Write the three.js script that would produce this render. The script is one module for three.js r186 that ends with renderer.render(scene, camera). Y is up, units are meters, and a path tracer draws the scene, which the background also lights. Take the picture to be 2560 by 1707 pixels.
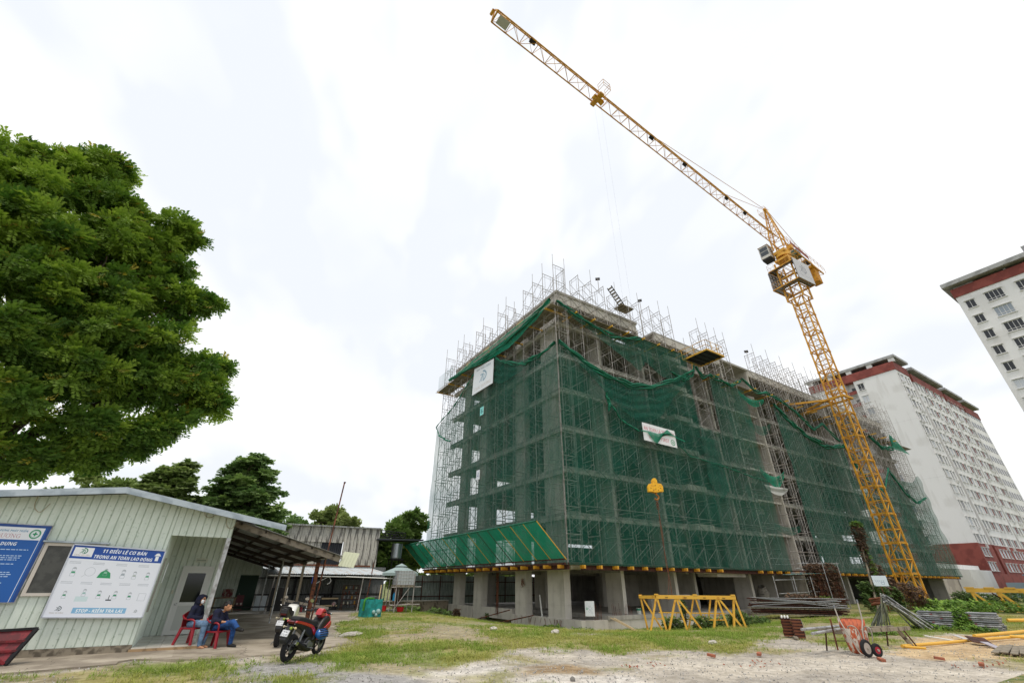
import * as THREE from 'three';
import { MarchingCubes } from 'three/addons/objects/MarchingCubes.js';

// ---------- camera, sky, sun, exposure ----------
const scene = new THREE.Scene();
const PITCH = 0.509018, YAW = 0.566477, ROLL = -0.00626868;
const camera = new THREE.PerspectiveCamera(76.6, 1024 / 682, 0.1, 1500);
{
  const fw = new THREE.Vector3(Math.sin(YAW) * Math.cos(PITCH), Math.sin(PITCH), -Math.cos(YAW) * Math.cos(PITCH));
  const rt = new THREE.Vector3(Math.cos(YAW), 0, Math.sin(YAW)), up = new THREE.Vector3().crossVectors(rt, fw);
  camera.position.set(0, 1.7, 0);
  camera.up.copy(up.multiplyScalar(Math.cos(ROLL)).addScaledVector(rt, Math.sin(ROLL)));
  camera.lookAt(fw.add(camera.position));
}
const renderer = new THREE.WebGLRenderer({ antialias: true });
renderer.toneMapping = THREE.LinearToneMapping;
renderer.toneMappingExposure = 1.22;
renderer.shadowMap.enabled = true;

const RNG = (s) => () => { s = (s + 0x6d2b79f5) | 0; let t = Math.imul(s ^ (s >>> 15), 1 | s); t = (t + Math.imul(t ^ (t >>> 7), 61 | t)) ^ t; return ((t ^ (t >>> 14)) >>> 0) / 4294967296; };
const hash = (x, y, s) => { let h = Math.imul(x | 0, 374761393) ^ Math.imul(y | 0, 668265263) ^ Math.imul(s | 0, 1274126177); h = Math.imul(h ^ (h >>> 13), 1274126177); return ((h ^ (h >>> 16)) >>> 0) / 4294967296; };
const sm = (t) => { t = Math.min(1, Math.max(0, t)); return t * t * (3 - 2 * t); };
const lerp = (a, b, t) => a + (b - a) * t;
function vnoise(x, y, s, px = 0, py = 0) {          // value noise, periodic when px, py are given
  const x0 = Math.floor(x), y0 = Math.floor(y), fx = sm(x - x0), fy = sm(y - y0);
  const w = (i, p) => (p ? ((i % p) + p) % p : i);
  const a = hash(w(x0, px), w(y0, py), s), b = hash(w(x0 + 1, px), w(y0, py), s), c = hash(w(x0, px), w(y0 + 1, py), s), d = hash(w(x0 + 1, px), w(y0 + 1, py), s);
  return lerp(lerp(a, b, fx), lerp(c, d, fx), fy);
}
function fbm(x, y, s, oct = 4, px = 0, py = 0) { let v = 0, a = 0.5, n = 0; for (let o = 0; o < oct; o++) { v += a * vnoise(x, y, s + o * 17, px, py); n += a; x *= 2; y *= 2; px *= 2; py *= 2; a *= 0.5; } return v / n; }

{ // overcast sky: bright thin cloud with faint blue-grey mottling
  const w = 1024, h = 512, d = new Float32Array(w * h * 4);
  for (let j = 0; j < h; j++) for (let i = 0; i < w; i++) {
    const el = ((j + 0.5) / h - 0.5) * Math.PI, az = ((i + 0.5) / w) * 2 * Math.PI, k = (j * w + i) * 4;
    const ce = Math.cos(el), dx = ce * Math.cos(az), dy = Math.max(Math.sin(el), 0.0) + 0.22, dz = ce * Math.sin(az);
    const u = dx / dy, v = dz / dy;
    const big = fbm(u * 1.1 + 40, v * 1.1 + 17, 5, 4), fine = fbm(u * 5.2 + 11, v * 3.6 + 71, 9, 4), ridge = fbm(u * 2.4 + 90, v * 2.0 + 3, 12, 5);
    const rip = fbm(u * 9 + v * 3 + 5, v * 4.5 + 31, 23, 4), veil = sm((big - 0.34) / 0.32);
    let c = 0.62 * veil + 0.38 * sm((ridge - 0.36) / 0.3);
    c -= (0.34 * sm((rip - 0.46) / 0.22) + 0.2 * sm((fine - 0.5) / 0.22)) * (1 - 0.72 * veil);
    c = Math.min(1, Math.max(0, c));
    const lo = [0.745, 0.778, 0.83], hi = [0.97, 0.968, 0.968];
    for (let q = 0; q < 3; q++) d[k + q] = lerp(lo[q], hi[q], c);
    d[k + 3] = 1;
  }
  const t = new THREE.DataTexture(d, w, h, THREE.RGBAFormat, THREE.FloatType);
  t.mapping = THREE.EquirectangularReflectionMapping; t.magFilter = t.minFilter = THREE.LinearFilter; t.wrapS = THREE.RepeatWrapping; t.needsUpdate = true;
  scene.background = t; scene.environment = t;
}
const sun = new THREE.DirectionalLight(0xfff4e4, 1.5);
sun.position.set(-16, 90, 26); sun.target.position.set(30, 0, -25);
sun.position.add(sun.target.position);
sun.castShadow = true; sun.shadow.radius = 26; sun.shadow.mapSize.set(4096, 4096);
Object.assign(sun.shadow.camera, { left: -120, right: 120, top: 120, bottom: -120, near: 1, far: 400 });
scene.add(sun, sun.target);

// ---------- helpers ----------
const V = (x, y, z) => new THREE.Vector3(x, y, z);
class MB {                                           // collects simple shapes into one geometry, uv in metres
  constructor() { this.p = []; this.n = []; this.u = []; this.i = []; this.c = null; }
  vert(x, y, z, nx, ny, nz, u, v) { this.p.push(x, y, z); this.n.push(nx, ny, nz); this.u.push(u, v); return this.p.length / 3 - 1; }
  quad(a, b, c, d, uv) {
    const n = V(b.x - a.x, b.y - a.y, b.z - a.z).cross(V(d.x - a.x, d.y - a.y, d.z - a.z)).normalize();
    const w = Math.hypot(b.x - a.x, b.y - a.y, b.z - a.z), h = Math.hypot(d.x - a.x, d.y - a.y, d.z - a.z);
    uv = uv || [[0, 0], [w, 0], [w, h], [0, h]];
    const k = [a, b, c, d].map((q, i) => this.vert(q.x, q.y, q.z, n.x, n.y, n.z, uv[i][0], uv[i][1]));
    this.i.push(k[0], k[1], k[2], k[0], k[2], k[3]); return this;
  }
  tri(a, b, c) { const n = V(b.x - a.x, b.y - a.y, b.z - a.z).cross(V(c.x - a.x, c.y - a.y, c.z - a.z)).normalize(); const k = [a, b, c].map((q) => this.vert(q.x, q.y, q.z, n.x, n.y, n.z, q.x, q.y)); this.i.push(...k); return this; }
  hexa(v) {                                          // eight corners: bottom 0-3 counter-clockwise from above, top 4-7
    this.quad(v[3], v[2], v[1], v[0]); this.quad(v[4], v[5], v[6], v[7]);
    for (let k = 0; k < 4; k++) { const m = (k + 1) % 4; this.quad(v[k], v[m], v[m + 4], v[k + 4]); }
    return this;
  }
  box(cx, cy, cz, sx, sy, sz, e) {                   // e: [rx, ry, rz] or a Matrix4
    const x = sx / 2, y = sy / 2, z = sz / 2;
    let v = [V(-x, -y, z), V(x, -y, z), V(x, -y, -z), V(-x, -y, -z), V(-x, y, z), V(x, y, z), V(x, y, -z), V(-x, y, -z)];
    const m = e ? (e.isMatrix4 ? e : new THREE.Matrix4().makeRotationFromEuler(new THREE.Euler(...e))) : null;
    v = v.map((q) => { if (m) q.applyMatrix4(m); return q.add(V(cx, cy, cz)); });
    return this.hexa(v);
  }
  b2(x0, x1, y0, y1, z0, z1) { return this.box((x0 + x1) / 2, (y0 + y1) / 2, (z0 + z1) / 2, x1 - x0, y1 - y0, z1 - z0); }
  bar(a, b, w, h, up = V(0, 1, 0)) {                 // rectangular bar from a to b
    const d = b.clone().sub(a), L = d.length(); d.normalize();
    let s = d.clone().cross(up); if (s.lengthSq() < 1e-6) s = d.clone().cross(V(1, 0, 0)); s.normalize();
    const t = s.clone().cross(d).normalize(), m = new THREE.Matrix4().makeBasis(d, t, s), c = a.clone().add(b).multiplyScalar(0.5);
    return this.box(c.x, c.y, c.z, L, h, w, m);
  }
  rod(a, b, r, sides = 5, r2 = r, caps = false) {
    const d = b.clone().sub(a), L = d.length(); d.normalize();
    const s = d.clone().cross(Math.abs(d.y) > 0.9 ? V(1, 0, 0) : V(0, 1, 0)).normalize(), t = s.clone().cross(d);
    const k0 = this.p.length / 3;
    for (let j = 0; j < 2; j++) for (let q = 0; q <= sides; q++) {
      const an = q / sides * 2 * Math.PI, nx = s.x * Math.cos(an) + t.x * Math.sin(an), ny = s.y * Math.cos(an) + t.y * Math.sin(an), nz = s.z * Math.cos(an) + t.z * Math.sin(an), R = j ? r2 : r, o = j ? b : a;
      this.vert(o.x + nx * R, o.y + ny * R, o.z + nz * R, nx, ny, nz, q / sides * 6.28 * r, j * L);
    }
    for (let q = 0; q < sides; q++) { const a0 = k0 + q, b0 = a0 + sides + 1; this.i.push(a0, b0 + 1, a0 + 1, a0, b0, b0 + 1); }
    if (caps) for (let j = 0; j < 2; j++) { const o = j ? b : a, sg = j ? 1 : -1, c0 = this.vert(o.x, o.y, o.z, d.x * sg, d.y * sg, d.z * sg, 0, 0), f = k0 + j * (sides + 1); const ks = []; for (let q = 0; q <= sides; q++) ks.push(this.vert(this.p[(f + q) * 3], this.p[(f + q) * 3 + 1], this.p[(f + q) * 3 + 2], d.x * sg, d.y * sg, d.z * sg, 0, 0)); for (let q = 0; q < sides; q++) j ? this.i.push(c0, ks[q + 1], ks[q]) : this.i.push(c0, ks[q], ks[q + 1]); }
    return this;
  }
  tube(pts, r, sides = 6, radii) {                   // through points, smooth
    const c = new THREE.CatmullRomCurve3(pts), n = Math.max(4, (pts.length - 1) * 4), g = new THREE.TubeGeometry(c, n, r, sides);
    if (radii) { const q = g.attributes.position, o = V(0, 0, 0), e = V(0, 0, 0); for (let j = 0; j <= n; j++) { c.getPointAt(j / n, o); const f = radii(j / n); for (let k = 0; k <= sides; k++) { const ix = j * (sides + 1) + k; e.fromBufferAttribute(q, ix).sub(o).multiplyScalar(f).add(o); q.setXYZ(ix, e.x, e.y, e.z); } } }
    return this.add(g);
  }
  poly(pts, r, sides = 5) { for (let k = 0; k + 1 < pts.length; k++) this.rod(pts[k], pts[k + 1], r, sides); return this; }
  add(g, m) {
    if (m) { g = g.clone(); g.applyMatrix4(m); }
    const k0 = this.p.length / 3, P = g.attributes.position, N = g.attributes.normal, U = g.attributes.uv;
    for (let k = 0; k < P.count; k++) { this.p.push(P.getX(k), P.getY(k), P.getZ(k)); this.n.push(N.getX(k), N.getY(k), N.getZ(k)); this.u.push(U ? U.getX(k) : 0, U ? U.getY(k) : 0); }
    if (g.index) for (let k = 0; k < g.index.count; k++) this.i.push(k0 + g.index.getX(k)); else for (let k = 0; k < P.count; k++) this.i.push(k0 + k);
    return this;
  }
  xform(m) { const g = this.geo(); const r = new MB(); return r.add(g, m); }
  geo() {
    const g = new THREE.BufferGeometry();
    g.setAttribute('position', new THREE.Float32BufferAttribute(this.p, 3)); g.setAttribute('normal', new THREE.Float32BufferAttribute(this.n, 3)); g.setAttribute('uv', new THREE.Float32BufferAttribute(this.u, 2));
    if (this.c) g.setAttribute('color', new THREE.Float32BufferAttribute(this.c, 3));
    g.setIndex(this.i); return g;
  }
  mesh(name, mat, parent) { return mk(name, this.geo(), mat, parent); }
}
const taken = new Map();
function numbered(n) { const k = taken.get(n) || 0; taken.set(n, k + 1); return k ? n + '_' + String(k).padStart(3, '0') : n; }
function mk(name, geo, mat, parent = scene) { const m = new THREE.Mesh(geo, mat); m.castShadow = m.receiveShadow = true; m.name = parent === scene ? numbered(name) : name; parent.add(m); return m; }
function tag(o, label, category, group, kind) { if (label) o.userData.label = label; if (category) o.userData.category = category; if (group) o.userData.group = group; if (kind) o.userData.kind = kind; return o; }
function thing(name, label, category, pos = [0, 0, 0], ry = 0, group) { const o = new THREE.Group(); o.name = numbered(name); o.position.set(...pos); o.rotation.y = ry; scene.add(o); return tag(o, label, category, group); }
function copy(o, label, pos, ry) { const c = o.clone(); c.name = numbered(o.name.replace(/_\d{3}$/, '')); c.userData = { ...o.userData }; if (label) c.userData.label = label; if (pos) c.position.set(...pos); if (ry !== undefined) c.rotation.y = ry; scene.add(c); return c; }
const M4 = (x, y, z, rx = 0, ry = 0, rz = 0, s = 1) => new THREE.Matrix4().compose(V(x, y, z), new THREE.Quaternion().setFromEuler(new THREE.Euler(rx, ry, rz)), V(s, s, s));

// ---------- textures and materials ----------
function tex(w, h, fn, srgb = true, repeat) {        // fn(u, v) -> [r, g, b] 0..255
  const d = new Uint8Array(w * h * 4);
  for (let j = 0; j < h; j++) for (let i = 0; i < w; i++) { const c = fn((i + 0.5) / w, (j + 0.5) / h), k = (j * w + i) * 4; d[k] = Math.max(0, Math.min(255, c[0])); d[k + 1] = Math.max(0, Math.min(255, c[1])); d[k + 2] = Math.max(0, Math.min(255, c[2])); d[k + 3] = 255; }
  const t = new THREE.DataTexture(d, w, h, THREE.RGBAFormat); t.magFilter = t.minFilter = THREE.LinearFilter; t.wrapS = t.wrapT = THREE.RepeatWrapping;
  if (srgb) t.colorSpace = THREE.SRGBColorSpace; if (repeat) t.repeat.set(...repeat); t.needsUpdate = true; return t;
}
const mix3 = (a, b, t) => [lerp(a[0], b[0], t), lerp(a[1], b[1], t), lerp(a[2], b[2], t)];
const std = (color, roughness = 0.8, o = {}) => new THREE.MeshStandardMaterial({ color, roughness, ...o });
const phy = (color, roughness = 0.5, o = {}) => new THREE.MeshPhysicalMaterial({ color, roughness, ...o });
function mottled(base, alt, metres, seed, o = {}) {  // two tones broken up by grain and patches
  const n = o.size || 256, a = new THREE.Color(base), b = new THREE.Color(alt), A = [a.r, a.g, a.b].map(lin2s), B = [b.r, b.g, b.b].map(lin2s), sy = o.sy || 1, lo = o.lo ?? 0.42, wd = o.wd ?? 0.25;
  const t = tex(n, n, (u, v) => { const f = sm((fbm(u * 6, v * 6 * sy, seed, 5, 6, 6 * sy) - lo) / wd), g = (hash(u * n, v * n, seed) - 0.5) * (o.grain ?? 10); return mix3(A, B, f).map((q) => q + g); }, true, [1 / metres, 1 / metres]);
  return new THREE[o.phys ? 'MeshPhysicalMaterial' : 'MeshStandardMaterial']({ map: t, roughness: o.rough ?? 0.85, metalness: o.metal ?? 0, ...(o.extra || {}) });
}
function lin2s(c) { return 255 * (c <= 0.0031308 ? c * 12.92 : 1.055 * Math.pow(c, 1 / 2.4) - 0.055); }
function canvas(w, h, draw) { const c = document.createElement('canvas'); c.width = w; c.height = h; draw(c.getContext('2d'), w, h); const t = new THREE.CanvasTexture(c); t.colorSpace = THREE.SRGBColorSpace; return t; }
function vtext(g, str, x, y, size, o = {}) {          // Latin letters with drawn accents: the font lacks most Vietnamese ones
  g.font = (o.bold === false ? '' : 'bold ') + size + 'px ' + (o.face || 'sans-serif'); g.textAlign = 'left';
  const ch = [...str.normalize('NFD')], cells = []; for (const c of ch) { const k = c.charCodeAt(0); if (k >= 0x300 && k < 0x370) cells[cells.length - 1].m.push(k); else { const b = c === 'Đ' ? 'D' : c === 'đ' ? 'd' : c; cells.push({ b, m: [], bar: c !== b, w: g.measureText(b).width }); } }
  const W = cells.reduce((a, c) => a + c.w, 0), sx = o.max && W > o.max ? o.max / W : 1; g.save(); g.translate(x - (o.align === 'right' ? W * sx : o.align === 'left' ? 0 : W * sx / 2), y); g.transform(sx, 0, -(o.slant || 0), 1, 0, 0); g.strokeStyle = g.fillStyle; g.lineWidth = Math.max(1, size * 0.065); let px = 0;
  for (const c of cells) {
    g.fillText(c.b, px, 0); const cx = px + c.w / 2, up = c.b === c.b.toUpperCase(), top = -size * (up ? 0.74 : 0.56); let h = top - size * 0.05; const L = (...q) => { g.beginPath(); q.forEach(([a, b], i) => (i ? g.lineTo(a, b) : g.moveTo(a, b))); g.stroke(); };
    if (c.bar) L([px + size * 0.0, up ? -size * 0.36 : -size * 0.6], [px + c.w * (up ? 0.5 : 1), up ? -size * 0.36 : -size * 0.6]);
    if (c.m.includes(0x302)) { L([cx - size * 0.14, h], [cx, h - size * 0.12], [cx + size * 0.14, h]); h -= size * 0.13; } if (c.m.includes(0x306)) { L([cx - size * 0.13, h - size * 0.1], [cx, h], [cx + size * 0.13, h - size * 0.1]); h -= size * 0.13; } if (c.m.includes(0x31b)) L([px + c.w * 0.86, top + size * 0.1], [px + c.w * 1.03, top - size * 0.06]);
    if (c.m.includes(0x301)) L([cx - size * 0.04, h], [cx + size * 0.1, h - size * 0.12]); if (c.m.includes(0x300)) L([cx + size * 0.04, h], [cx - size * 0.1, h - size * 0.12]); if (c.m.includes(0x309)) L([cx - size * 0.05, h - size * 0.14], [cx + size * 0.05, h - size * 0.12], [cx, h]); if (c.m.includes(0x303)) L([cx - size * 0.12, h - size * 0.02], [cx - size * 0.04, h - size * 0.1], [cx + size * 0.04, h - size * 0.03], [cx + size * 0.12, h - size * 0.1]); if (c.m.includes(0x323)) g.fillRect(cx - size * 0.05, size * 0.06, size * 0.1, size * 0.1);
    px += c.w;
  }
  g.restore();
}
const concreteTex = (seed, base, dark) => tex(512, 512, (u, v) => {
  const f = fbm(u * 5, v * 5, seed, 5, 5, 5), st = fbm(u * 14, v * 2, seed + 40, 4, 14, 2), board = Math.abs(((v * 4) % 1) - 0.5) > 0.492 ? 9 : 0, hole = fbm(u * 60, v * 60, seed + 9, 2, 60, 60) > 0.86 ? 16 : 0;
  const k = 0.55 * sm((f - 0.35) / 0.35) + 0.45 * sm((st - 0.5) / 0.25), g = (hash(u * 512, v * 512, seed) - 0.5) * 12;
  return mix3(base, dark, k).map((q) => q + g - board - hole);
}, true, [1 / 4, 1 / 4]);
const woodPale = mottled('#c9b48e', '#a08a66', 1.1, 45, { sy: 0.25, rough: 0.9 });
const M = {
  concrete: new THREE.MeshStandardMaterial({ map: concreteTex(3, [196, 191, 182], [164, 159, 150]), roughness: 0.92 }),
  concreteSlab: new THREE.MeshStandardMaterial({ map: concreteTex(8, [176, 172, 165], [140, 137, 130]), roughness: 0.95 }),
  yellowSteel: mottled('#dcab3e', '#c48e2c', 1.6, 21, { rough: 0.5, lo: 0.55, wd: 0.2 }),
  craneSteel: mottled('#d9a12e', '#bb8020', 2.2, 22, { rough: 0.5, lo: 0.5, wd: 0.25 }),
  galv: mottled('#b9babc', '#8c8a88', 1.2, 23, { rough: 0.42, metal: 0.55 }),
  scaffold: mottled('#a9a5a2', '#82776f', 1.1, 24, { rough: 0.6, lo: 0.55 }),
  rust: mottled('#7a4a33', '#4b2d22', 0.8, 31, { rough: 0.9 }),
  rustDark: mottled('#4d2a20', '#2d1a16', 0.6, 33, { rough: 0.9 }),
  blackMetal: std('#1b1b1e', 0.6, { metalness: 0.3 }),
  blackPlastic: std('#141416', 0.45),
  rubber: std('#18181a', 0.9),
  chrome: std('#d0d2d4', 0.15, { metalness: 1 }),
  greyMetal: std('#7d8083', 0.45, { metalness: 0.6 }),
  wood: mottled('#9a8468', '#5f4f3e', 0.9, 41, { sy: 0.25, rough: 0.9 }),
  oldWood: mottled('#8f8676', '#4c453c', 0.9, 43, { sy: 0.2, rough: 0.95 }),
  white: std('#e6e6e2', 0.7),
  glassDark: phy('#2a3238', 0.12, { metalness: 0.0, clearcoat: 0.6 }),
  cable: std('#2c2a28', 0.7),
};
// ---------- the ground ----------
const yg = (x, z) => -0.95 * sm((-z - 12) / 14) * sm((x - 12) / 7) * (1 - sm((x - 30) / 25));
const inPoly = (P, x, z) => { let r = false; for (let i = 0, j = P.length - 1; i < P.length; j = i++) { const [a, b] = P[i], [c, d] = P[j]; if ((b > z) !== (d > z) && x < ((c - a) * (z - b)) / (d - b) + a) r = !r; } return r; };
const GRASS = [[3.5, -15.1], [2.7, -13.9], [2.7, -13.2], [3.2, -13.6], [3.6, -13.3], [3.3, -12.2], [3.8, -11.7], [4.2, -11.4], [5.2, -11.5], [5.9, -11.8], [7.1, -12.1], [7.8, -13.2], [8.9, -13.6], [9.8, -13.6], [10, -11.9], [10.5, -11], [12.1, -11.1], [13, -11], [13.3, -10.1], [13.9, -9.2], [17.1, -11.2], [18.8, -11.2], [19.3, -10.4], [18.4, -9.1], [16.9, -7.7], [18.6, -7.4], [21.4, -7.8], [24.4, -8.7], [25.9, -8.8], [27, -7.9], [27.3, -6.8], [30, -6.8], [49, -6], [49, -45], [13, -45], [9, -33], [7.7, -27.2], [6.1, -25.1], [5.1, -20.5], [4.7, -16.6]];
const GRASS_LEFT = [[-9, -13.6], [-2.7, -14.1], [-2.2, -13.7], [-0.9, -12.7], [0.4, -12], [1.1, -12.6], [0.8, -13.1], [1.2, -14], [0.5, -15.1], [-0.6, -16], [-1.1, -15.1], [-2.1, -14.9], [-4, -15], [-9, -15.2]];
const TUFTS = [[[1.9, -11.7], [2.3, -12], [2.9, -11.2], [2.1, -11.2]], [[18.1, -4.9], [20.5, -4.9], [21, -3.6], [16.5, -3.8], [17, -4.6]], [[11.2, -10.2], [12.2, -10.2], [12, -9.9], [11.1, -9.9]], [[9, -12.5], [9.6, -12.4], [9.4, -12], [8.9, -12.1]]];
const APRON = [[-12, -15.1], [-2.9, -15.1], [-2.1, -15.1], [-1.1, -15.4], [-0.8, -16.1], [0.5, -15.4], [1.2, -15.1], [2.4, -15.3], [3.6, -15.9], [4.7, -16.6], [5.1, -20.5], [6.1, -25.1], [7.7, -27.2], [8.6, -32.8], [8.6, -38], [-12, -38]];
const SAND = [[17.6, -7.1], [18.6, -7.3], [21.4, -7.8], [25.5, -8.6], [27.3, -6.8], [27, -5.6], [19.5, -4.7], [17.3, -5.4], [16.6, -6.6]];
const BROWN = [[6.9, -10.4], [8, -10.3], [8.5, -9.6], [7.9, -9.1], [6.8, -9.5]];
const SLAB = [[6.1, -9.1], [7, -9.3], [8, -8.7], [8.4, -7.9], [7.6, -7.2], [5.7, -8.6]];
const PATCH = [[4.2, -11.1], [5.8, -11.6], [6.8, -10.6], [6.1, -9.8], [4.6, -10.2]];
const GREY = [[0.2, -12.6], [1.3, -14.2], [2.5, -14.2], [2.8, -13.2], [3.2, -12], [4, -11], [4.4, -9.4], [2, -9]];
function groundMix(x, z) {                           // which matter lies at x, z: grass 0..1 and a colour
  const wx = x + (fbm(x * 0.9, z * 0.9, 201, 4) - 0.5) * 1.6 + (fbm(x * 4, z * 4, 203, 3) - 0.5) * 0.9, wz = z + (fbm(x * 0.9, z * 0.9, 202, 4) - 0.5) * 1.6 + (fbm(x * 4, z * 4, 204, 3) - 0.5) * 0.9;
  const n1 = fbm(x * 0.55, z * 0.55, 210, 4), n2 = fbm(x * 2.6, z * 2.6, 211, 3), n3 = fbm(x * 9, z * 9, 212, 2);
  let g = 0;
  if (inPoly(GRASS, wx, wz) || inPoly(GRASS_LEFT, wx, wz) || TUFTS.some((p) => inPoly(p, wx, wz))) g = 1;
  const inAp = inPoly(APRON, x + (wx - x) * 0.2, z + (wz - z) * 0.2);
  if (inAp) g = 0;
  if (g) { const bare = sm((fbm(x * 0.45, z * 0.45, 214, 4) - 0.55) / 0.12) * (z > -22 ? 1 : 0.6); g = 1 - bare * 0.85; if (n2 > 0.66) g *= 0.5; }
  else if (!inAp && fbm(x * 1.3, z * 1.3, 220, 3) > 0.66 && z < -8.5) g = 0.4;
  let c = mix3([184, 175, 160], [160, 152, 140], sm((n1 - 0.4) / 0.3));
  c = mix3(c, [146, 141, 135], 0.45 * sm((n2 - 0.55) / 0.14)); c = mix3(c, [196, 187, 172], 0.4 * sm((n3 - 0.55) / 0.2));
  const al = x * 0.84 + z * 0.54, ac = -x * 0.54 + z * 0.84; c = mix3(c, [138, 132, 124], 0.5 * sm((fbm(al * 0.5, ac * 2.6, 216, 4) - 0.52) / 0.14)); c = mix3(c, [206, 198, 184], 0.5 * sm((fbm(al * 0.4 + 30, ac * 1.9, 217, 4) - 0.54) / 0.14));
  if (inPoly(GREY, wx, wz)) c = mix3(c, [138, 138, 139], 0.75);
  if (inPoly(PATCH, wx, wz)) c = mix3(c, [206, 202, 195], 0.6);
  if (inPoly(SLAB, wx * 0.8 + x * 0.2, wz * 0.8 + z * 0.2)) c = mix3(c, [202, 197, 190], 0.7);
  if (inPoly(SAND, wx, wz)) c = mix3(mix3([200, 174, 132], [176, 148, 110], sm((n2 - 0.4) / 0.3)), c, 0.12);
  if (inPoly(BROWN, wx, wz)) c = mix3(c, [138, 110, 72], 0.75);
  const dirt = mix3([158, 140, 104], [116, 104, 70], sm((n2 - 0.35) / 0.3));
  if (g) c = mix3(c, dirt, 0.55), c = mix3(c, mix3([112, 122, 58], [146, 138, 78], sm((n1 - 0.42) / 0.22)), g * 0.85);
  if (inAp) { c = mix3([158, 148, 132], [126, 116, 102], sm((n1 - 0.4) / 0.25)); c = mix3(c, [104, 95, 82], 0.5 * sm((fbm(x * 1.1, z * 3.2, 230, 4) - 0.52) / 0.16)); }
  return { g, c };
}
{
  const X0 = -16, X1 = 48, Z0 = -44, Z1 = -4;
  const CW = 720, CH = 450, coarse = new Float32Array(CW * CH * 3);
  for (let j = 0; j < CH; j++) for (let i = 0; i < CW; i++) coarse.set(groundMix(lerp(X0, X1, (i + 0.5) / CW), lerp(Z0, Z1, (j + 0.5) / CH)).c, (j * CW + i) * 3);
  for (let pass = 0; pass < 2; pass++) { const src = coarse.slice(); for (let j = 2; j < CH - 2; j++) for (let i = 2; i < CW - 2; i++) { const o = (j * CW + i) * 3; if (inPoly(APRON, lerp(X0, X1, i / CW), lerp(Z0, Z1, j / CH))) continue; for (let c = 0; c < 3; c++) { let a = 0; for (let q = -2; q <= 2; q++) a += src[o + c + q * 3] + src[o + c + q * CW * 3]; coarse[o + c] = a / 10; } } }
  const t = tex(2048, 1280, (u, v) => {
    const x = Math.min(CW - 1.001, Math.max(0, u * CW - 0.5)), y = Math.min(CH - 1.001, Math.max(0, v * CH - 0.5)), x0 = x | 0, y0 = y | 0, fx = x - x0, fy = y - y0, o = (y0 * CW + x0) * 3, q = CW * 3;
    const k = (hash(u * 2048, v * 1280, 77) - 0.5) * 30 + (vnoise(u * 512, v * 320, 78) - 0.5) * 34, r = [];
    for (let c = 0; c < 3; c++) r.push(lerp(lerp(coarse[o + c], coarse[o + 3 + c], fx), lerp(coarse[o + q + c], coarse[o + q + 3 + c], fx), fy) + k);
    return r;
  });
  t.wrapS = t.wrapT = THREE.ClampToEdgeWrapping; t.repeat.set(1 / (X1 - X0), 1 / (Z1 - Z0)); t.offset.set(-X0 / (X1 - X0), -Z0 / (Z1 - Z0));
  const bump = tex(512, 512, (u, v) => { const q = 255 * (0.5 * fbm(u * 40, v * 40, 61, 4, 40, 40) + 0.5 * fbm(u * 9, v * 9, 62, 3, 9, 9)); return [q, q, q]; }, false, [1 / 2.3, 1 / 2.3]);
  const near = new THREE.MeshStandardMaterial({ map: t, bumpMap: bump, bumpScale: 0.05, roughness: 0.97 });
  const farM = new THREE.MeshStandardMaterial({ map: tex(512, 512, (u, v) => { const f = fbm(u * 12, v * 12, 65, 5, 12, 12), k = (hash(u * 512, v * 512, 3) - 0.5) * 30; return mix3([78, 96, 38], [138, 128, 84], sm((f - 0.45) / 0.2)).map((q) => q + k); }, true, [1 / 9, 1 / 9]), roughness: 1 });
  const xs = [-600, -250, -120, -70, -45, -30, -22], zs = [-600, -300, -150, -90, -65, -52];
  for (let x = X0; x <= X1 + 1e-6; x += 0.5) xs.push(x); xs.push(52, 56, 62, 70, 80, 95, 120, 170, 260, 600);
  for (let z = Z0; z <= Z1 + 1e-6; z += 0.5) zs.push(z); zs.push(0, 6, 15, 30, 60, 150, 600);
  const pos = [], uv = [], idA = [], idB = [], W = xs.length;
  for (const z of zs) for (const x of xs) { const inside = x > X0 && x < X1 && z > Z0 && z < Z1; let y = yg(x, z) - 0.03; if (inside && !inPoly(APRON, x, z)) y += (fbm(x * 0.6, z * 0.6, 240, 3) - 0.5) * 0.09; pos.push(x, y, z); uv.push(x, z); }
  for (let j = 0; j + 1 < zs.length; j++) for (let i = 0; i + 1 < W; i++) { const a = j * W + i, q = xs[i] >= X0 && xs[i + 1] <= X1 && zs[j] >= Z0 && zs[j + 1] <= Z1 ? idA : idB; q.push(a, a + W, a + 1, a + 1, a + W, a + W + 1); }
  const g = new THREE.BufferGeometry(); g.setAttribute('position', new THREE.Float32BufferAttribute(pos, 3)); g.setAttribute('uv', new THREE.Float32BufferAttribute(uv, 2)); g.setIndex([...idA, ...idB]); g.addGroup(0, idA.length, 0); g.addGroup(idA.length, idB.length, 1); g.computeVertexNormals();
  const m = mk('ground', g, [near, farM]); tag(m, 'gravel and sparse grass ground of the building site', 'ground', null, 'structure');

  // concrete apron in front of the office, a thin slab with a broken edge
  const edge = []; for (let i = 0; i < APRON.length; i++) { const [a, b] = APRON[i], [c, d] = APRON[(i + 1) % APRON.length], n = Math.max(1, Math.round(Math.hypot(c - a, d - b) / 0.35)); for (let k = 0; k < n; k++) { const x = lerp(a, c, k / n), z = lerp(b, d, k / n); edge.push(new THREE.Vector2(x + (fbm(x * 3, z * 3, 250, 3) - 0.5) * 0.5, -(z + (fbm(x * 3, z * 3, 251, 3) - 0.5) * 0.5))); } }
  const ag = new THREE.ExtrudeGeometry(new THREE.Shape(edge), { depth: 0.06, bevelEnabled: false }); ag.rotateX(-Math.PI / 2); ag.translate(0, -0.05, 0);
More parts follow.
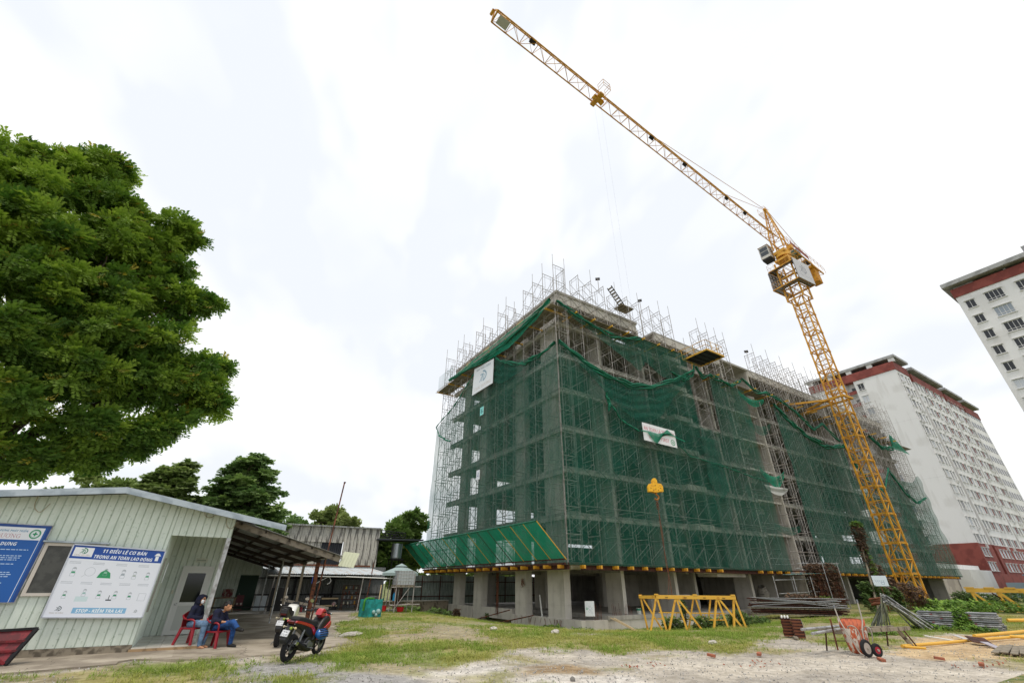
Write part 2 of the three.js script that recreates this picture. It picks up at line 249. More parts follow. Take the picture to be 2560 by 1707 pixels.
  const at = tex(1024, 1024, (u, v) => {
    const x = u * 8, z = v * 8, f = fbm(x, z, 260, 5, 8, 8), st = fbm(x * 1.5, z * 2, 262, 4, 12, 16), k = (hash(u * 1024, v * 1024, 8) - 0.5) * 22, w = fbm(x * 2, z * 2, 265, 3, 16, 16);
    let c = mix3([172, 162, 146], [134, 124, 110], sm((f - 0.38) / 0.28)); c = mix3(c, [112, 102, 88], 0.4 * sm((fbm(x * 0.8, z * 0.8, 268, 4, 0, 0) - 0.52) / 0.16)); c = mix3(c, [188, 178, 160], 0.4 * sm((st - 0.55) / 0.14));
    if (Math.abs((((z + w * 0.9) / 4) % 1) - 0.5) < 0.003 || Math.abs((((x + w * 0.9) / 4) % 1) - 0.5) < 0.003) c = mix3(c, [78, 71, 61], 0.7);
    return c.map((q) => q + k);
  }, true, [1 / 8, 1 / 8]);
  tag(mk('concrete_apron', ag, new THREE.MeshStandardMaterial({ map: at, roughness: 0.95 })), 'worn concrete paving in front of the green office', 'paving', null, 'structure');

  // grass blades, weeds in the grass and loose stones
  const r = RNG(400), blade = new MB();
  for (let k = 0; k < 7; k++) { const a = r() * 6.28, l = 0.5 + r() * 0.8, w = 0.035 + r() * 0.03, ox = (r() - 0.5) * 0.8, oz = (r() - 0.5) * 0.8, cx = Math.cos(a), cz = Math.sin(a), b = 0.35 + r() * 0.4; const p = V(ox - cz * w, 0, oz + cx * w), q = V(ox + cz * w, 0, oz - cx * w), m2 = V(ox + cx * b * 0.35, l * 0.62, oz + cz * b * 0.35), tip = V(ox + cx * b, l, oz + cz * b); blade.tri(p, q, m2); blade.tri(V(m2.x - cz * w * 0.7, m2.y, m2.z + cx * w * 0.7), V(m2.x + cz * w * 0.7, m2.y, m2.z - cx * w * 0.7), tip); }
  const gm = new THREE.MeshPhysicalMaterial({ color: '#ffffff', roughness: 0.95, side: THREE.DoubleSide, transmission: 0.25, thickness: 0, specularIntensity: 0.2 });
  const spots = [], stones = [];
  for (let k = 0; k < 230000 && spots.length < 80000; k++) {
    const d = 9 + 38 * Math.pow(r(), 1.4), a = -0.22 + r() * 1.8, x = Math.sin(a) * d, z = -Math.cos(a) * d; if (x > 48 || z > -3.8 || (x > 20.6 && z < -24.8)) continue;
    const { g } = groundMix(x + (r() - 0.5) * 0.9, z + (r() - 0.5) * 0.9), pt = fbm(x * 0.8, z * 0.8, 305, 3); if (r() < g * g * (0.15 + 1.3 * sm((pt - 0.3) / 0.35))) spots.push([x, z, g, r(), r(), r()]);
  }
  for (let k = 0; k < 22000; k++) { const d = 8 + 20 * Math.pow(r(), 1.5), a = -0.22 + r() * 1.75, x = Math.sin(a) * d, z = -Math.cos(a) * d; if (z > -3.6 || inPoly(APRON, x, z)) continue; const { g } = groundMix(x, z); if (r() > g * 1.3) stones.push([x, z, Math.pow(r(), 3), r(), r()]); }
  const im = new THREE.InstancedMesh(blade.geo(), gm, spots.length), mt = new THREE.Matrix4(), col = new THREE.Color(), qn = new THREE.Quaternion();
  spots.forEach(([x, z, g, a, b, c], k) => {
    const s = (0.035 + 0.07 * b * b * b) * (0.5 + 0.6 * g); qn.setFromEuler(new THREE.Euler(0, a * 6.28, 0)); mt.compose(V(x, yg(x, z) - 0.02 + (fbm(x * 0.6, z * 0.6, 240, 3) - 0.5) * 0.09, z), qn, V(s * 1.9, s, s * 1.9)); im.setMatrixAt(k, mt);
    const dry = sm((fbm(x * 0.5, z * 0.5, 300, 3) - 0.45) / 0.2) * 0.6 + c * 0.4; col.setRGB(lerp(0.17, 0.42, dry), lerp(0.29, 0.4, dry), lerp(0.035, 0.12, dry)); im.setColorAt(k, col);
  });
  im.name = 'grass'; im.castShadow = im.receiveShadow = true; tag(im, 'short patchy grass growing over the yard', 'grass', null, 'stuff'); scene.add(im);
  const sg = new THREE.IcosahedronGeometry(1, 0), si = new THREE.InstancedMesh(sg, new THREE.MeshStandardMaterial({ color: '#ffffff', roughness: 0.95, flatShading: true }), stones.length);
  stones.forEach(([x, z, s, a, b], k) => { const q = 0.007 + 0.016 * s; qn.setFromEuler(new THREE.Euler(a * 6, b * 6, a * 3)); mt.compose(V(x, yg(x, z) - 0.02 + (fbm(x * 0.6, z * 0.6, 240, 3) - 0.5) * 0.09, z), qn, V(q * (0.8 + a * 0.6), q * 0.6, q)); si.setMatrixAt(k, mt); const t2 = 0.26 + 0.24 * b; col.setRGB(t2, t2 * 0.97, t2 * 0.92); si.setColorAt(k, col); });
  si.name = 'gravel'; si.castShadow = si.receiveShadow = true; tag(si, 'loose gravel scattered over the sandy track', 'gravel', null, 'stuff'); scene.add(si);
}
function lump(name, label, cat, x, z, sx, sy, sz, mat, seed, group) {   // an irregular stone or clod
  const g = new THREE.IcosahedronGeometry(1, 2), q = g.attributes.position; for (let k = 0; k < q.count; k++) { const a = V(q.getX(k), q.getY(k), q.getZ(k)), f = 0.72 + 0.55 * fbm(a.x * 1.6 + 9, a.y * 1.6 + a.z * 1.3 + 9, seed, 3); q.setXYZ(k, a.x * f * sx, a.y * f * sy, a.z * f * sz); } g.computeVertexNormals();
  const m = mk(name, g, mat); m.position.set(x, yg(x, z) + sy * 0.25, z); m.rotation.y = seed; return tag(m, label, cat, group);
}
const paleStone = mottled('#bdb8ae', '#958f85', 0.5, 51), brickMat = mottled('#a8664a', '#8a5340', 0.4, 53);
lump('rock', 'pale concrete lump in the grass by the corner column', 'rock', 12.4, -16.2, 0.2, 0.1, 0.16, paleStone, 1);
lump('rock', 'small pale rubble lump in the grass facing the dark basement opening', 'rock', 11, -18.6, 0.16, 0.08, 0.12, paleStone, 2);
lump('rock', 'white crumpled rubble lump on grass before the yellow trestle frame', 'rock', 14.8, -10.9, 0.17, 0.08, 0.12, paleStone, 3);
lump('rock', 'flat pale concrete chunk set in the grass beside the parked motorbikes', 'rock', 5.3, -19.2, 0.62, 0.07, 0.3, paleStone, 4);
lump('rock', 'small grey stone lying on the white cement patch', 'rock', 6.9, -8.5, 0.055, 0.05, 0.05, std('#77746f', 0.95), 5);
for (const [x, z, a, t] of [[13.6, -8.6, 0.4, 'whole-looking broken red brick on the pale gravel track'], [12.2, -9.1, 1.9, 'flat orange brick fragment beside tufts at the grass edge'], [15.4, -6.4, 0.9, 'orange brick fragment on the track in front of the wheelbarrow'], [17, -5.7, 2.2, 'red brick fragment on the sand beside the yellow pipe'], [16.7, -4.8, 0.2, 'red brick fragment by the grass tuft on the sand']]) tag(new MB().box(0, 0.03, 0, 0.2, 0.06, 0.1, [0.05, a, 0.08]).mesh('brick_fragment', brickMat).translateX(x).translateZ(z), t, 'brick');
{ const r = RNG(71), crumbs = new MB(); for (let k = 0; k < 42; k++) { const b = k % 3, x = [12, 17.2, 9.4][b] + (r() - 0.5) * [1.6, 3, 1.5][b], z = [-7.8, -4.9, -9][b] + (r() - 0.5) * [0.8, 0.7, 0.7][b]; crumbs.box(x, 0.012, z, 0.02 + r() * 0.035, 0.014, 0.02 + r() * 0.02, [r(), r() * 6, r()]); } tag(crumbs.mesh('brick_rubble', brickMat), 'scattered crumbs of orange brick on the track', 'rubble', null, 'stuff'); }
// ---------- the concrete frame under construction ----------
const LV = [0, 1, 2, 3, 4, 5, 6, 7].map((k) => 2.93 + 3.18 * k);      // slab tops
const BX0 = 20.8, BX1 = 88, BZ0 = -25.2, BZ1 = -45.8;                 // slab edges
{
  const t = thing('unfinished_building', 'unfinished multi-storey concrete frame building wrapped in green netting', 'building');
  const C = M.concrete, S = M.concreteSlab;
  LV.forEach((y, k) => {
    const s = new MB(), th = 0.2;
    if (k < 7) {
      s.b2(BX0, 45.4, y - th, y, BZ1, BZ0); s.b2(45.4, 50.6, y - th, y, BZ1, BZ0 - 3.2); s.b2(50.6, BX1, y - th, y, BZ1, BZ0);
      s.mesh('floor_slab', S, t);
      for (const [xa, xb] of [[BX0, 45.4], [50.6, BX1]]) new MB().b2(xa, xb, y - 0.42, y - th, BZ0 - 0.28, BZ0 - 0.002).mesh('edge_beam', C, t);
      new MB().b2(BX0 + 0.002, BX0 + 0.3, y - 0.46, y - th, BZ1, BZ0 - 0.3).mesh('edge_beam', C, t);
      new MB().b2(BX0 + 0.4, BX1, y - 0.6, y - th, -35.2, -34.8).mesh('beam', S, t);
      for (const x of [25.75, 33, 41.5, 59.8, 69, 79]) for (const [za, zb] of [[BZ1 + 0.3, -35.21], [-34.79, BZ0 - 0.3]]) new MB().b2(x - 0.17, x + 0.17, y - 0.55, y - th, za, zb).mesh('cross_beam', S, t);
      new MB().b2(33.7, 36.3, y - 0.5, y - 0.02, BZ0 + 0.003, BZ0 + 0.75).mesh('balcony_slab', C, t);
    } else {
      s.b2(BX0 - 0.1, 31.2, y - 0.25, y, BZ1, BZ0 + 0.1); s.b2(31.2, 33.7, y - 0.25, y, BZ1, -32); s.b2(33.7, 50.4, y - 0.45, y - 0.2, BZ1, BZ0); s.b2(50.4, BX1, y - 0.45, y - 0.2, BZ1, BZ0); s.mesh('roof_slab', S, t);
      new MB().b2(BX0, 31.1, y - 1.15, y - 0.25, BZ0 - 0.25, BZ0).mesh('roof_beam', C, t);
      new MB().b2(33.8, 45, y - 1.2, y - 0.45, BZ0 - 0.25, BZ0).mesh('roof_beam', C, t); new MB().b2(50.6, BX1, y - 1.2, y - 0.45, BZ0 - 0.25, BZ0).mesh('roof_beam', C, t);
      new MB().b2(BX0, BX0 + 0.25, y - 0.9, y - 0.25, BZ1, BZ0 - 0.26).mesh('roof_beam', C, t);
      for (const [z0, z1] of [[-26.2, -27.3], [-30.6, -31.9], [-37.4, -38.7], [-41.9, -43]]) new MB().b2(BX0 - 0.06, BX0 - 0.01, y - 1.5, y - 0.1, z1, z0).mesh('formwork_panel', woodPale, t);
      for (const [x0, x1] of [[37.5, 40.5], [52, 55]]) new MB().b2(x0, x1, y - 0.2, y + 0.55, -30.4, -30.1).mesh('parapet_upstand', C, t);
    }
  });
  const top = LV[7] - 0.25;
  // columns on the short side, wide face outwards
  for (const [z0, z1] of [[-26.35, -28.2], [-30.9, -32.4], [-37.7, -39.2], [-41.9, -43.3]]) new MB().b2(21.05, 21.6, -1.6, top, z1, z0).mesh('column', C, t);
  // thin deep piers on the long side and inside
  for (const x of [25.6, 31.3, 41.4, 50.6, 59.6, 69, 79, 87.4]) new MB().b2(x, x + 0.32, -1.4, top - 0.4, -27.1, BZ0 - 0.285).mesh('pier', C, t);
  for (const x of [25.6, 33, 41.4, 59.6, 69, 79]) for (const z of [-35, -44.6]) new MB().b2(x - 0.3, x + 0.4, -1.4, top, z - 0.8, z + 0.8).mesh('column', C, t);
  // core and partition walls seen through the netting
  const core = new MB(); core.b2(36.2, 36.5, -0.15, top, -34, -27.4); core.b2(31.6, 36.2, -0.15, top, -34.2, -33.9); core.b2(45.2, 45.4, -0.15, top, -33, -25.5); core.b2(50.4, 50.59, -0.15, top, -33, -25.3); core.b2(45.4, 50.4, -0.15, top, -33, -32.8); core.mesh('core_wall', C, t);
  for (const [x0, x1] of [[42, 45.2], [51, 59.4], [60.4, 68.8], [69.6, 78.8], [79.8, 87.8]]) new MB().b2(x0, x1, 2.95, top, -36.4, -36.2).mesh('partition_wall', S, t);
  const bw = new MB(); for (let k = 0; k < 7; k++) bw.b2(37, BX1, LV[k], LV[k] + 2.6, BZ1 + 0.3, BZ1 + 0.5); bw.mesh('rear_wall', S, t);
  // ground floor closed along the rear and at the far end
  new MB().b2(36.6, 87.7, -0.15, 2.72, -45.6, -45.4).mesh('rear_wall', S, t); new MB().b2(87.75, 87.95, -0.15, 2.72, -45.39, -27.2).mesh('end_wall', S, t);
  // stair flights and landings in the bay beside the balconies, and slabs in the stair recess
  for (let k = 0; k < 7; k++) {
    const y = LV[k];
    new MB().b2(31.9, 33.6, y + 1.45, y + 1.63, -27.4, -25.6).mesh('stair_landing', C, t);
    new MB().bar(V(33.6, y + 1.5, -27), V(36, y + 0.05, -27), 1.2, 0.18).mesh('stair_flight', S, t);
    new MB().b2(45.42, 50.38, y - 0.18, y, -27.6, -25.5).mesh('recess_slab', C, t);
    if (k > 1) { const w = new MB(); w.b2(46.6, 49.4, y - 1.1, y - 0.5, -27.2, -27.0); w.mesh('recess_panel', S, t); }
    const r = new MB(); for (const h of [0.45, 0.95]) r.rod(V(45.4, y + h, -25.6), V(50.4, y + h + 0.03, -25.5), 0.025, 5); r.mesh('guard_rail', M.galv, t);
  }
  new MB().b2(35.5, 39.4, 2.22, 2.85, -26.4, -24.55).mesh('entrance_canopy', C, t);
  new MB().b2(31.2, 33, 0.78, 0.96, -27.6, -25.6).mesh('stair_landing', C, t);
  // ground floor slab and plinth; a dark basement gap under the beam on the short side
  new MB().b2(23.2, BX1, -0.4, -0.15, BZ1, BZ0 + 0.6).mesh('ground_slab', S, t);
  new MB().b2(23.2, 34, -1.6, -0.41, BZ0 + 0.3, BZ0 + 0.55).mesh('plinth', C, t);
  new MB().b2(34, BX1, -1.2, -0.42, BZ0 + 0.2, BZ0 + 0.5).mesh('plinth', C, t);
  new MB().b2(20.95, 21.35, -2, -0.35, -32.8, BZ0 + 0.55).mesh('plinth', C, t); new MB().b2(21.36, 23.19, -2, -0.36, BZ0 + 0.1, BZ0 + 0.55).mesh('plinth', C, t);
  new MB().b2(21, 21.35, -0.78, -0.06, -37.7, -32.81).mesh('plinth_beam', C, t);
  new MB().b2(21, 21.35, -2, -0.1, BZ1, -39.21).mesh('plinth', C, t);
  const pit = new MB(); pit.b2(22.8, 23.1, -2.4, -0.41, BZ1, -25.4); pit.mesh('basement_wall', S, t);
  const bars = new MB(), r = RNG(5); for (let k = 0; k < 26; k++) { const x = 21.2 + r() * 4.4; bars.rod(V(x, -0.4, BZ0 + 0.45), V(x + (r() - 0.5) * 0.06, 0.1 + r() * 0.5, BZ0 + 0.45), 0.012, 4); } for (let k = 0; k < 20; k++) { const z = -26.5 - r() * 6, a = V(21.1, -0.36, z), b = V(20.93, -0.45, z), c = V(20.88, -0.7 - r() * 0.6, z + (r() - 0.5) * 0.7); bars.poly([a, b, c], 0.012, 4); } for (const [x, z] of [[22, -26.5], [22, -31.5], [23.2, -38.5], [25.8, -26.3], [31.5, -26.3]]) for (let k = 0; k < 9; k++) bars.rod(V(x + (k % 3) * 0.2, LV[7] - 0.4, z - Math.floor(k / 3) * 0.25), V(x + (k % 3) * 0.2 + (r() - 0.5) * 0.15, LV[7] + 1 + r() * 0.8, z - Math.floor(k / 3) * 0.25), 0.013, 4); bars.mesh('reinforcing_bars', M.rust, t);
  // dead vines and hanging roots on the ground floor
  const vine = new MB(); for (const [x, y0, z, n, len] of [[20.93, 2.5, -34.9, 30, 3.2], [20.93, 1.9, -31.2, 16, 0.5]]) for (let k = 0; k < n; k++) { const a = V(x, y0 + (r() - 0.5) * 0.3, z + (r() - 0.5) * 0.35), pts = [a]; for (let j = 1; j < 5; j++) pts.push(V(x + (r() - 0.5) * 0.06, a.y - len * j / 4 * (0.5 + r() * 0.5), a.z + (r() - 0.5) * 0.2)); vine.poly(pts, 0.012, 3); } const vm = vine.mesh('dead_vine', M.rust); tag(vm, 'dry brown creeper hanging at the concrete columns of the ground floor', 'vine');
}
// ---------- scaffold decks with yellow cantilever beams ----------
{
  const dk = thing('scaffold_deck', 'timber scaffold deck on yellow beams along the short side over the plinth', 'deck'), dr = thing('scaffold_deck', 'long timber scaffold deck on yellow beams along the wide side', 'deck');
  const r = RNG(9), Y = 2.82;
  for (let z = -24.4; z > -47; z -= 1.35) { new MB().b2(19.12 - r() * 0.2, 19.52, Y - 0.3, Y - 0.1, z - 0.07, z + 0.07).mesh('cantilever_beam', M.craneSteel, dk); }
  for (let x = 20.6; x < 88.6; x += 1.42) { if (x > 34.9 && x < 39.8) continue; new MB().b2(x - 0.07, x + 0.07, Y - 0.3, Y - 0.1, -23.97, -23.6 + r() * 0.12).mesh('cantilever_beam', M.craneSteel, dr); }
  new MB().b2(19.53, 19.62, Y - 0.36, Y - 0.11, -47.2, -23.9).mesh('fascia_timber', M.rustDark, dk); new MB().b2(20.7, 89.4, Y - 0.36, Y - 0.11, -24.07, -23.98).mesh('fascia_timber', M.rustDark, dr);
  for (let k = 0; k < 5; k++) { for (let z = -24; z > -47; z -= 4.6) new MB().b2(19.45 + k * 0.27, 19.68 + k * 0.27, Y - 0.1, Y - 0.06 + r() * 0.01, z - 4.58, z).mesh('plank', M.oldWood, dk); for (let x = 20.9; x < 88; x += 6) new MB().b2(x, Math.min(x + 5.97, 89.4), Y - 0.1, Y - 0.06 + r() * 0.01, -25.15 + k * 0.25, -24.93 + k * 0.25).mesh('plank', M.oldWood, dr); }
  new MB().b2(19.3, 19.4, Y - 0.12, Y + 0.02, -47.2, -23.9).mesh('edge_pipe', M.rustDark, dk); new MB().b2(19.45, 89.5, Y - 0.1, Y + 0.02, -23.86, -23.76).mesh('edge_pipe', M.rustDark, dr);
  // upper working decks at the seventh floor
  const du = thing('scaffold_deck', 'upper plank deck jutting from the short side below the roof', 'deck'), dv = thing('scaffold_deck', 'upper plank deck along the wide side below the roof', 'deck');
  for (let k = 0; k < 6; k++) { for (let z = -23.8; z > -46; z -= 3.9) new MB().b2(19.1 + k * 0.26, 19.34 + k * 0.26, 22.3, 22.345 + r() * 0.01, z - 3.88, z).mesh('plank', M.oldWood, du); for (let x = 20.8; x < 35; x += 3.6) new MB().b2(x, x + 3.58, 22.2, 22.245 + r() * 0.01, -25.2 + k * 0.26, -24.96 + k * 0.26).mesh('plank', M.oldWood, dv); for (let x = 39.6; x < 88; x += 6) if (k < 4) new MB().b2(x, x + 5.9, 21.2, 21.245, -25.2 + k * 0.26, -24.96 + k * 0.26).mesh('plank', M.oldWood, dv); }
  for (let z = -24.6; z > -47.4; z -= 3.2) new MB().b2(18.95, 21.2, 22.16, 22.3, z - 0.05, z + 0.05).mesh('bearer', M.yellowSteel, du);
  for (let x = 21.5; x < 35; x += 2.1) new MB().b2(x - 0.05, x + 0.05, 22.06, 22.2, -25.6, -23.4).mesh('bearer', M.yellowSteel, dv);
  for (let x = 41; x < 88; x += 3.4) new MB().b2(x - 0.05, x + 0.05, 21.06, 21.2, -25.6, -23.4).mesh('bearer', M.yellowSteel, dv);
  new MB().rod(V(18.95, 22.28, -24), V(18.95, 22.28, -47.4), 0.03, 5).rod(V(18.95, 22.45, -24), V(18.95, 22.4, -47.2), 0.025, 5).mesh('edge_pipe', M.scaffold, du);
}
// ---------- frame scaffolding ----------
{
  const FH = 1.72, W = 1.2, R = 0.034;
  const f = new MB(), rod = (x0, y0, x1, y1, q = R) => f.rod(V(x0, y0, 0), V(x1, y1, 0), q, 4);
  rod(0, 0, 0, FH); rod(W, 0, W, FH); rod(0, FH - 0.06, W, FH - 0.06); rod(0, FH - 0.36, W, FH - 0.36, 0.018); rod(0.28, 0.15, 0.28, FH - 0.06, 0.018); rod(W - 0.28, 0.15, W - 0.28, FH - 0.06, 0.018); rod(0, 0.15, 0.28, 0.15, 0.018); rod(W, 0.15, W - 0.28, 0.15, 0.018);
  const fg = f.geo(), sp = 1.6;
  const b = new MB(); for (const y of [[0.25, 1.35], [1.35, 0.25]]) b.rod(V(0, y[0], 0), V(0, y[1], sp), 0.02, 3); const bg = b.geo();
  const pole = new MB().rod(V(0, 0, 0), V(0, 2.6, 0), 0.026, 4).geo();
  // side: 'x' frames stand across the long face (depth along z); 'z' across the short face
  function run(label, side, from, to, y0, lifts, opts = {}) {
    const t = thing('scaffolding', label, 'scaffolding', [0, 0, 0], 0, null), n = Math.floor((to - from) / sp + 1e-6), r = RNG(opts.seed || 3), far = opts.far, brace = new MB();
    const post = (mesh, s, y, out) => { if (side === 'x') { mesh.rotation.y = Math.PI / 2; mesh.position.set(s, y, -23.98 + (out || 0)); } else mesh.position.set(19.58 + (out || 0), y, -s); };
    for (let i = 0; i <= n; i++) {
      const s = from + i * sp, dup = opts.skip && opts.skip(s);
      if (dup) continue;
      const top = lifts + (opts.extra ? opts.extra(s) : 0);
      for (let k = 0; k < top; k++) {
        if (opts.hole && opts.hole(s, k)) continue;
        const m = mk('scaffold_frame', fg, M.scaffold, t); post(m, s, y0 + k * FH);
        m.rotation.z += (r() - 0.5) * 0.012;
        if (i < n && k < top - (i % 3 ? 0 : 1) && !(opts.skip && opts.skip(s + sp))) for (const off of [0.02, W - 0.02]) {
          if (far) { const e = side === 'x' ? new THREE.Matrix4().makeRotationY(Math.PI / 2).setPosition(s, y0 + k * FH, -24 - off) : new THREE.Matrix4().makeRotationY(Math.PI).setPosition(19.58 + off, y0 + k * FH, -s); brace.add(bg, e); }
          else { const q = mk('cross_brace', bg, M.scaffold, t); if (side === 'x') { q.rotation.y = Math.PI / 2; q.position.set(s, y0 + k * FH, -24 - off); } else { q.rotation.y = Math.PI; q.position.set(19.58 + off, y0 + k * FH, -s); } }
        }
      }
      if (i % 2 === 0 || r() < 0.35) { const m = mk('extension_pole', pole, M.scaffold, t); post(m, s, y0 + top * FH - 1.2 - r() * 0.5); }
    }
    if (far && brace.i.length) { const m = brace.mesh('cross_brace', M.scaffold, t); m.userData.kind = 'stuff'; }
    const led = new MB(); for (let k = 2; k <= lifts; k += 3) { const y = y0 + k * FH + 0.05; side === 'x' ? led.rod(V(from, y, -23.92), V(to, y + 0.04, -23.92), 0.024, 4) : led.rod(V(19.52, y, -from), V(19.52, y + 0.04, -to), 0.024, 4); } led.mesh('ledger_pipe', M.scaffold, t);
    return t;
  }
  run('tube frame scaffolding on the short side, seen through green net', 'z', 24, 46.8, 2.86, 12, { seed: 4, far: true, extra: (s) => 2 - (Math.round(s) % 5 === 0 ? 1 : 0) });
  run('tube frame scaffolding on the wide side beside the corner and white banner', 'x', 20.9, 35.9, 2.86, 12, { seed: 6, extra: () => 2, far: true });
  run('tube frame scaffolding around the yellow loading platform', 'x', 36.9, 45.6, 2.86, 12, { seed: 8, far: true, extra: (s) => (s > 39 ? 2 : 0) });
  run('tube frame scaffolding beyond the open stair recess up to the crane', 'x', 50.9, 66, 2.86, 11, { seed: 10, far: true, extra: () => 3 });
  run('tube frame scaffolding at the end of the building past the crane mast', 'x', 66.5, 89.4, 2.86, 11, { seed: 12, far: true, extra: (s) => (s > 72 && s < 76 ? 0 : 3) });
  // lone props standing in front of the stair recess column
  const rc = thing('scaffolding', 'narrow scaffold tower standing at the bare concrete pier of the recess', 'scaffolding'); for (let k = 0; k < 10; k++) for (const x of [49.1, 50.6]) { const m = mk('scaffold_frame', fg, M.scaffold, rc); m.rotation.y = Math.PI / 2; m.position.set(x, 2.86 + k * FH, -24.1); }
}
// small things up on the scaffold
function floodlight(x, y, z, ry, label) { const t = thing('floodlight', label, 'lamp', [x, y, z], ry, 'floodlights on the scaffold poles'); new MB().rod(V(0, -1.6, 0), V(0, 0, 0), 0.03, 5).mesh('pole', M.scaffold, t); new MB().box(0, 0.12, 0.12, 0.42, 0.34, 0.14, [0.5, 0, 0]).mesh('lamp_housing', M.blackMetal, t); new MB().box(0, 0.1, 0.2, 0.36, 0.28, 0.03, [0.5, 0, 0]).mesh('lens', M.glassDark, t); }
floodlight(25, 27.4, -23.9, 2.4, 'black floodlight on the pole beside the roof ladder'); floodlight(30.7, 27, -23.9, 2.2, 'black floodlight on a scaffold pole above the roof slab end'); floodlight(49.1, 26.4, -23.9, 2.2, 'black floodlight on a lone pole beyond the yellow platform');
{ const t = thing('ladder', 'steep metal ladder leading down to a plank landing above the roof', 'ladder'); const a = V(26.9, 27.5, -24.3), b = V(28.4, 25.75, -24.3); for (const d of [-0.28, 0.28]) new MB().bar(a.clone().add(V(0, 0, d)), b.clone().add(V(0, 0, d)), 0.05, 0.09).mesh('rail', M.blackMetal, t); for (let k = 0; k < 7; k++) { const c = a.clone().lerp(b, (k + 0.6) / 7.4); new MB().box(c.x, c.y, c.z, 0.2, 0.03, 0.56).mesh('rung', M.oldWood, t); } }
tag(new MB().box(28.9, 25.72, -24.55, 1.7, 0.06, 1.1).mesh('plank_landing', M.oldWood), 'dark square plank landing at the foot of the roof ladder', 'platform');
{ // yellow loading platform
  const t = thing('loading_platform', 'yellow steel loading platform with railings jutting out below the roof', 'platform', [36.35, 21.9, -24.1]), Lx = 2.8, Lz = 2.75;
  const fr = new MB(); for (const x of [0, Lx]) fr.bar(V(x, 0, 0), V(x, 0, Lz), 0.1, 0.16); for (const z of [0, Lz]) fr.bar(V(0, 0, z), V(Lx, 0, z), 0.1, 0.16); fr.mesh('frame', M.yellowSteel, t);
  for (let k = 0; k < 7; k++) new MB().b2(0.06 + k * 0.385, 0.42 + k * 0.385, 0.02, 0.06, 0.06, Lz - 0.06).mesh('deck_sheet', std('#3c3f45', 0.6, { metalness: 0.4 }), t);
  for (let k = 0; k < 4; k++) new MB().bar(V(0.06, -0.03, 0.5 + k * 0.6), V(Lx - 0.06, -0.03, 0.5 + k * 0.6), 0.06, 0.08).mesh('joist', M.blackMetal, t);
  for (const [a, b] of [[V(0, 0, -1.5), V(0, 0, Lz)], [V(Lx, 0, -1), V(Lx, 0, Lz)], [V(0, 0, Lz), V(Lx, 0, Lz)]]) { const g = new MB(); for (const h of [0.55, 1.1]) g.rod(a.clone().add(V(0, h, 0)), b.clone().add(V(0, h, 0)), 0.03, 5); for (let k = 0; k <= 3; k++) { const p = a.clone().lerp(b, k / 3); g.rod(p, p.clone().add(V(0, 1.1, 0)), 0.03, 5); } g.mesh('railing', M.yellowSteel, t); }
}
// ---------- green safety netting ----------
const netAlpha = (seed, lo, hi) => tex(512, 512, (u, v) => { const st = fbm(u * 26, v * 5, seed, 4, 26, 5), pa = fbm(u * 4, v * 4, seed + 8, 4, 4, 4), weave = (hash(u * 512, v * 512, seed) - 0.5) * 0.25, q = 255 * Math.min(1, lerp(lo, hi, 0.55 * sm((st - 0.3) / 0.4) + 0.45 * sm((pa - 0.3) / 0.4)) + weave * 0.4); return [q, q, q]; }, false, [1 / 7, 1 / 7]);
const netMat = (color, a) => new THREE.MeshPhysicalMaterial({ color: new THREE.Color().setRGB(...color), alphaMap: a, transparent: true, opacity: 1, roughness: 1, transmission: 0.4, thickness: 0, specularIntensity: 0.2, side: THREE.DoubleSide });
const NET = netMat([0.02, 0.15, 0.104], netAlpha(81, 0.38, 0.62)), NETB = netMat([0.012, 0.27, 0.16], netAlpha(85, 0.66, 0.96)), NETL = netMat([0.02, 0.15, 0.104], netAlpha(87, 0.14, 0.28));
const BUNCH = mottled('#127a5b', '#0a5040', 0.7, 88, { sy: 4, rough: 0.85 });
const curve = (pts) => (s) => { if (s <= pts[0][0]) return pts[0][1]; for (let k = 0; k + 1 < pts.length; k++) if (s <= pts[k + 1][0]) return lerp(pts[k][1], pts[k + 1][1], sm((s - pts[k][0]) / (pts[k + 1][0] - pts[k][0])) * 0.5 + 0.5 * (s - pts[k][0]) / (pts[k + 1][0] - pts[k][0])); return pts[pts.length - 1][1]; };
function sheet(side, from, to, bot, top, o = {}) {
  const nu = o.nu || Math.ceil((to - from) / 0.35), nv = o.nv || 28, seed = o.seed || 1, b = new MB(), B = typeof bot === 'function' ? bot : () => bot, T = typeof top === 'function' ? top : () => top, amp = o.amp ?? 0.22;
  for (let j = 0; j <= nv; j++) for (let i = 0; i <= nu; i++) {
    const s = lerp(from, to, i / nu), v = j / nv, y = lerp(B(s), T(s), v), edge = Math.sin(Math.PI * Math.min(1, v * 1.15)) * 0.8 + 0.2;
    let off = ((fbm(s * 0.45, y * 0.3, seed, 3) - 0.5) * 2 * amp + (fbm(s * 2.2, y * 0.22, seed + 5, 2) - 0.5) * amp * 0.9) * edge + (o.off || 0);
    if (o.folds) { const d = (T(s) - y); off += Math.sin(d * o.folds + Math.sin(s * 0.9) * 0.8) * (o.foldAmp || 0.07) * (0.4 + 0.6 * v); }
    side === 'x' ? b.vert(s, y, -23.72 + off, 0, 0, 1, s, y) : b.vert(19.34 - off, y, -s, -1, 0, 0, s, y);
  }
  for (let j = 0; j < nv; j++) for (let i = 0; i < nu; i++) { const a = j * (nu + 1) + i; side === 'x' ? b.i.push(a, a + 1, a + nu + 2, a, a + nu + 2, a + nu + 1) : b.i.push(a, a + nu + 2, a + 1, a, a + nu + 1, a + nu + 2); }
  const g = b.geo(); g.computeVertexNormals(); return g;
}
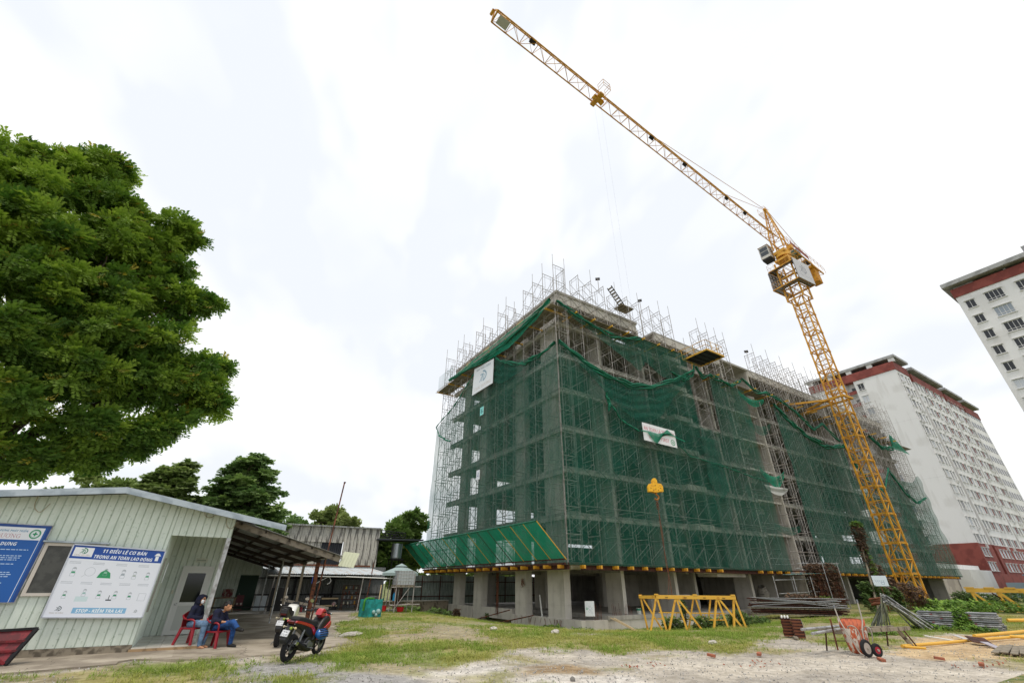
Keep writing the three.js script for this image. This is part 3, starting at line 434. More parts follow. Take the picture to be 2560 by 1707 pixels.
function bundle(side, pts, rad, seed, strands = 4, off = 0.1) {       // gathered net along a line
  const r = RNG(seed), b = new MB();
  for (let k = 0; k < strands; k++) { const ph = r() * 6, P = []; for (let j = 0; j + 1 < pts.length; j++) for (let q = 0; q < 4; q++) { const t = q / 4, s = lerp(pts[j][0], pts[j + 1][0], t), y = lerp(pts[j][1], pts[j + 1][1], t); P.push([s, y]); } P.push(pts[pts.length - 1]);
    const pp = P.map(([s, y], n) => { const dy = Math.sin(n * 0.9 + ph) * rad * 0.9 - rad * 0.7 * k * (0.4 + 0.6 * Math.sin(Math.PI * n / P.length)), o = off + Math.cos(n * 0.8 + ph) * rad * 0.7; return side === 'x' ? V(s, y + dy, -23.7 + o) : V(19.3 - o, y + dy, -s); });
    b.tube(pp, rad * (0.55 + r() * 0.4), 6, (t) => 0.75 + 0.4 * Math.sin(t * 40 + ph)); }
  return b;
}
function net(label, geo, mat, bundles = []) { const t = thing('safety_net', label, 'safety net'); mk('net_sheet', geo, mat, t); for (const b of bundles) b.mesh('gathered_edge', BUNCH, t); return t; }
const swagLow = [[19.45, 18.7], [21.9, 17.7], [24.5, 17.0], [27, 16.8], [30, 17.3], [33.5, 18.8], [36.9, 20.7]], swagUp = [[19.45, 22.7], [21, 22.3], [23, 21.7], [25.5, 21.3], [27.5, 21.5], [29.5, 22.15]];
net('large green net sheet over the wide side beside the corner, top gathered in a swag', sheet('x', 19.45, 36.1, 2.72, curve(swagLow), { seed: 11, nv: 44 }), NET, [bundle('x', swagLow, 0.11, 5, 5, 0.15)]);
net('second drooping layer of green net in fine folds below the long swag', sheet('x', 20, 37, (s) => curve(swagLow)(s) - lerp(0.5, 3.4, Math.sin(Math.PI * sm((s - 20) / 17))), curve(swagLow), { seed: 12, nv: 40, folds: 9, off: 0.14, foldAmp: 0.06 }), NET);
net('green net hanging from the roof edge beside the corner, sagging into a point', sheet('x', 19.45, 29.7, curve([[19.45, 22.45], [22.3, 21.3], [25, 20.2], [27.5, 19.2], [28.9, 18.5], [29.7, 19.4]]), curve(swagUp), { seed: 13, folds: 8, nv: 20 }), NET, [bundle('x', swagUp, 0.09, 6, 4, 0.1)]);
net('green net panel under the roof beam next to the yellow loading platform', sheet('x', 29.6, 36.3, curve([[29.6, 19.8], [32, 18.7], [34, 18.9], [36.3, 20.3]]), 22.2, { seed: 14, nv: 20 }), NET, [bundle('x', [[33.2, 19.6], [35, 19.2], [36.6, 20.2], [37.2, 21.4]], 0.1, 16, 4), bundle('x', [[37.4, 21.2], [38.2, 20.3], [39.6, 20.9], [41.2, 20.8], [43, 20.5], [45.4, 21.6]], 0.11, 17, 4)]);
net('dark green net sheet between the open slot and the stair recess', sheet('x', 36.1, 45.6, 2.72, (s) => (s < 39.4 ? 14.6 : 20.7 - (s - 39.4) * 0.05), { seed: 15, nv: 44, nu: 64 }), NET);
net('extra strip of green net bunched beside the hanging rope on the wide side', sheet('x', 35.6, 38.4, curve([[35.6, 9.5], [37, 8.2], [38.4, 9]]), 13.6, { seed: 18, folds: 5, off: 0.12, nv: 16 }), NET);
net('green net with a gathered cord crossing behind the white safety banner', sheet('x', 24.2, 36.3, curve([[24.2, 14.2], [27.4, 12.5], [31.6, 12.6], [34, 11.3], [36.3, 12.2]]), curve([[24.2, 14.6], [27, 15.8], [31, 16.2], [36.3, 15.4]]), { seed: 19, folds: 7, nv: 26, off: 0.1 }), NETL, [bundle('x', [[24.2, 15], [24.5, 14.3], [25.4, 13.4], [27.4, 12.6]], 0.06, 21, 3, 0.2), bundle('x', [[31.6, 12.6], [33.4, 11.5], [36, 11.3], [38, 11.2], [41, 10.9], [45.4, 10.5]], 0.05, 22, 2, 0.2), bundle('x', [[24.1, 15.2], [24.3, 14.6], [24.25, 13.9]], 0.14, 23, 3, 0.2)]);
{ const t = thing('safety_net', 'torn green net drapes hung across the open stair recess', 'safety net'); for (const [y, sag, m] of [[12.3, 1.4, NETB], [20.6, 0.9, NETB], [17.6, 1.2, NET], [6.9, 0.5, NET]]) { mk('net_sheet', sheet('x', 45.5, 50.2, (s) => y - 0.5 - sag * Math.sin(Math.PI * (s - 45.5) / 4.7), (s) => y - sag * 0.55 * Math.sin(Math.PI * (s - 45.5) / 4.7), { seed: 31 + y, folds: 6, nv: 10, off: -0.5 }), m, t); } mk('plastic_sheet', sheet('x', 45.6, 49.9, (s) => 10.3 - 0.7 * Math.sin(Math.PI * (s - 45.6) / 4.3), 10.5, { seed: 37, folds: 10, nv: 10, off: -0.5 }), std('#a9aaa6', 0.6, { side: THREE.DoubleSide }), t); }
const swag3 = [[51.2, 20], [53.5, 18.7], [57, 17.3], [60.5, 16.8], [63, 16.9], [66, 17.5]];
net('dense dark green net sheet behind the vine covered pole, left of the mast foot', sheet('x', 51.2, 66, 2.72, curve(swag3), { seed: 41, nv: 40 }), NET, [bundle('x', swag3, 0.13, 42, 5), bundle('x', [[45.6, 21.9], [48, 20.9], [50, 21.2], [53, 21.2], [56, 19.9], [59.5, 18.6], [62, 19.6], [65.6, 18]], 0.12, 43, 4)]);
net('dense green net sheet directly behind the yellow crane mast', sheet('x', 66, 78.2, 2.72, curve([[66, 13.5], [70, 12.4], [74, 13.2], [78.2, 15.6]]), { seed: 44, nv: 34 }), NET, [bundle('x', [[66, 17.6], [68, 15], [71, 12.6], [74, 12.9], [78, 16]], 0.1, 45, 4)]);
net('green net sheet with drooping folds at the far end of the wide side', sheet('x', 78, 89.5, 2.72, curve([[78, 16.2], [81, 14.8], [85, 14.9], [89.5, 16.4]]), { seed: 46, nv: 34, folds: 2.4, foldAmp: 0.12 }), NET, [bundle('x', [[78, 16.2], [80.5, 13], [84, 12.2], [88, 13]], 0.12, 47, 4), bundle('x', [[76, 20.4], [79, 19.3], [83.5, 20], [84.4, 21.8]], 0.13, 48, 5)]);
net('small peaked green net over the top deck at the far end', sheet('x', 84.2, 90, 19.75, (s) => 22.2 - (s - 84.2) * 0.4, { seed: 49, nv: 8, folds: 5 }), NETB);
const swagL = [[23.8, 18.6], [26.2, 18.5], [28, 18.6], [30, 19.4], [32, 20.4], [33.5, 21.5]];
net('green net sheet covering the short side, pale where the sky shows through', sheet('z', 23.8, 46.9, 2.72, curve([...swagL, [37.6, 21.4], [39.2, 20.8], [40.6, 19.7], [43.2, 18.8], [46.9, 17.7]]), { seed: 51, nv: 46 }), NET, [bundle('z', swagL, 0.1, 52, 4), bundle('z', [[37.6, 21.2], [39.2, 20.7], [40.6, 19.6], [43.4, 18.8], [46.8, 17.7]], 0.07, 53, 3), bundle('z', [[46.8, 17.6], [45.8, 16.6], [44, 15.6], [42.4, 15.1]], 0.07, 54, 3)]);
net('second fold of green net sagging beside the company banner', sheet('z', 26.5, 34, curve([[26.5, 18.2], [29, 18], [32, 18], [34, 18.8]]), curve([[26.5, 18.5], [30, 19.4], [32, 20.4], [34, 21.4]]), { seed: 55, folds: 9, nv: 18, off: 0.1 }), NET);
net('rolled green net band hung under the upper deck of the short side', sheet('z', 23.8, 43.6, curve([[23.8, 22.4], [26, 21.8], [30.3, 21.0], [35, 21.4], [39, 22], [43.6, 22.5]]), 22.75, { seed: 56, folds: 12, nv: 12, off: 0.35 }), NETB, [bundle('z', [[23.8, 22.7], [27, 22.3], [31, 21.8], [36, 21.8], [43.6, 22.6]], 0.1, 57, 4, 0.4)]);
net('faint green net on the railing over the end of the upper deck', sheet('z', 43, 47, 22.5, 24.3, { seed: 58, nv: 8, off: 0.3 }), NETL);

{ // catch fan jutting over the plinth on the short side
  const t = thing('catch_fan', 'slanted green net fan on poles jutting out above the ground floor', 'safety fan'), a = V(19.3, 3.05, -23.85), b = V(19.3, 2.95, -47.4), c = V(17, 5, -47.3), d = V(17, 5.1, -23.75), n = 15, g = new MB(), r = RNG(77);
  const P = (s, q) => a.clone().lerp(b, s).lerp(d.clone().lerp(c, s), q);
  const nu = 90, nv = 10; for (let j = 0; j <= nv; j++) for (let i = 0; i <= nu; i++) { const p = P(i / nu, j / nv), sag = -0.1 * Math.abs(Math.sin(Math.PI * n * i / nu)) * Math.sin(Math.PI * j / nv) * (0.4 + fbm(i * 0.2, 3, 4, 2)); g.vert(p.x + sag * 0.6, p.y + sag, p.z, 0, 1, 0, i / nu * 23.5, j / nv * 3.1); }
  for (let j = 0; j < nv; j++) for (let i = 0; i < nu; i++) { const k = j * (nu + 1) + i; g.i.push(k, k + 1, k + nu + 2, k, k + nu + 2, k + nu + 1); }
  const gg = g.geo(); gg.computeVertexNormals(); mk('net_sheet', gg, NETB, t);
  for (let k = 0; k <= n; k++) { const s = k / n; new MB().rod(P(s, 0).add(V(0.05, -0.05, 0)), P(s, 1), 0.03, 5).mesh('outrigger_pole', k % 3 === 0 || k < 3 ? M.yellowSteel : M.rustDark, t); }
  new MB().rod(d, c, 0.05, 6).mesh('edge_pole', BUNCH, t); new MB().rod(a, b, 0.05, 6).mesh('foot_pole', M.rustDark, t);
}
// ---------- banners and boards on the net ----------
function logo(g, x, y, s, col) {                     // the swept two-letter company mark
  g.save(); g.translate(x, y); g.scale(s, s); g.strokeStyle = g.fillStyle = col; g.lineWidth = 0.09; g.lineCap = 'butt';
  g.beginPath(); g.moveTo(-0.5, 0.35); g.bezierCurveTo(-0.3, 0.3, -0.25, -0.05, 0.0, -0.18); g.lineTo(-0.02, -0.1); g.bezierCurveTo(-0.2, 0.05, -0.2, 0.38, -0.5, 0.35); g.fill();
  g.beginPath(); g.moveTo(-0.35, -0.2); g.lineTo(0.12, -0.2); g.moveTo(0.02, -0.2); g.lineTo(-0.12, 0.36); g.moveTo(0.2, -0.16); g.lineTo(0.12, 0.34); g.stroke();
  g.lineWidth = 0.13; g.beginPath(); g.moveTo(-0.05, -0.42); g.bezierCurveTo(0.6, -0.42, 0.6, 0.3, 0.05, 0.36); g.stroke(); g.restore();
}
function cross(g, x, y, r) { g.save(); g.translate(x, y); g.strokeStyle = g.fillStyle = '#1f8a5d'; g.lineWidth = r * 0.22; g.beginPath(); g.arc(0, 0, r * 0.88, 0, 7); g.stroke(); g.lineWidth = r * 0.05; g.beginPath(); g.arc(0, 0, r * 0.68, 0, 7); g.stroke(); g.fillRect(-r * 0.42, -r * 0.14, r * 0.84, r * 0.28); g.fillRect(-r * 0.14, -r * 0.42, r * 0.28, r * 0.84); g.restore(); }
const faceMat = (t, rough = 0.6) => new THREE.MeshStandardMaterial({ map: t, roughness: rough });
const uv01 = [[0, 0], [1, 0], [1, 1], [0, 1]];
function facing(a, b, c, d, thick) { const m = new MB().quad(a, b, c, d, uv01); return m; }
{
  const t = thing('banner', 'white company banner hung on the net under the upper deck', 'banner');
  const bt = canvas(512, 400, (g, w, h) => { g.fillStyle = '#dfe3e8'; g.fillRect(0, 0, w, h); g.fillStyle = '#8a929c'; vtext(g, 'NHÀ THẦU CHÍNH', w / 2, 66, 44, { max: 420 }); logo(g, w * 0.5, h * 0.46, 190, '#7d9db0'); g.fillStyle = '#b8aaa2'; vtext(g, 'THÁI DƯƠNG', w / 2, h - 44, 64, { bold: false, face: 'serif', max: 430 }); });
  new MB().quad(V(19.06, 18.66, -37.68), V(19.06, 18.55, -33.42), V(19.1, 21.2, -33.39), V(19.1, 21.64, -37.49), uv01).mesh('printed_face', faceMat(bt), t);
  new MB().hexa([V(19.08, 18.66, -37.66), V(19.08, 18.55, -33.44), V(19.1, 18.55, -33.44), V(19.1, 18.66, -37.66), V(19.12, 21.63, -37.47), V(19.12, 21.19, -33.41), V(19.14, 21.19, -33.41), V(19.14, 21.63, -37.47)]).mesh('backing', M.white, t);
  for (const [ch, y0, y1, z0, z1, bg, fg, lab] of [['6', 15.92, 16.75, -35.84, -35.15, '#7ed3cf', '#0f5a66', 'turquoise board with the number 6 on a column'], ['4', 9.85, 10.7, -36.03, -35.4, '#dfe2ea', '#8d94aa', 'white board with the number 4 on a column']]) {
    const n = thing('floor_number_board', lab, 'sign'); const ct = canvas(96, 128, (g, w, h) => { g.fillStyle = bg; g.fillRect(0, 0, w, h); g.fillStyle = fg; g.font = 'bold 96px sans-serif'; g.textAlign = 'center'; g.fillText(ch, w / 2, 100); });
    new MB().b2(19.12, 19.14, y0, y1, z0, z1).mesh('board', M.white, n); new MB().quad(V(19.115, y0, z0), V(19.115, y0, z1), V(19.115, y1, z1), V(19.115, y1, z0), uv01).mesh('printed_face', faceMat(ct), n);
  }
  const s = thing('banner', 'white safety banner with red letters and green cross partly covered by net', 'banner');
  const st = canvas(640, 256, (g, w, h) => { g.fillStyle = '#e4e4e8'; g.fillRect(0, 0, w, h); g.fillStyle = '#c9868e'; vtext(g, 'AN TOÀN LÀ TRÊN HẾT', w / 2, 100, 72, { max: w - 40 }); vtext(g, 'SAFETY FIRST', w * 0.46, 206, 72, { max: w * 0.62 }); cross(g, w - 74, h - 66, 44); });
  const Z = -23.2; new MB().quad(V(27.5, 11.83, Z), V(31.53, 11.78, Z), V(31.52, 13.26, Z), V(27.5, 13.33, Z), uv01).mesh('printed_face', faceMat(st), s); new MB().b2(27.51, 31.51, 11.84, 13.24, Z - 0.03, Z - 0.005).mesh('backing', M.white, s);
  const f = thing('safety_net', 'torn flap of bright green net hanging across the safety banner', 'safety net'); const fl = new MB(); const tp = [[27.2, 12.6], [28.2, 12.65], [29.2, 12.62], [29.9, 12.8], [30.5, 13.2], [31, 12.9], [31.7, 12.7], [32.6, 12.55]], bt2 = [[27.2, 12.5], [27.9, 12.5], [28.55, 11.85], [28.95, 11.75], [29.2, 12.3], [29.8, 12.7], [31.2, 12.68], [32.6, 12.45]]; for (let k = 0; k < tp.length; k++) { fl.vert(bt2[k][0], bt2[k][1], Z + 0.09, 0, 0, 1, bt2[k][0], 0); fl.vert(tp[k][0], tp[k][1], Z + 0.06 + (k % 2) * 0.05, 0, 0, 1, tp[k][0], 1); } for (let k = 0; k + 1 < tp.length; k++) fl.i.push(2 * k, 2 * k + 2, 2 * k + 3, 2 * k, 2 * k + 3, 2 * k + 1); const fgm = fl.geo(); fgm.computeVertexNormals(); mk('net_sheet', fgm, NETB, f);
}
// ---------- tower crane ----------
{
  const t = thing('tower_crane', 'tall yellow lattice tower crane with long jib standing beside the building', 'crane', [59.5, 0, -20]);
  const Y = M.craneSteel, RM = -0.07, RU = 0.05, H = 2.78, s = 0.725;
  const part = (b, name, mat, ry, parent = t) => { const m = b.mesh(name, mat, parent); m.rotation.y = ry; return m; };
  const sec = new MB();
  for (const x of [-s, s]) for (const z of [-s, s]) { sec.bar(V(x, 0, z), V(x, H, z), 0.15, 0.15, V(0, 0, 1)); sec.box(x, 0.02, z, 0.22, 0.24, 0.22); }
  for (let f = 0; f < 4; f++) {
    const a = f * Math.PI / 2, R = (x, y) => V(x * Math.cos(a) + s * Math.sin(a), y, -x * Math.sin(a) + s * Math.cos(a)), in_ = 0.08;
    for (const y of [0.1, H / 2]) sec.bar(R(-s + in_, y), R(s - in_, y), 0.07, 0.09);
    sec.bar(R(-s + in_, 0.2), R(s - in_, 0.2), 0.05, 0.05);
    const fl = f % 2 ? -1 : 1; sec.bar(R(-fl * (s - in_), 0.14), R(fl * (s - in_), H / 2 - 0.05), 0.065, 0.065); sec.bar(R(fl * (s - in_), H / 2 + 0.05), R(-fl * (s - in_), H - 0.05), 0.065, 0.065);
  }
  const sg = sec.geo(); for (let k = 0; k < 13; k++) { const m = mk('mast_section', sg, Y, t); m.position.y = k * H - 0.2; m.rotation.y = RM; }
  const lad = new MB(); for (const z of [-0.2, 0.2]) lad.rod(V(0.35, 0, z), V(0.35, 36, z), 0.025, 4); for (let y = 0.3; y < 36; y += 0.42) lad.rod(V(0.35, y, -0.2), V(0.35, y, 0.2), 0.014, 4); for (let y = 2; y < 36; y += 0.9) lad.poly([V(0.35, y, -0.32), V(-0.25, y, -0.3), V(-0.25, y, 0.3), V(0.35, y, 0.32)], 0.014, 3); part(lad, 'ladder', M.galv, RM);
  new MB().box(0, -0.5, 0, 4.2, 1, 4.2).mesh('foundation_block', M.concrete, t);
  // wall tie
  const tie = new MB(); for (const [a, b] of [[[-1, -1], [1, -1]], [[-1, 1], [1, 1]], [[-1, -1], [-1, 1]], [[1, -1], [1, 1]]]) tie.bar(V(a[0], 21.2, a[1]), V(b[0], 21.2, b[1]), 0.22, 0.22); part(tie, 'tie_collar', Y, RM);
  for (const [a, b] of [[V(-1, 21.2, -1), V(-2.2, 21.7, -5.4)], [V(-0.9, 21.15, -1.1), V(1.9, 21.5, -5.4)], [V(1, 21.2, -1), V(0.7, 20.9, -5.4)]]) new MB().bar(a, b, 0.2, 0.22).mesh('tie_strut', Y, t);
  // climbing cage with work platforms
  const cg = new MB(), c = 1.05; for (const x of [-c, c]) for (const z of [-c, c]) cg.bar(V(x, 35.6, z), V(x, 42.2, z), 0.18, 0.18, V(0, 0, 1));
  for (let f = 0; f < 4; f++) { const a = f * Math.PI / 2, R = (x, y) => V(x * Math.cos(a) + c * Math.sin(a), y, -x * Math.sin(a) + c * Math.cos(a)); for (const y of [35.7, 37.5, 39.4, 41.2]) cg.bar(R(-c, y), R(c, y), 0.1, 0.16); for (let k = 0; k < 3; k++) { const y = 35.7 + k * 1.85; cg.bar(R(-c, y), R(0, y + 1.75), 0.06, 0.06); cg.bar(R(c, y), R(0, y + 1.75), 0.06, 0.06); } }
  part(cg, 'climbing_frame', Y, RM);
  for (const [y, x0, x1, z0, z1] of [[37.65, -2.2, 1.5, -1.85, 1.75], [40.9, -1.9, 1.5, -1.8, 1.75]]) {
    const w = new MB(); for (const [a, b] of [[[x0, z0], [x1, z0]], [[x0, z1], [x1, z1]], [[x0, z0], [x0, z1]], [[x1, z0], [x1, z1]]]) w.bar(V(a[0], y, a[1]), V(b[0], y, b[1]), 0.1, 0.12); for (let k = 1; k < 6; k++) { w.bar(V(x0, y, lerp(z0, z1, k / 6)), V(x1, y, lerp(z0, z1, k / 6)), 0.05, 0.05); } part(w, 'walkway_frame', Y, RM);
    const pl = new MB(); pl.b2(x0, x1, y + 0.06, y + 0.09, z0, -c - 0.1); pl.b2(x0, x1, y + 0.06, y + 0.09, c + 0.1, z1); pl.b2(x0, -c - 0.1, y + 0.06, y + 0.09, -c - 0.09, c + 0.09); part(pl, 'walkway_grating', M.greyMetal, RM);
    const rl = new MB(); for (const h of [0.55, 1.1]) { rl.rod(V(x0, y + h, z0), V(x1, y + h, z0), 0.02, 4); rl.rod(V(x0, y + h, z0), V(x0, y + h, z1), 0.02, 4); rl.rod(V(x0, y + h, z1), V(x1, y + h, z1), 0.02, 4); } for (let k = 0; k <= 4; k++) { for (const z of [z0, z1]) rl.rod(V(lerp(x0, x1, k / 4), y, z), V(lerp(x0, x1, k / 4), y + 1.1, z), 0.018, 4); rl.rod(V(x0, y, lerp(z0, z1, k / 4)), V(x0, y + 1.1, lerp(z0, z1, k / 4)), 0.018, 4); } part(rl, 'handrail', Y, RM);
  }
  const lt = canvas(256, 256, (g, w, h) => { g.fillStyle = '#c3c2c6'; g.fillRect(0, 0, w, h); logo(g, w * 0.45, h * 0.45, 120, '#8f8f96'); g.fillStyle = '#a09fa6'; vtext(g, 'THÁI DƯƠNG', w * 0.5, h * 0.82, 34, { bold: false, face: 'serif' }); });
  for (const [z, x0, x1, y0, y1] of [[1.84, -2.2, 1.5, 37.6, 41], [-1.93, -1.9, 1.3, 37.8, 40.8]]) { const p = new MB().b2(x0, x1, y0, y1, z - 0.03, z + 0.03); const m = part(p, 'advertising_panel', std('#b9b8bc', 0.6), RM); const f = new MB(); z > 0 ? f.quad(V(x0, y0, z + 0.036), V(x1, y0, z + 0.036), V(x1, y1, z + 0.036), V(x0, y1, z + 0.036), uv01) : f.quad(V(x1, y0, z - 0.036), V(x0, y0, z - 0.036), V(x0, y1, z - 0.036), V(x1, y1, z - 0.036), uv01); f.mesh('printed_face', faceMat(lt), m); const gr = new MB(); for (let k = 0; k <= 4; k++) { const x = lerp(x0, x1, k / 4), zz = z - Math.sign(z) * 0.06; gr.bar(V(x, y0, zz), V(x, y1, zz), 0.04, 0.04, V(0, 0, 1)); gr.bar(V(x0, lerp(y0, y1, k / 4), zz), V(x1, lerp(y0, y1, k / 4), zz), 0.04, 0.04); } gr.mesh('panel_frame', M.blackMetal, m); }
  // slewing unit
  const sl = new MB(); sl.add(new THREE.CylinderGeometry(0.95, 0.95, 0.5, 20), M4(0, 43.4, 0)); sl.box(0, 42.6, 0, 1.9, 0.35, 1.9); sl.box(0, 44.0, 0, 1.6, 0.5, 1.6); sl.box(0.9, 44.8, 0.9, 0.6, 0.7, 0.6); part(sl, 'slewing_unit', Y, RM);
  const tw = new MB(); for (const x of [-0.7, 0.7]) for (const z of [-0.7, 0.7]) tw.bar(V(x, 44.6, z), V(x, 47.3, z), 0.16, 0.16, V(0, 0, 1)); for (const z of [-0.7, 0.7]) { tw.bar(V(-0.7, 44.8, z), V(0.7, 46.2, z), 0.08, 0.08); tw.bar(V(-0.7, 46.2, z), V(0.7, 46.2, z), 0.12, 0.12); } part(tw, 'slewing_tower', Y, RU);
  // A frame head
  const hd = new MB(), ap = V(-0.1, 52.6, 0); for (const z of [-0.65, 0.65]) { hd.bar(V(-0.8, 46.9, z), ap.clone().add(V(0, 0, z * 0.2)), 0.13, 0.13); hd.bar(V(0.9, 46.9, z), ap.clone().add(V(0.1, 0, z * 0.2)), 0.13, 0.13); } for (let k = 0; k < 6; k++) { const f = k / 6, f2 = (k + 1) / 6, L = (q, x, z) => V(lerp(x, ap.x, q), lerp(46.9, 52.6, q), lerp(z, z * 0.2, q)); for (const x of [-0.8, 0.9]) { hd.bar(L(f, x, -0.65), L(f2, x, 0.65), 0.05, 0.05); hd.bar(L(f, x, -0.65), L(f, x, 0.65), 0.05, 0.05); } for (const z of [-0.65, 0.65]) hd.bar(L(f, -0.8, z), L(f2, 0.9, z), 0.05, 0.05); } hd.box(-0.15, 52.6, 0, 0.7, 0.3, 0.4); hd.rod(V(0.3, 52.6, 0), V(0.3, 53.6, 0), 0.02, 4); part(hd, 'tower_head', Y, RU);
  const wk = new MB(); for (let k = 0; k < 6; k++) wk.bar(V(-1.9 + k * 0.3, 51, -0.5), V(-1.9 + k * 0.3, 51, 0.5), 0.05, 0.05); for (const z of [-0.5, 0.5]) { wk.bar(V(-1.9, 51, z), V(-0.2, 51, z), 0.05, 0.06); wk.rod(V(-1.9, 52, z), V(-0.4, 52, z), 0.018, 4); wk.rod(V(-1.9, 51, z), V(-1.9, 52, z), 0.018, 4); } wk.rod(V(-1.9, 52, -0.5), V(-1.9, 52, 0.5), 0.018, 4); part(wk, 'head_platform', Y, RU);
  // jib, eight lattice lengths
  const jl = 6.2, w = 0.57, jh = 1.15, js = new MB(); for (const z of [-w, w]) js.bar(V(0, 0, z), V(-jl, 0, z), 0.1, 0.1); js.bar(V(0, jh, 0), V(-jl, jh, 0), 0.1, 0.1);
  for (let k = 0; k < 4; k++) { const x = -k * jl / 4, x2 = -(k + 1) * jl / 4, xm = (x + x2) / 2; for (const z of [-w, w]) { js.bar(V(x, 0, z), V(xm, jh, 0), 0.035, 0.035); js.bar(V(xm, jh, 0), V(x2, 0, z), 0.035, 0.035); } js.bar(V(x, 0, -w), V(x, 0, w), 0.05, 0.05); js.bar(V(x, 0, k % 2 ? w : -w), V(x2, 0, k % 2 ? -w : w), 0.04, 0.04); }
  const jg = js.geo(); for (let k = 0; k < 8; k++) { const m = mk('jib_section', jg, Y, t), d = -0.9 - k * jl; m.rotation.y = RU; m.position.set(Math.cos(RU) * d, 46, -Math.sin(RU) * d); }
  const J = (x, y, z) => V(Math.cos(RU) * x + Math.sin(RU) * z, y, -Math.sin(RU) * x + Math.cos(RU) * z);
  const tip = new MB(); tip.bar(V(-50.5, 46, -w), V(-50.5, 46, w), 0.14, 0.14); tip.bar(V(-50.5, 46, -w), V(-50.5, 47.15, 0), 0.1, 0.1); tip.bar(V(-50.5, 46, w), V(-50.5, 47.15, 0), 0.1, 0.1); tip.rod(V(-50.8, 46.2, -0.2), V(-50.8, 46.2, 0.3), 0.14, 8); part(tip, 'jib_end', Y, RU); part(new MB().box(-49.6, 45.98, 0, 1.1, 0.03, 0.8), 'jib_end_plate', std('#c9c8d2', 0.6), RU);
  for (const x of [-46.4, -29.2, -23, -14, -9.5]) part(new MB().box(x, 46.2, 0.3, 0.65, 0.5, 0.12, [0.9, 0, 0]), 'work_light', M.blackMetal, RU);
  const pen = new MB(); pen.rod(J(-0.3, 52.7, 0), J(-29.6, 47.25, 0), 0.035, 4); pen.rod(J(-0.3, 52.5, 0), J(-14.2, 47.25, 0), 0.035, 4); for (const z of [-0.5, 0.5]) pen.rod(J(0.1, 52.7, z * 0.2), J(11.4, 46.3, z), 0.035, 4); pen.mesh('pendant_bar', Y, t);
  // counter jib
  const cj = new MB(); for (const z of [-0.65, 0.65]) { cj.bar(V(0.8, 46, z), V(13.4, 46, z), 0.16, 0.26); } for (let k = 0; k < 12; k++) { const x = 1 + k * 1.05; cj.bar(V(x, 45.95, -0.65), V(x, 45.95, 0.65), 0.08, 0.1); cj.bar(V(x, 45.95, k % 2 ? -0.65 : 0.65), V(x + 1.05, 45.95, k % 2 ? 0.65 : -0.65), 0.05, 0.05); } part(cj, 'counter_jib', Y, RU);
  const cr = new MB(); for (const z of [-0.95, 0.95]) { for (const h of [46.6, 47.1]) cr.rod(V(1, h, z), V(13.6, h, z), 0.02, 4); for (let k = 0; k <= 10; k++) cr.rod(V(1 + k * 1.26, 46, z), V(1 + k * 1.26, 47.1, z), 0.02, 4); } part(cr, 'counter_jib_railing', Y, RU);
  part(new MB().b2(2.1, 8, 46.15, 46.85, 0.86, 0.9), 'red_side_sheet', mottled('#a1555c', '#7f3f45', 1, 61), RU); part(new MB().box(5.6, 46.5, 0, 1.6, 0.9, 1.1), 'winch_box', std('#3f5a48', 0.6), RU); part(new MB().box(8.4, 46.1, 0.1, 1, 0.5, 1), 'electrical_box', std('#22283a', 0.5), RU);
  part(new MB().b2(10, 11.6, 43.3, 45.75, -0.55, 0.55), 'counterweight', mottled('#c98c26', '#a66c18', 1.4, 63), RU); part(new MB().b2(9.6, 11.9, 45.76, 46.0, -0.75, 0.75), 'counterweight_seat', Y, RU);
  // cab
  const cab = new MB().box(-0.55, 44.75, -1.75, 1.5, 2.1, 1.35).mesh('cab', std('#c9c6c0', 0.55), t); cab.rotation.y = RU;
  for (const [a, b] of [[44.15, 44.85], [44.95, 45.6]]) { new MB().b2(-1.315, -1.305, a, b, -2.3, -1.2).mesh('cab_window', M.glassDark, cab); new MB().b2(-1.2, 0.1, a, b, -1.07, -1.06).mesh('cab_window', M.glassDark, cab); } new MB().box(-0.55, 43.55, -1.75, 1.3, 0.3, 1.2).mesh('cab_floor', M.blackMetal, cab); new MB().box(-0.55, 45.84, -1.75, 1.6, 0.08, 1.45).mesh('cab_roof', std('#a58a78', 0.7), cab);
  // trolley
  const tr = new MB(); tr.box(-37.7, 45.75, 0, 0.5, 0.22, 1.6); tr.box(-37.7, 45.6, 0.1, 1.2, 0.12, 0.5); tr.rod(V(-38.2, 45.5, -0.1), V(-38.2, 45.5, 0.3), 0.22, 8); tr.rod(V(-37.2, 45.5, -0.1), V(-37.2, 45.5, 0.3), 0.22, 8); const trm = part(tr, 'trolley', Y, RU);
  const bk = new MB(); for (const y of [46, 46.5, 47]) bk.poly([V(-38.1, y, 0.65), V(-38.1, y, 1.4), V(-37.1, y, 1.4), V(-37.1, y, 0.65)], 0.025, 4); for (const [x, z] of [[-38.1, 0.65], [-38.1, 1.4], [-37.1, 1.4], [-37.1, 0.65]]) bk.rod(V(x, 46, z), V(x, 47, z), 0.025, 4); bk.mesh('maintenance_basket', Y, trm);
  // hook block
  const hk = thing('hook_block', 'yellow crane hook block hanging in front of the green net', 'hook block', [21.85, 6.2, -18.16], -0.62);
  const sh = new THREE.Shape([[-0.62, 0], [-0.62, 0.42], [-0.5, 0.62], [-0.2, 0.66], [-0.2, 0.9], [-0.1, 1.08], [0.1, 1.08], [0.2, 0.9], [0.2, 0.66], [0.5, 0.62], [0.62, 0.42], [0.62, 0], [0.3, 0], [0.16, -0.06], [-0.16, -0.06], [-0.3, 0]].map((q) => new THREE.Vector2(...q)));
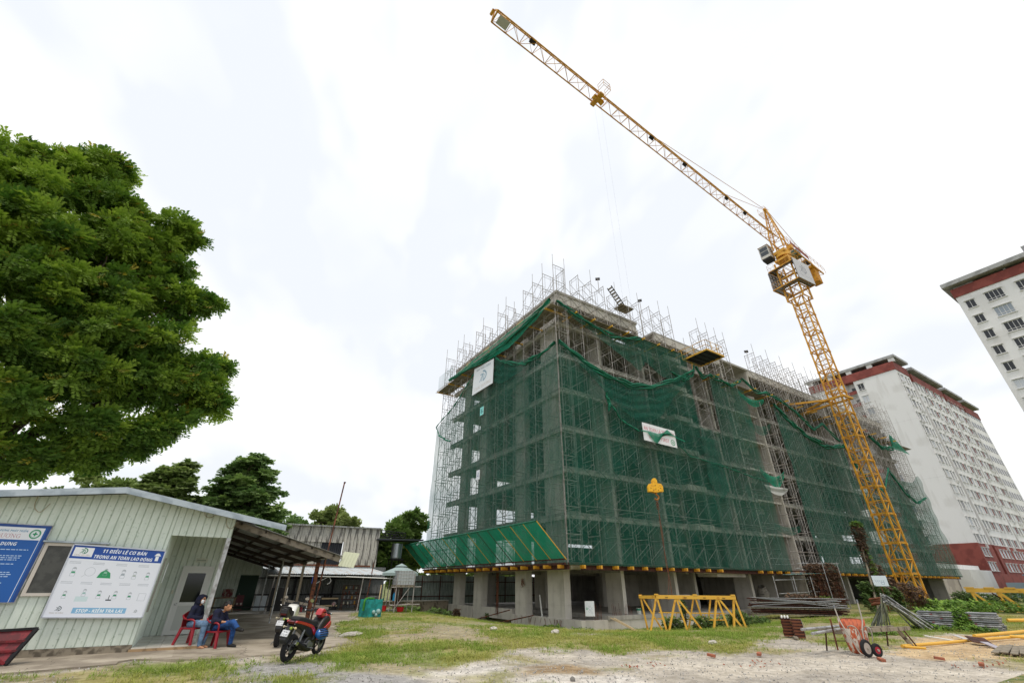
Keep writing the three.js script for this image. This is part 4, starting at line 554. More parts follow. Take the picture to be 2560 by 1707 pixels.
  const yel = mottled('#f0b417', '#d99a10', 0.7, 66, { rough: 0.45 }); for (const z of [-0.2, 0.12]) new MB().add(new THREE.ExtrudeGeometry(sh, { depth: 0.08, bevelEnabled: true, bevelSize: 0.015, bevelThickness: 0.015, bevelSegments: 1 }), M4(0, 0.45, z)).mesh('side_plate', yel, hk).scale.setScalar(0.7);
  for (const x of [-0.4, 0.4]) new MB().rod(V(x, 0.72, -0.11), V(x, 0.72, 0.11), 0.2, 12, 0.2, true).mesh('sheave', M.blackMetal, hk).scale.setScalar(0.7); for (const [x, y] of [[-0.4, 0.72], [0.4, 0.72], [0, 0.95], [0, 0.66], [-0.2, 0.55], [0.2, 0.55]]) new MB().rod(V(x * 0.7, y * 0.7, 0.14), V(x * 0.7, y * 0.7, 0.165), 0.022, 8, 0.022, true).mesh('bolt', M.rustDark, hk);
  new MB().tube([V(0, 0.4, 0), V(0, 0.2, 0), V(0.14, 0.02, 0), V(0.02, -0.14, 0), V(-0.12, -0.06, 0)], 0.05, 7).mesh('hook', mottled('#b5793b', '#8a5426', 0.4, 67), hk);
  const cb = new MB(); for (const x of [-0.25, 0.25]) cb.rod(V(x, 0.9, 0), V(x * 1.3, 39.4, 0), 0.003, 3); cb.mesh('hoist_rope', M.cable, hk);
  const ch = new MB(), rg = new THREE.TorusGeometry(0.07, 0.022, 5, 8); for (let k = 0; k < 5; k++) ch.add(rg, M4(0, -0.2 - k * 0.1, 0, 0, k % 2 ? 1.57 : 0, 0)); ch.tube([V(0, -0.7, 0), V(0.03, -2, 0), V(-0.02, -3.6, 0), V(0.06, -4.4, 0), V(0.02, -5.2, 0.05)], 0.018, 5); ch.tube([V(0, -0.7, 0), V(-0.03, -2.4, 0.02), V(0.04, -3.9, 0), V(-0.1, -4.7, 0.1), V(-0.2, -5.3, 0.1)], 0.014, 5); ch.mesh('sling_chain', M.rust, hk);
}
// ---------- finished apartment blocks behind ----------
{
  const wall = new THREE.MeshStandardMaterial({ map: tex(512, 512, (u, v) => { const f = fbm(u * 5, v * 5, 91, 5, 5, 5), st = fbm(u * 20, v * 3, 93, 4, 20, 3), g = (hash(u * 512, v * 512, 2) - 0.5) * 6, line = v < 0.005 || (u < 0.003 && v > 0.3) ? 12 : 0; return mix3([226, 226, 226], [206, 205, 203], 0.5 * sm((f - 0.42) / 0.25) + 0.45 * sm((st - 0.56) / 0.2)).map((q) => q + g - line); }, true, [1 / 13, 1 / 13]), roughness: 0.9 });
  const red = mottled('#8d4a42', '#7a3d37', 6, 95), beige = mottled('#bdb4ab', '#a79e96', 5, 96), grey = mottled('#a5a6a6', '#8f9090', 4, 97), dark = std('#20252b', 0.25, { metalness: 0.1 }), pale = std('#8e98a3', 0.2), frame = std('#d9d9d8', 0.6), curtain = std('#c3c8cf', 0.5);
  function win(wd, ht, n, open) { const g = new THREE.Group(); return { wd, ht, n, open }; }
  // window pieces share geometry by size; face +z, origin bottom centre
  const cache = new Map();
  function pieces(wd, ht, n) {
    const k = [wd, ht, n].join(); if (cache.has(k)) return cache.get(k);
    const f = new MB(), e = 0.06; f.b2(-wd / 2, wd / 2, 0, e, 0.002, 0.05); f.b2(-wd / 2, wd / 2, ht - e, ht, 0.002, 0.05); for (let i = 0; i <= n; i++) { const x = lerp(-wd / 2 + e / 2, wd / 2 - e / 2, i / n); f.b2(x - e / 2, x + e / 2, e, ht - e, 0.002, 0.05); } if (ht > 1.6) f.b2(-wd / 2 + e, wd / 2 - e, 0.36, 0.42, 0.002, 0.048);
    const s = new MB().b2(-wd / 2 - 0.1, wd / 2 + 0.1, -0.12, -0.02, 0.002, 0.16).b2(-wd / 2 - 0.1, wd / 2 + 0.1, ht + 0.02, ht + 0.12, 0.002, 0.22);
    const p = new MB().b2(-wd / 2 + 0.01, wd / 2 - 0.01, 0.01, ht - 0.01, 0.001, 0.02); const r = { f: f.geo(), s: s.geo(), p: p.geo() }; cache.set(k, r); return r;
  }
  function addWin(parent, m4, wd, ht, n, mat) { const q = pieces(wd, ht, n), w = mk('window', q.p, mat, parent); w.applyMatrix4(m4); mk('frame', q.f, frame, w); mk('sill', q.s, wall, w); return w; }
  const r = RNG(15), t = thing('apartment_building', 'long white apartment block with a brick red base behind the building site', 'building'), X = 130, Z = -30, FL = 3.25, W0 = 9.25;
  const X1 = 190; new MB().b2(X, 138.3, W0, 47.7, -39.2, Z).mesh('wall', wall, t); new MB().b2(X, 138.3, W0, 47.7, -49.5, -41.3).mesh('wall', wall, t); new MB().b2(X + 1.5, 138.3, W0, 47.7, -41.299, -39.201).mesh('recess_wall', wall, t); new MB().b2(138.3, 140, W0, 47.2, -49.5, Z - 1.6).mesh('recess_wall', beige, t); new MB().b2(140, 161, W0, 46.8, -49.5, Z).mesh('wall', wall, t); new MB().b2(161, 162.4, W0, 46.6, -49.5, Z - 1.6).mesh('recess_wall', beige, t); new MB().b2(162.4, 176, W0, 46.4, -49.5, Z).mesh('wall', wall, t); new MB().b2(176, 177, W0, 46.2, -49.5, Z - 1.6).mesh('recess_wall', beige, t); new MB().b2(177, X1, W0, 46, -49.5, Z).mesh('wall', wall, t);
  for (const [a, b, y, d] of [[X - 0.15, 138.4, 47.7, 0.15], [138.4, 139.8, 47.2, -1.4], [139.8, 161.1, 46.8, 0.15], [161.1, 162.2, 46.6, -1.4], [162.2, 176.1, 46.4, 0.15], [176.1, 177, 46.2, -1.4], [177, X1, 46, 0.15]]) { new MB().b2(a, b, y, y + 2.1, -49.6, Z + d).mesh('red_band', red, t); new MB().b2(a, b, y + 3.1, y + 3.75, -50, Z + d + 0.8).mesh('roof_slab', grey, t); }
  for (let k = 0; k < 5; k++) { new MB().b2(X + 0.1, X + 0.7, 49.8, 50.8, -49.4 + k * 4.7, -48.2 + k * 4.7).mesh('roof_post', wall, t); } for (let x = 134; x < X1; x += 5.3) new MB().b2(x, x + 0.9, 48.4, 50.4, Z - 1.2, Z - 0.6).mesh('roof_post', wall, t); new MB().b2(133, X1 - 2, 48, 50.6, -47, -34).mesh('penthouse', grey, t);
  for (const [a, b] of [[150, 154], [168, 172]]) new MB().b2(a, b, 50.5, 53, -40, Z - 2).mesh('roof_tank_house', grey, t);
  // brick red base with its own windows and pale ground floor
  for (const [a, b, d] of [[X - 0.1, 138.4, 0.1], [138.4, 140, -1.5], [140, X1, 0.1]]) new MB().b2(a, b, 3.8, W0, -49.6, Z + d).mesh('red_base', red, t);
  new MB().b2(X - 0.1, X1, -1, 3.8, -49.6, Z + 0.1).mesh('ground_floor', red, t);
  const glass = () => { const q = r(); return q < 0.62 ? dark : q < 0.86 ? pale : curtain; };
  const cols = [[130.75, 0.6, 1], [132.6, 1.5, 2], [134.9, 0.8, 1], [136.7, 0.7, 1]]; for (const x of [141.3, 143.6, 145.9, 148.6, 151.3, 154, 156.4, 159.2]) cols.push([x, 1.3, 2]); for (const x of [163.6, 166, 168.4, 170.8, 173.2, 175]) cols.push([x, 1.3, 2]);
  for (let k = 0; k < 12; k++) for (const [x, wd, n] of cols) { if (x > 165 && k < 0) continue; addWin(t, M4(x, 10.95 - 1.65 + k * FL, Z + 0.001), wd, 1.6, n, glass()); }
  const fw = new MB(); for (let k = 0; k < 12; k++) for (let x = 178.4; x < X1 - 1; x += 2.4) fw.b2(x - 0.65, x + 0.65, 9.3 + k * FL, 10.9 + k * FL, Z + 0.002, Z + 0.06); const fwm = fw.mesh('window', dark, t); fwm.userData.kind = 'stuff';
  for (const x of [147.2, 152.7, 157.9, 164.8, 172]) for (let k = 0; k < 12; k++) new MB().b2(x - 0.25, x + 0.25, 9.5 + k * FL, 10.9 + k * FL, Z + 0.003, Z + 0.08).mesh('red_panel', red, t);
  for (const y of [4.3, 6.9]) for (const x of [131.2, 132.8, 134.6, 142.6, 144.8, 147, 149.2, 152.4, 154.6, 156.8, 159]) addWin(t, M4(x, y, Z + 0.101), 1.1, 1.5, 1, glass());
  for (let k = 0; k < 12; k++) {                    // end face: stacked recessed balconies beside a window
    const y = 10.95 - 1.75 + k * FL, hw = M4(X - 0.001, y, -37.9, 0, -Math.PI / 2, 0); addWin(t, hw, 1.35, 1.7, 2, glass());
    const bm = new MB().b2(X + 0.02, X + 1.49, y - 0.5, y - 0.36, -41.29, -39.21).mesh('balcony_slab', wall, t); new MB().b2(X - 0.02, X + 0.1, y - 0.5, y + 0.35, -41.29, -39.21).mesh('balcony_parapet', red, bm); new MB().b2(X + 1.44, X + 1.49, y - 0.35, y + 1.6, -40.5, -39.6).mesh('balcony_door', dark, bm);
  }
  const ac = new MB().b2(-0.4, 0.4, -0.75, -0.2, 0.01, 0.34).geo(), acg = new MB().add(new THREE.CircleGeometry(0.22, 14), M4(-0.1, -0.47, 0.345)).geo(); for (let k = 0; k < 60; k++) { const [x] = cols[(r() * cols.length) | 0], y = 10.95 - 1.65 + ((r() * 12) | 0) * FL; const m = mk('air_conditioner', ac, frame, t); m.position.set(x + (r() - 0.5) * 0.8, y, Z); mk('fan_grille', acg, grey, m); }
  // low annex at its foot
  const an = thing('annex_house', 'low beige and white annex at the foot of the white apartment block', 'building'); new MB().b2(96, 122, -0.5, 4.2, -40, -30).mesh('wall', beige, an); new MB().b2(95.6, 122.4, 4.2, 4.9, -40.4, -29.6).mesh('roof_slab', wall, an); new MB().b2(110, 122, -0.5, 4.1, -29.9, -28).mesh('porch_wall', wall, an);
  const ws = thing('warehouse_shed', 'grey blue metal warehouse roof in front of the red apartment base', 'shed'); new MB().b2(118, 165, -0.5, 2.2, -26, -20).mesh('wall', std('#8fa0ad', 0.6), ws); for (let k = 0; k < 3; k++) new MB().bar(V(117, 2.6 + k * 0.35, -19.5 - k * 1.5), V(166, 2.6 + k * 0.35, -19.5 - k * 1.5), 1.6, 0.2).mesh('roof_sheet', mottled('#7f95a6', '#66788a', 3, 98), ws);
  // second block, cut by the frame: end face with windows
  const u = thing('apartment_building', 'grey white apartment tower with a dark red parapet band and no lower part in view', 'building'), TX = 104; new MB().b2(TX, TX + 22, -0.5, 47.9, -11.3, 18).mesh('wall', wall, u); new MB().b2(TX - 0.15, TX + 22.2, 47.9, 49.6, -11.45, 18.1).mesh('red_band', red, u); new MB().b2(TX - 1.1, TX + 23, 50.1, 50.9, -12.2, 19).mesh('roof_slab', grey, u); new MB().b2(TX + 0.4, TX + 21, 49.6, 50.1, -11, -8.2).mesh('roof_wall', grey, u); for (let k = 0; k < 5; k++) new MB().b2(TX + 0.3, TX + 1.2, 49.6, 50.1, -4.2 + k * 4.4, -3.9 + k * 4.4).mesh('roof_post', grey, u); new MB().b2(TX + 3, TX + 18, 50.9, 54, -1, 12).mesh('penthouse', grey, u);
  for (let k = 0; k < 15; k++) { const y = 45.1 - k * 3.1; for (const [z, wd, n, ht] of [[-9.9, 1.25, 2, 1.5], [-6.75, 2.25, 4, 1.75], [-2.8, 2.25, 4, 1.75], [0.4, 1.25, 2, 1.5], [4, 2.25, 4, 1.75]]) addWin(u, M4(TX - 0.001, y, z, 0, -Math.PI / 2, 0), wd, ht, n, glass()); }
}
// ---------- green sheet-metal site office ----------
const sheetTex = (seed, base, dirt, streak, k = 0.7) => tex(512, 512, (u, v) => { const f = fbm(u * 7, v * 7, seed, 5, 7, 7), st = fbm(u * 40, v * 3, seed + 3, 4, 40, 3), sp = fbm(u * 50, v * 50, seed + 5, 2, 50, 50), g = (hash(u * 512, v * 512, seed) - 0.5) * 8; let c = mix3(base, dirt, 0.5 * sm((f - 0.45) / 0.22)); c = mix3(c, streak, k * sm((st - 0.54) / 0.16)); if (sp > 0.8) c = mix3(c, streak, 0.6); return c.map((q) => q + g); }, true, [1 / 3, 1 / 3]);
const greenSheet = new THREE.MeshStandardMaterial({ map: sheetTex(101, [212, 222, 212], [194, 206, 194], [174, 188, 174], 0.16), roughness: 0.6 });
const whiteSheet = new THREE.MeshStandardMaterial({ map: sheetTex(105, [168, 172, 172], [140, 143, 142], [96, 92, 86], 0.6), roughness: 0.6 });
const mouldSheet = new THREE.MeshStandardMaterial({ map: sheetTex(107, [204, 201, 194], [182, 178, 172], [92, 90, 88], 0.75), roughness: 0.75 });
const galvTrim = mottled('#aeb9c2', '#94a0aa', 2, 109, { rough: 0.45, metal: 0.2 });
// one trapezoid-ribbed sheet strip in the xy plane facing +z: x0..x1, bottom y0, top from a function
function strip(x0, x1, y0, top, z, rib = 0.018) { const b = new MB(), w = x1 - x0, xs = [x0, x0 + w * 0.8, x0 + w * 0.83, x0 + w * 0.88, x0 + w * 0.93, x1], zs = [z, z, z + rib, z - 0.008, z + rib * 0.8, z]; for (let k = 0; k < 5; k++) b.quad(V(xs[k], y0, zs[k]), V(xs[k + 1], y0, zs[k + 1]), V(xs[k + 1], top(xs[k + 1]), zs[k + 1]), V(xs[k], top(xs[k]), zs[k]), [[xs[k], y0], [xs[k + 1], y0], [xs[k + 1], top(xs[k + 1])], [xs[k], top(xs[k])]]); b.quad(V(x1, y0, z - 0.02), V(x0, y0, z - 0.02), V(x0, top(x0), z - 0.02), V(x1, top(x1), z - 0.02)); return b; }
function corr(w, h, pitch, amp, nv = 1) { const n = Math.max(4, Math.round(w / pitch) * 4), b = new MB(); for (let j = 0; j <= nv; j++) for (let i = 0; i <= n; i++) { const x = w * i / n, a = x / pitch * 6.2832; b.vert(x, h * j / nv, Math.sin(a) * amp, -Math.cos(a) * amp * 6.28 / pitch, 0, 1, x, h * j / nv); } for (let j = 0; j < nv; j++) for (let i = 0; i < n; i++) { const k = j * (n + 1) + i; b.i.push(k, k + 1, k + n + 2, k, k + n + 2, k + n + 1); } const g = b.geo(); g.computeVertexNormals(); return g; }
const OZ = -17.65, roofY = (x) => (x < -2.41 ? 4.05 - (-2.41 - x) * 0.1326 : 4.05 - (x + 2.41) * 0.168);
{
  const t = thing('site_office', 'pale green corrugated metal site office with a recessed white door', 'building');
  const top = (x) => roofY(x) - 0.09, P = 0.186;
  for (let x = -7.4; x < -1.0; x += P) strip(x, Math.min(x + P, -0.99), 0.17, top, OZ).mesh('cladding_strip', greenSheet, t);
  for (let x = -0.99; x < 0.55; x += P) strip(x, Math.min(x + P, 0.58), 2.9, top, OZ).mesh('cladding_strip', greenSheet, t);
  new MB().b2(-7.4, -1.0, -0.1, 0.165, OZ - 0.1, OZ + 0.03).mesh('concrete_base', mottled('#8d8474', '#5d564a', 0.8, 111), t);
  new MB().b2(-7.42, -7.32, 0, 3.3, -36, OZ - 0.03).mesh('side_wall', greenSheet, t);
  // recess: side wall, back wall with door
  for (let z = OZ - 0.06; z > -20.8; z -= P) { const m = strip(0, P, 0.1, () => 3.4, 0).mesh('cladding_strip', greenSheet, t); m.rotation.y = Math.PI / 2; m.position.set(-1.0, 0, z); }
  for (let x = -0.98; x < 0.56; x += P) { strip(x, x + P, 0.1, () => 3.35, -20.9).mesh('cladding_strip', greenSheet, t); }
  for (let z = -20.9; z > -35.9; z -= 0.22) { const m = strip(0, 0.22, 0.02, () => 3.35, 0).mesh('cladding_strip', greenSheet, t); m.rotation.y = Math.PI / 2; m.position.set(0.59, 0, z); }
  new MB().b2(-1.0, 0.58, 3.2, 3.24, -20.9, OZ - 0.05).mesh('recess_ceiling', greenSheet, t);
  const dr = new MB().b2(-0.44, 0.38, 0.12, 2.08, -20.93, -20.89).mesh('door', std('#b9bdb8', 0.55), t); dr.position.z = 0.07; const df = new MB(); df.b2(-0.5, -0.44, 0.1, 2.16, -20.94, -20.85); df.b2(0.38, 0.44, 0.1, 2.16, -20.94, -20.85); df.b2(-0.44, 0.38, 2.08, 2.16, -20.94, -20.85); df.mesh('door_frame', std('#d2d4d0', 0.5), dr); const st = new MB(); st.b2(-0.44, -0.3, 0.12, 2.08, -20.888, -20.87); st.b2(0.24, 0.38, 0.12, 2.08, -20.888, -20.87); st.b2(-0.3, 0.24, 1.94, 2.08, -20.888, -20.87); st.b2(-0.3, 0.24, 0.95, 1.05, -20.888, -20.87); st.b2(-0.3, 0.24, 0.12, 0.24, -20.888, -20.87); st.mesh('stile', std('#cfd1cd', 0.5), dr); new MB().b2(-0.3, 0.24, 1.05, 1.94, -20.888, -20.882).mesh('pane', phy('#14191a', 0.08), dr); new MB().add(new THREE.SphereGeometry(0.035, 10, 8), M4(-0.37, 1.0, -20.84)).mesh('handle', M.chrome, dr);
  new MB().b2(-0.62, -0.56, 1.3, 1.42, -20.87, -20.84).mesh('light_switch', std('#c9c7b4', 0.5), t);
  const pt = canvas(128, 40, (g, w, h) => { g.fillStyle = '#c8cdbf'; g.fillRect(0, 0, w, h); g.fillStyle = '#7d8a78'; for (let k = 0; k < 9; k++) g.fillRect(14 + k * 11, 14, 8, 13); }); new MB().b2(-0.2, 0.16, 2.28, 2.42, -20.87, -20.85).mesh('door_plate', std('#c8cdbf', 0.6), t); new MB().quad(V(-0.2, 2.28, -20.845), V(0.16, 2.28, -20.845), V(0.16, 2.42, -20.845), V(-0.2, 2.42, -20.845), uv01).mesh('door_plate_print', faceMat(pt), t);
  new MB().b2(-0.97, -0.93, 0.9, 2.3, OZ - 0.55, OZ - 0.45).mesh('conduit', std('#9c9a90', 0.6), t);
  // tiled step
  const tm = ['#c9c6bd', '#c2bfb6', '#cfccc4'].map((c) => phy(c, 0.25)); let q = 0; for (let x = -1.0; x < 0.55; x += 0.325) for (let z = -17.6; z > -20.7; z -= 0.325) new MB().box(x + 0.16, 0.085, z - 0.16, 0.318, 0.03, 0.318).mesh('tile', tm[q++ % 3], t);
  new MB().b2(-1.04, 0.66, -0.1, 0.068, -20.9, -17.56).mesh('step', mottled('#a58a68', '#7f6a50', 0.7, 113), t);
  new MB().b2(0.47, 0.59, 0.1, 2.895, -17.74, -17.63).mesh('corner_post', M.galv, t);
  // window behind the white board
  const wf = new MB(), wx0 = -3.69, wx1 = -2.4, wy0 = 1.33, wy1 = 2.58, z1 = OZ + 0.07; wf.b2(wx0, wx1, wy0, wy0 + 0.07, OZ, z1); wf.b2(wx0, wx1, wy1 - 0.07, wy1, OZ, z1); wf.b2(wx0, wx0 + 0.08, wy0 + 0.07, wy1 - 0.07, OZ, z1); wf.b2(wx1 - 0.08, wx1, wy0 + 0.07, wy1 - 0.07, OZ, z1); wf.b2(-3.08, -3.02, wy0 + 0.07, wy1 - 0.07, OZ, z1 - 0.01); const wn = new MB().b2(wx0 + 0.08, wx1 - 0.08, wy0 + 0.07, wy1 - 0.07, OZ + 0.028, OZ + 0.035).mesh('window', mottled('#4a4b48', '#3b3c3a', 0.8, 115, { rough: 0.35 }), t); wf.mesh('frame', std('#c6bfb6', 0.6), wn); new MB().b2(wx0 - 0.05, wx1 + 0.05, wy1 + 0.01, wy1 + 0.05, OZ + 0.025, OZ + 0.13).mesh('window_hood', galvTrim, wn);
  // roof
  const rf = (xa, xb) => new MB().hexa([V(xa, roofY(xa) - 0.03, -17.15), V(xb, roofY(xb) - 0.03, -17.15), V(xb, roofY(xb) - 0.03, -36), V(xa, roofY(xa) - 0.03, -36), V(xa, roofY(xa), -17.15), V(xb, roofY(xb), -17.15), V(xb, roofY(xb), -36), V(xa, roofY(xa), -36)]); rf(-7.8, -2.41).mesh('roof_sheet', whiteSheet, t); rf(-2.409, 1.2).mesh('roof_sheet', whiteSheet, t);
  for (const [xa, xb] of [[-7.8, -2.41], [-2.408, 2.05]]) new MB().hexa([V(xa, roofY(xa) - 0.14, -17.1), V(xb, roofY(xb) - 0.14, -17.1), V(xb, roofY(xb) - 0.14, -17.14), V(xa, roofY(xa) - 0.14, -17.14), V(xa, roofY(xa) + 0.03, -17.1), V(xb, roofY(xb) + 0.03, -17.1), V(xb, roofY(xb) + 0.03, -17.14), V(xa, roofY(xa) + 0.03, -17.14)]).mesh('fascia', galvTrim, t);
  for (const [x, dy] of [[-0.35, 0.16], [0.3, 0.34], [-4.3, 0.4]]) { const y = top(x); new MB().tube([V(x, y + 0.02, OZ + 0.05), V(x + 0.05, y - dy * 0.7, OZ + 0.08), V(x + 0.2, y - dy, OZ + 0.07), V(x + 0.32, y - dy * 0.4, OZ + 0.05)], 0.01, 5).mesh('dangling_wire', std('#a79f86', 0.7), t); }
}
{ // boards on the office wall
  const w = thing('rules_board', 'white safety rules board with blue header on the office wall', 'sign');
  const bt = canvas(1024, 850, (g, W, H) => {
    g.fillStyle = '#dfe4ee'; g.fillRect(0, 0, W, H); g.fillStyle = '#12479c'; g.fillRect(0, 0, W, 165); g.fillStyle = '#e6e9ee'; g.fillRect(24, 26, 205, 112); logo(g, 126, 70, 84, '#2f7d5e'); g.fillStyle = '#a5988c'; vtext(g, 'THÁI DƯƠNG', 126, 130, 27, { bold: false, face: 'serif' });
    g.fillStyle = '#eef2f6'; vtext(g, '11 ĐIỀU LỆ CƠ BẢN', 570, 74, 60, { max: 500, slant: 0.15 }); vtext(g, 'TRONG AN TOÀN LAO ĐỘNG', 578, 148, 58, { max: 660, slant: 0.15 });
    g.fillStyle = '#e8ecef'; g.beginPath(); g.arc(955, 66, 30, Math.PI, 0); g.fill(); g.fillRect(918, 64, 74, 9); g.fillRect(936, 78, 38, 60);      // a plain white hard hat shape
    const rr = RNG(44); g.strokeStyle = '#9aa3ad'; g.lineWidth = 3;
    for (const [y, n] of [[200, 4], [440, 5]]) for (let k = 0; k < n; k++) { const x = 90 + k * (y < 300 ? 250 : 205); g.fillStyle = '#a8b0ba'; for (let l = 0; l < 2; l++) for (let c = 0; c < 11; c++) g.fillRect(x - 60 + c * 11, y + l * 17, 7, 9); }
    const fig = (x, y, s, green) => { g.strokeStyle = '#98a2ac'; g.lineWidth = 3; g.beginPath(); g.arc(x, y - 34 * s, 20 * s, 0, 7); g.stroke(); g.fillStyle = '#aab2ba'; g.beginPath(); g.arc(x, y - 40 * s, 22 * s, Math.PI, 0); g.fill(); g.fillStyle = green; g.fillRect(x - 20 * s, y - 10 * s, 40 * s, 20 * s); g.strokeRect(x - 24 * s, y + 12 * s, 48 * s, 34 * s); };
    fig(110, 330, 1, '#3c9a72'); g.beginPath(); g.arc(280, 315, 52, 0, 7); g.stroke(); g.beginPath(); g.moveTo(240, 352); g.lineTo(212, 384); g.stroke(); g.fillStyle = '#27915f'; g.beginPath(); g.moveTo(370, 385); g.lineTo(395, 315); g.lineTo(440, 280); g.lineTo(500, 320); g.lineTo(520, 385); g.fill(); fig(446, 318, 0.8, '#8cc5a8'); fig(640, 330, 1, '#9aa6b0'); fig(770, 340, 0.9, '#a4b2ae'); fig(920, 345, 0.9, '#3c9a72');
    fig(120, 600, 0.8, '#2c8a62'); g.fillStyle = '#c6dadf'; g.fillRect(240, 610, 130, 60); fig(310, 570, 0.8, '#8fb9b4'); fig(470, 590, 0.9, '#2c8a62'); g.fillStyle = '#3a4650'; g.fillRect(560, 640, 60, 16); g.fillRect(582, 590, 8, 52); fig(640, 590, 0.9, '#2c8a62'); fig(800, 600, 0.85, '#2c8a62'); g.strokeRect(900, 560, 80, 90);
    g.fillStyle = '#7fb2d8'; g.fillRect(262, 742, 560, 66); g.fillStyle = '#f2f6f8'; vtext(g, 'STOP - KIỂM TRA LẠI', 542, 796, 52, { max: 490, slant: 0.12 }); logo(g, 120, 756, 64, '#4a5a60'); g.fillStyle = '#a5a09a'; vtext(g, 'THÁI DƯƠNG', 118, 812, 22, { bold: false, face: 'serif' }); logo(g, 925, 780, 44, '#8b949a');
  });
  const z = OZ + 0.13; new MB().quad(V(-3.08, 0.87, z), V(-1.0, 0.81, z), V(-1.0, 2.46, z), V(-3.08, 2.55, z), uv01).mesh('printed_face', faceMat(bt, 0.45), w);
  new MB().hexa([V(-3.1, 0.85, z - 0.03), V(-0.98, 0.79, z - 0.03), V(-0.98, 0.79, z - 0.06), V(-3.1, 0.85, z - 0.06), V(-3.1, 2.57, z - 0.03), V(-0.98, 2.48, z - 0.03), V(-0.98, 2.48, z - 0.06), V(-3.1, 2.57, z - 0.06)]).mesh('backing', M.galv, w);
  const fr = new MB(), c = [V(-3.09, 0.86, z), V(-0.99, 0.8, z), V(-0.99, 2.47, z), V(-3.09, 2.56, z)]; for (let k = 0; k < 4; k++) fr.bar(c[k], c[(k + 1) % 4], 0.03, 0.03, V(0, 0, 1)); fr.mesh('frame', std('#c3c8d2', 0.4, { metalness: 0.5 }), w);
  const b = thing('rules_board', 'blue site regulations board with white lettering and green cross emblem', 'sign');
  const blt = canvas(900, 900, (g, W, H) => {
    g.fillStyle = '#0d57a6'; g.fillRect(0, 0, W, H); g.fillStyle = '#0a3f86'; g.fillRect(0, 0, W, 30); g.fillRect(W - 34, 0, 34, H); g.fillStyle = '#dfe3ea'; g.fillRect(0, 32, W - 52, 150); g.fillRect(W - 60, 182, 6, H - 182);
    const rt = (s, x, y, size, col, o) => { g.fillStyle = col; vtext(g, s, x, y, size, { align: 'right', ...o }); };
    rt('H ĐẦU TƯ XÂY DỰNG PHÁT TRIỂN', 690, 88, 31, '#4d82a8', { slant: 0.12 }); rt('ÁI DƯƠNG', 640, 162, 66, '#b98d98', { bold: false, face: 'serif' }); cross(g, 770, 108, 58); rt('TRƯỜNG XÂY DỰNG', 640, 252, 54, '#e8ecf2', { slant: 0.12 }); g.fillStyle = '#5fb6cf'; g.fillRect(250, 262, 250, 4);
    let y = 305; for (const [n, len] of [[1, 0.9], [0, 0], [1, 0.55], [1, 0.86], [1, 0.87], [1, 0.85], [0, 0], [1, 0.84], [0, 0], [1, 0.6], [1, 0.5], [1, 0.83], [1, 0.82], [1, 0.81], [0, 0], [1, 0.76], [1, 0.8], [0, 0], [1, 0.78], [1, 0.77], [0, 0], [1, 0.75], [0, 0], [1, 0.74], [1, 0.7]]) { if (n) { g.fillStyle = '#b9cfe8'; const rr = RNG(y); let x = 40; while (x < W * len - 40) { const q = 12 + rr() * 34; g.fillRect(x, y - 9, q, 9); x += q + 9; } } y += 24; }
  });
  const zb = OZ + 0.1; new MB().quad(V(-5.5, 1.2, zb), V(-3.74, 1.2, zb), V(-3.71, 2.98, zb), V(-5.5, 2.99, zb), uv01).mesh('printed_face', faceMat(blt, 0.45), b); new MB().hexa([V(-5.52, 1.18, zb - 0.02), V(-3.72, 1.18, zb - 0.02), V(-3.72, 1.18, zb - 0.05), V(-5.52, 1.18, zb - 0.05), V(-5.52, 3.01, zb - 0.02), V(-3.69, 3.0, zb - 0.02), V(-3.69, 3.0, zb - 0.05), V(-5.52, 3.01, zb - 0.05)]).mesh('backing', M.galv, b);
}
{ // red steel tray and brown panel leaning in front of the wall
  const t = thing('steel_tray', 'dark red steel tray tipped on its side on the apron', 'tray', [-3.62, 0, -16.2], 0.06), m = mottled('#7d1622', '#5a0f18', 0.5, 121, { rough: 0.5 });
  new MB().hexa([V(-1.2, 0.05, 0), V(0.52, 0.03, 0), V(0.52, 0.03, -0.04), V(-1.2, 0.05, -0.04), V(-1.2, 0.62, -0.24), V(0.74, 0.68, -0.26), V(0.74, 0.68, -0.3), V(-1.2, 0.62, -0.28)]).mesh('base_sheet', m, t); new MB().bar(V(-1.2, 0.63, -0.25), V(0.76, 0.69, -0.27), 0.1, 0.05).mesh('rim', M.blackMetal, t); new MB().bar(V(0.52, 0.03, 0.03), V(0.75, 0.69, -0.22), 0.1, 0.05).mesh('rim', M.blackMetal, t); new MB().bar(V(-1.2, 0.28, -0.06), V(0.6, 0.28, -0.06), 0.03, 0.04).bar(V(-1.2, 0.46, -0.13), V(0.66, 0.46, -0.13), 0.03, 0.04).bar(V(-0.5, 0.65, -0.2), V(0.5, 0.05, 0.04), 0.03, 0.04).mesh('stiffener', m, t);
  const w = new MB().hexa([V(-6, 0.02, -16.9), V(-4.6, 0.02, -16.9), V(-4.6, 0.02, -16.95), V(-6, 0.02, -16.95), V(-6, 1.3, -17.4), V(-4.15, 1.25, -17.4), V(-4.15, 1.25, -17.45), V(-6, 1.3, -17.45)]).mesh('wood_panel', mottled('#6d5a49', '#3f352d', 0.9, 122, { sy: 0.3 })); tag(w, 'dark brown plywood panel leaning against the office wall', 'board');
}
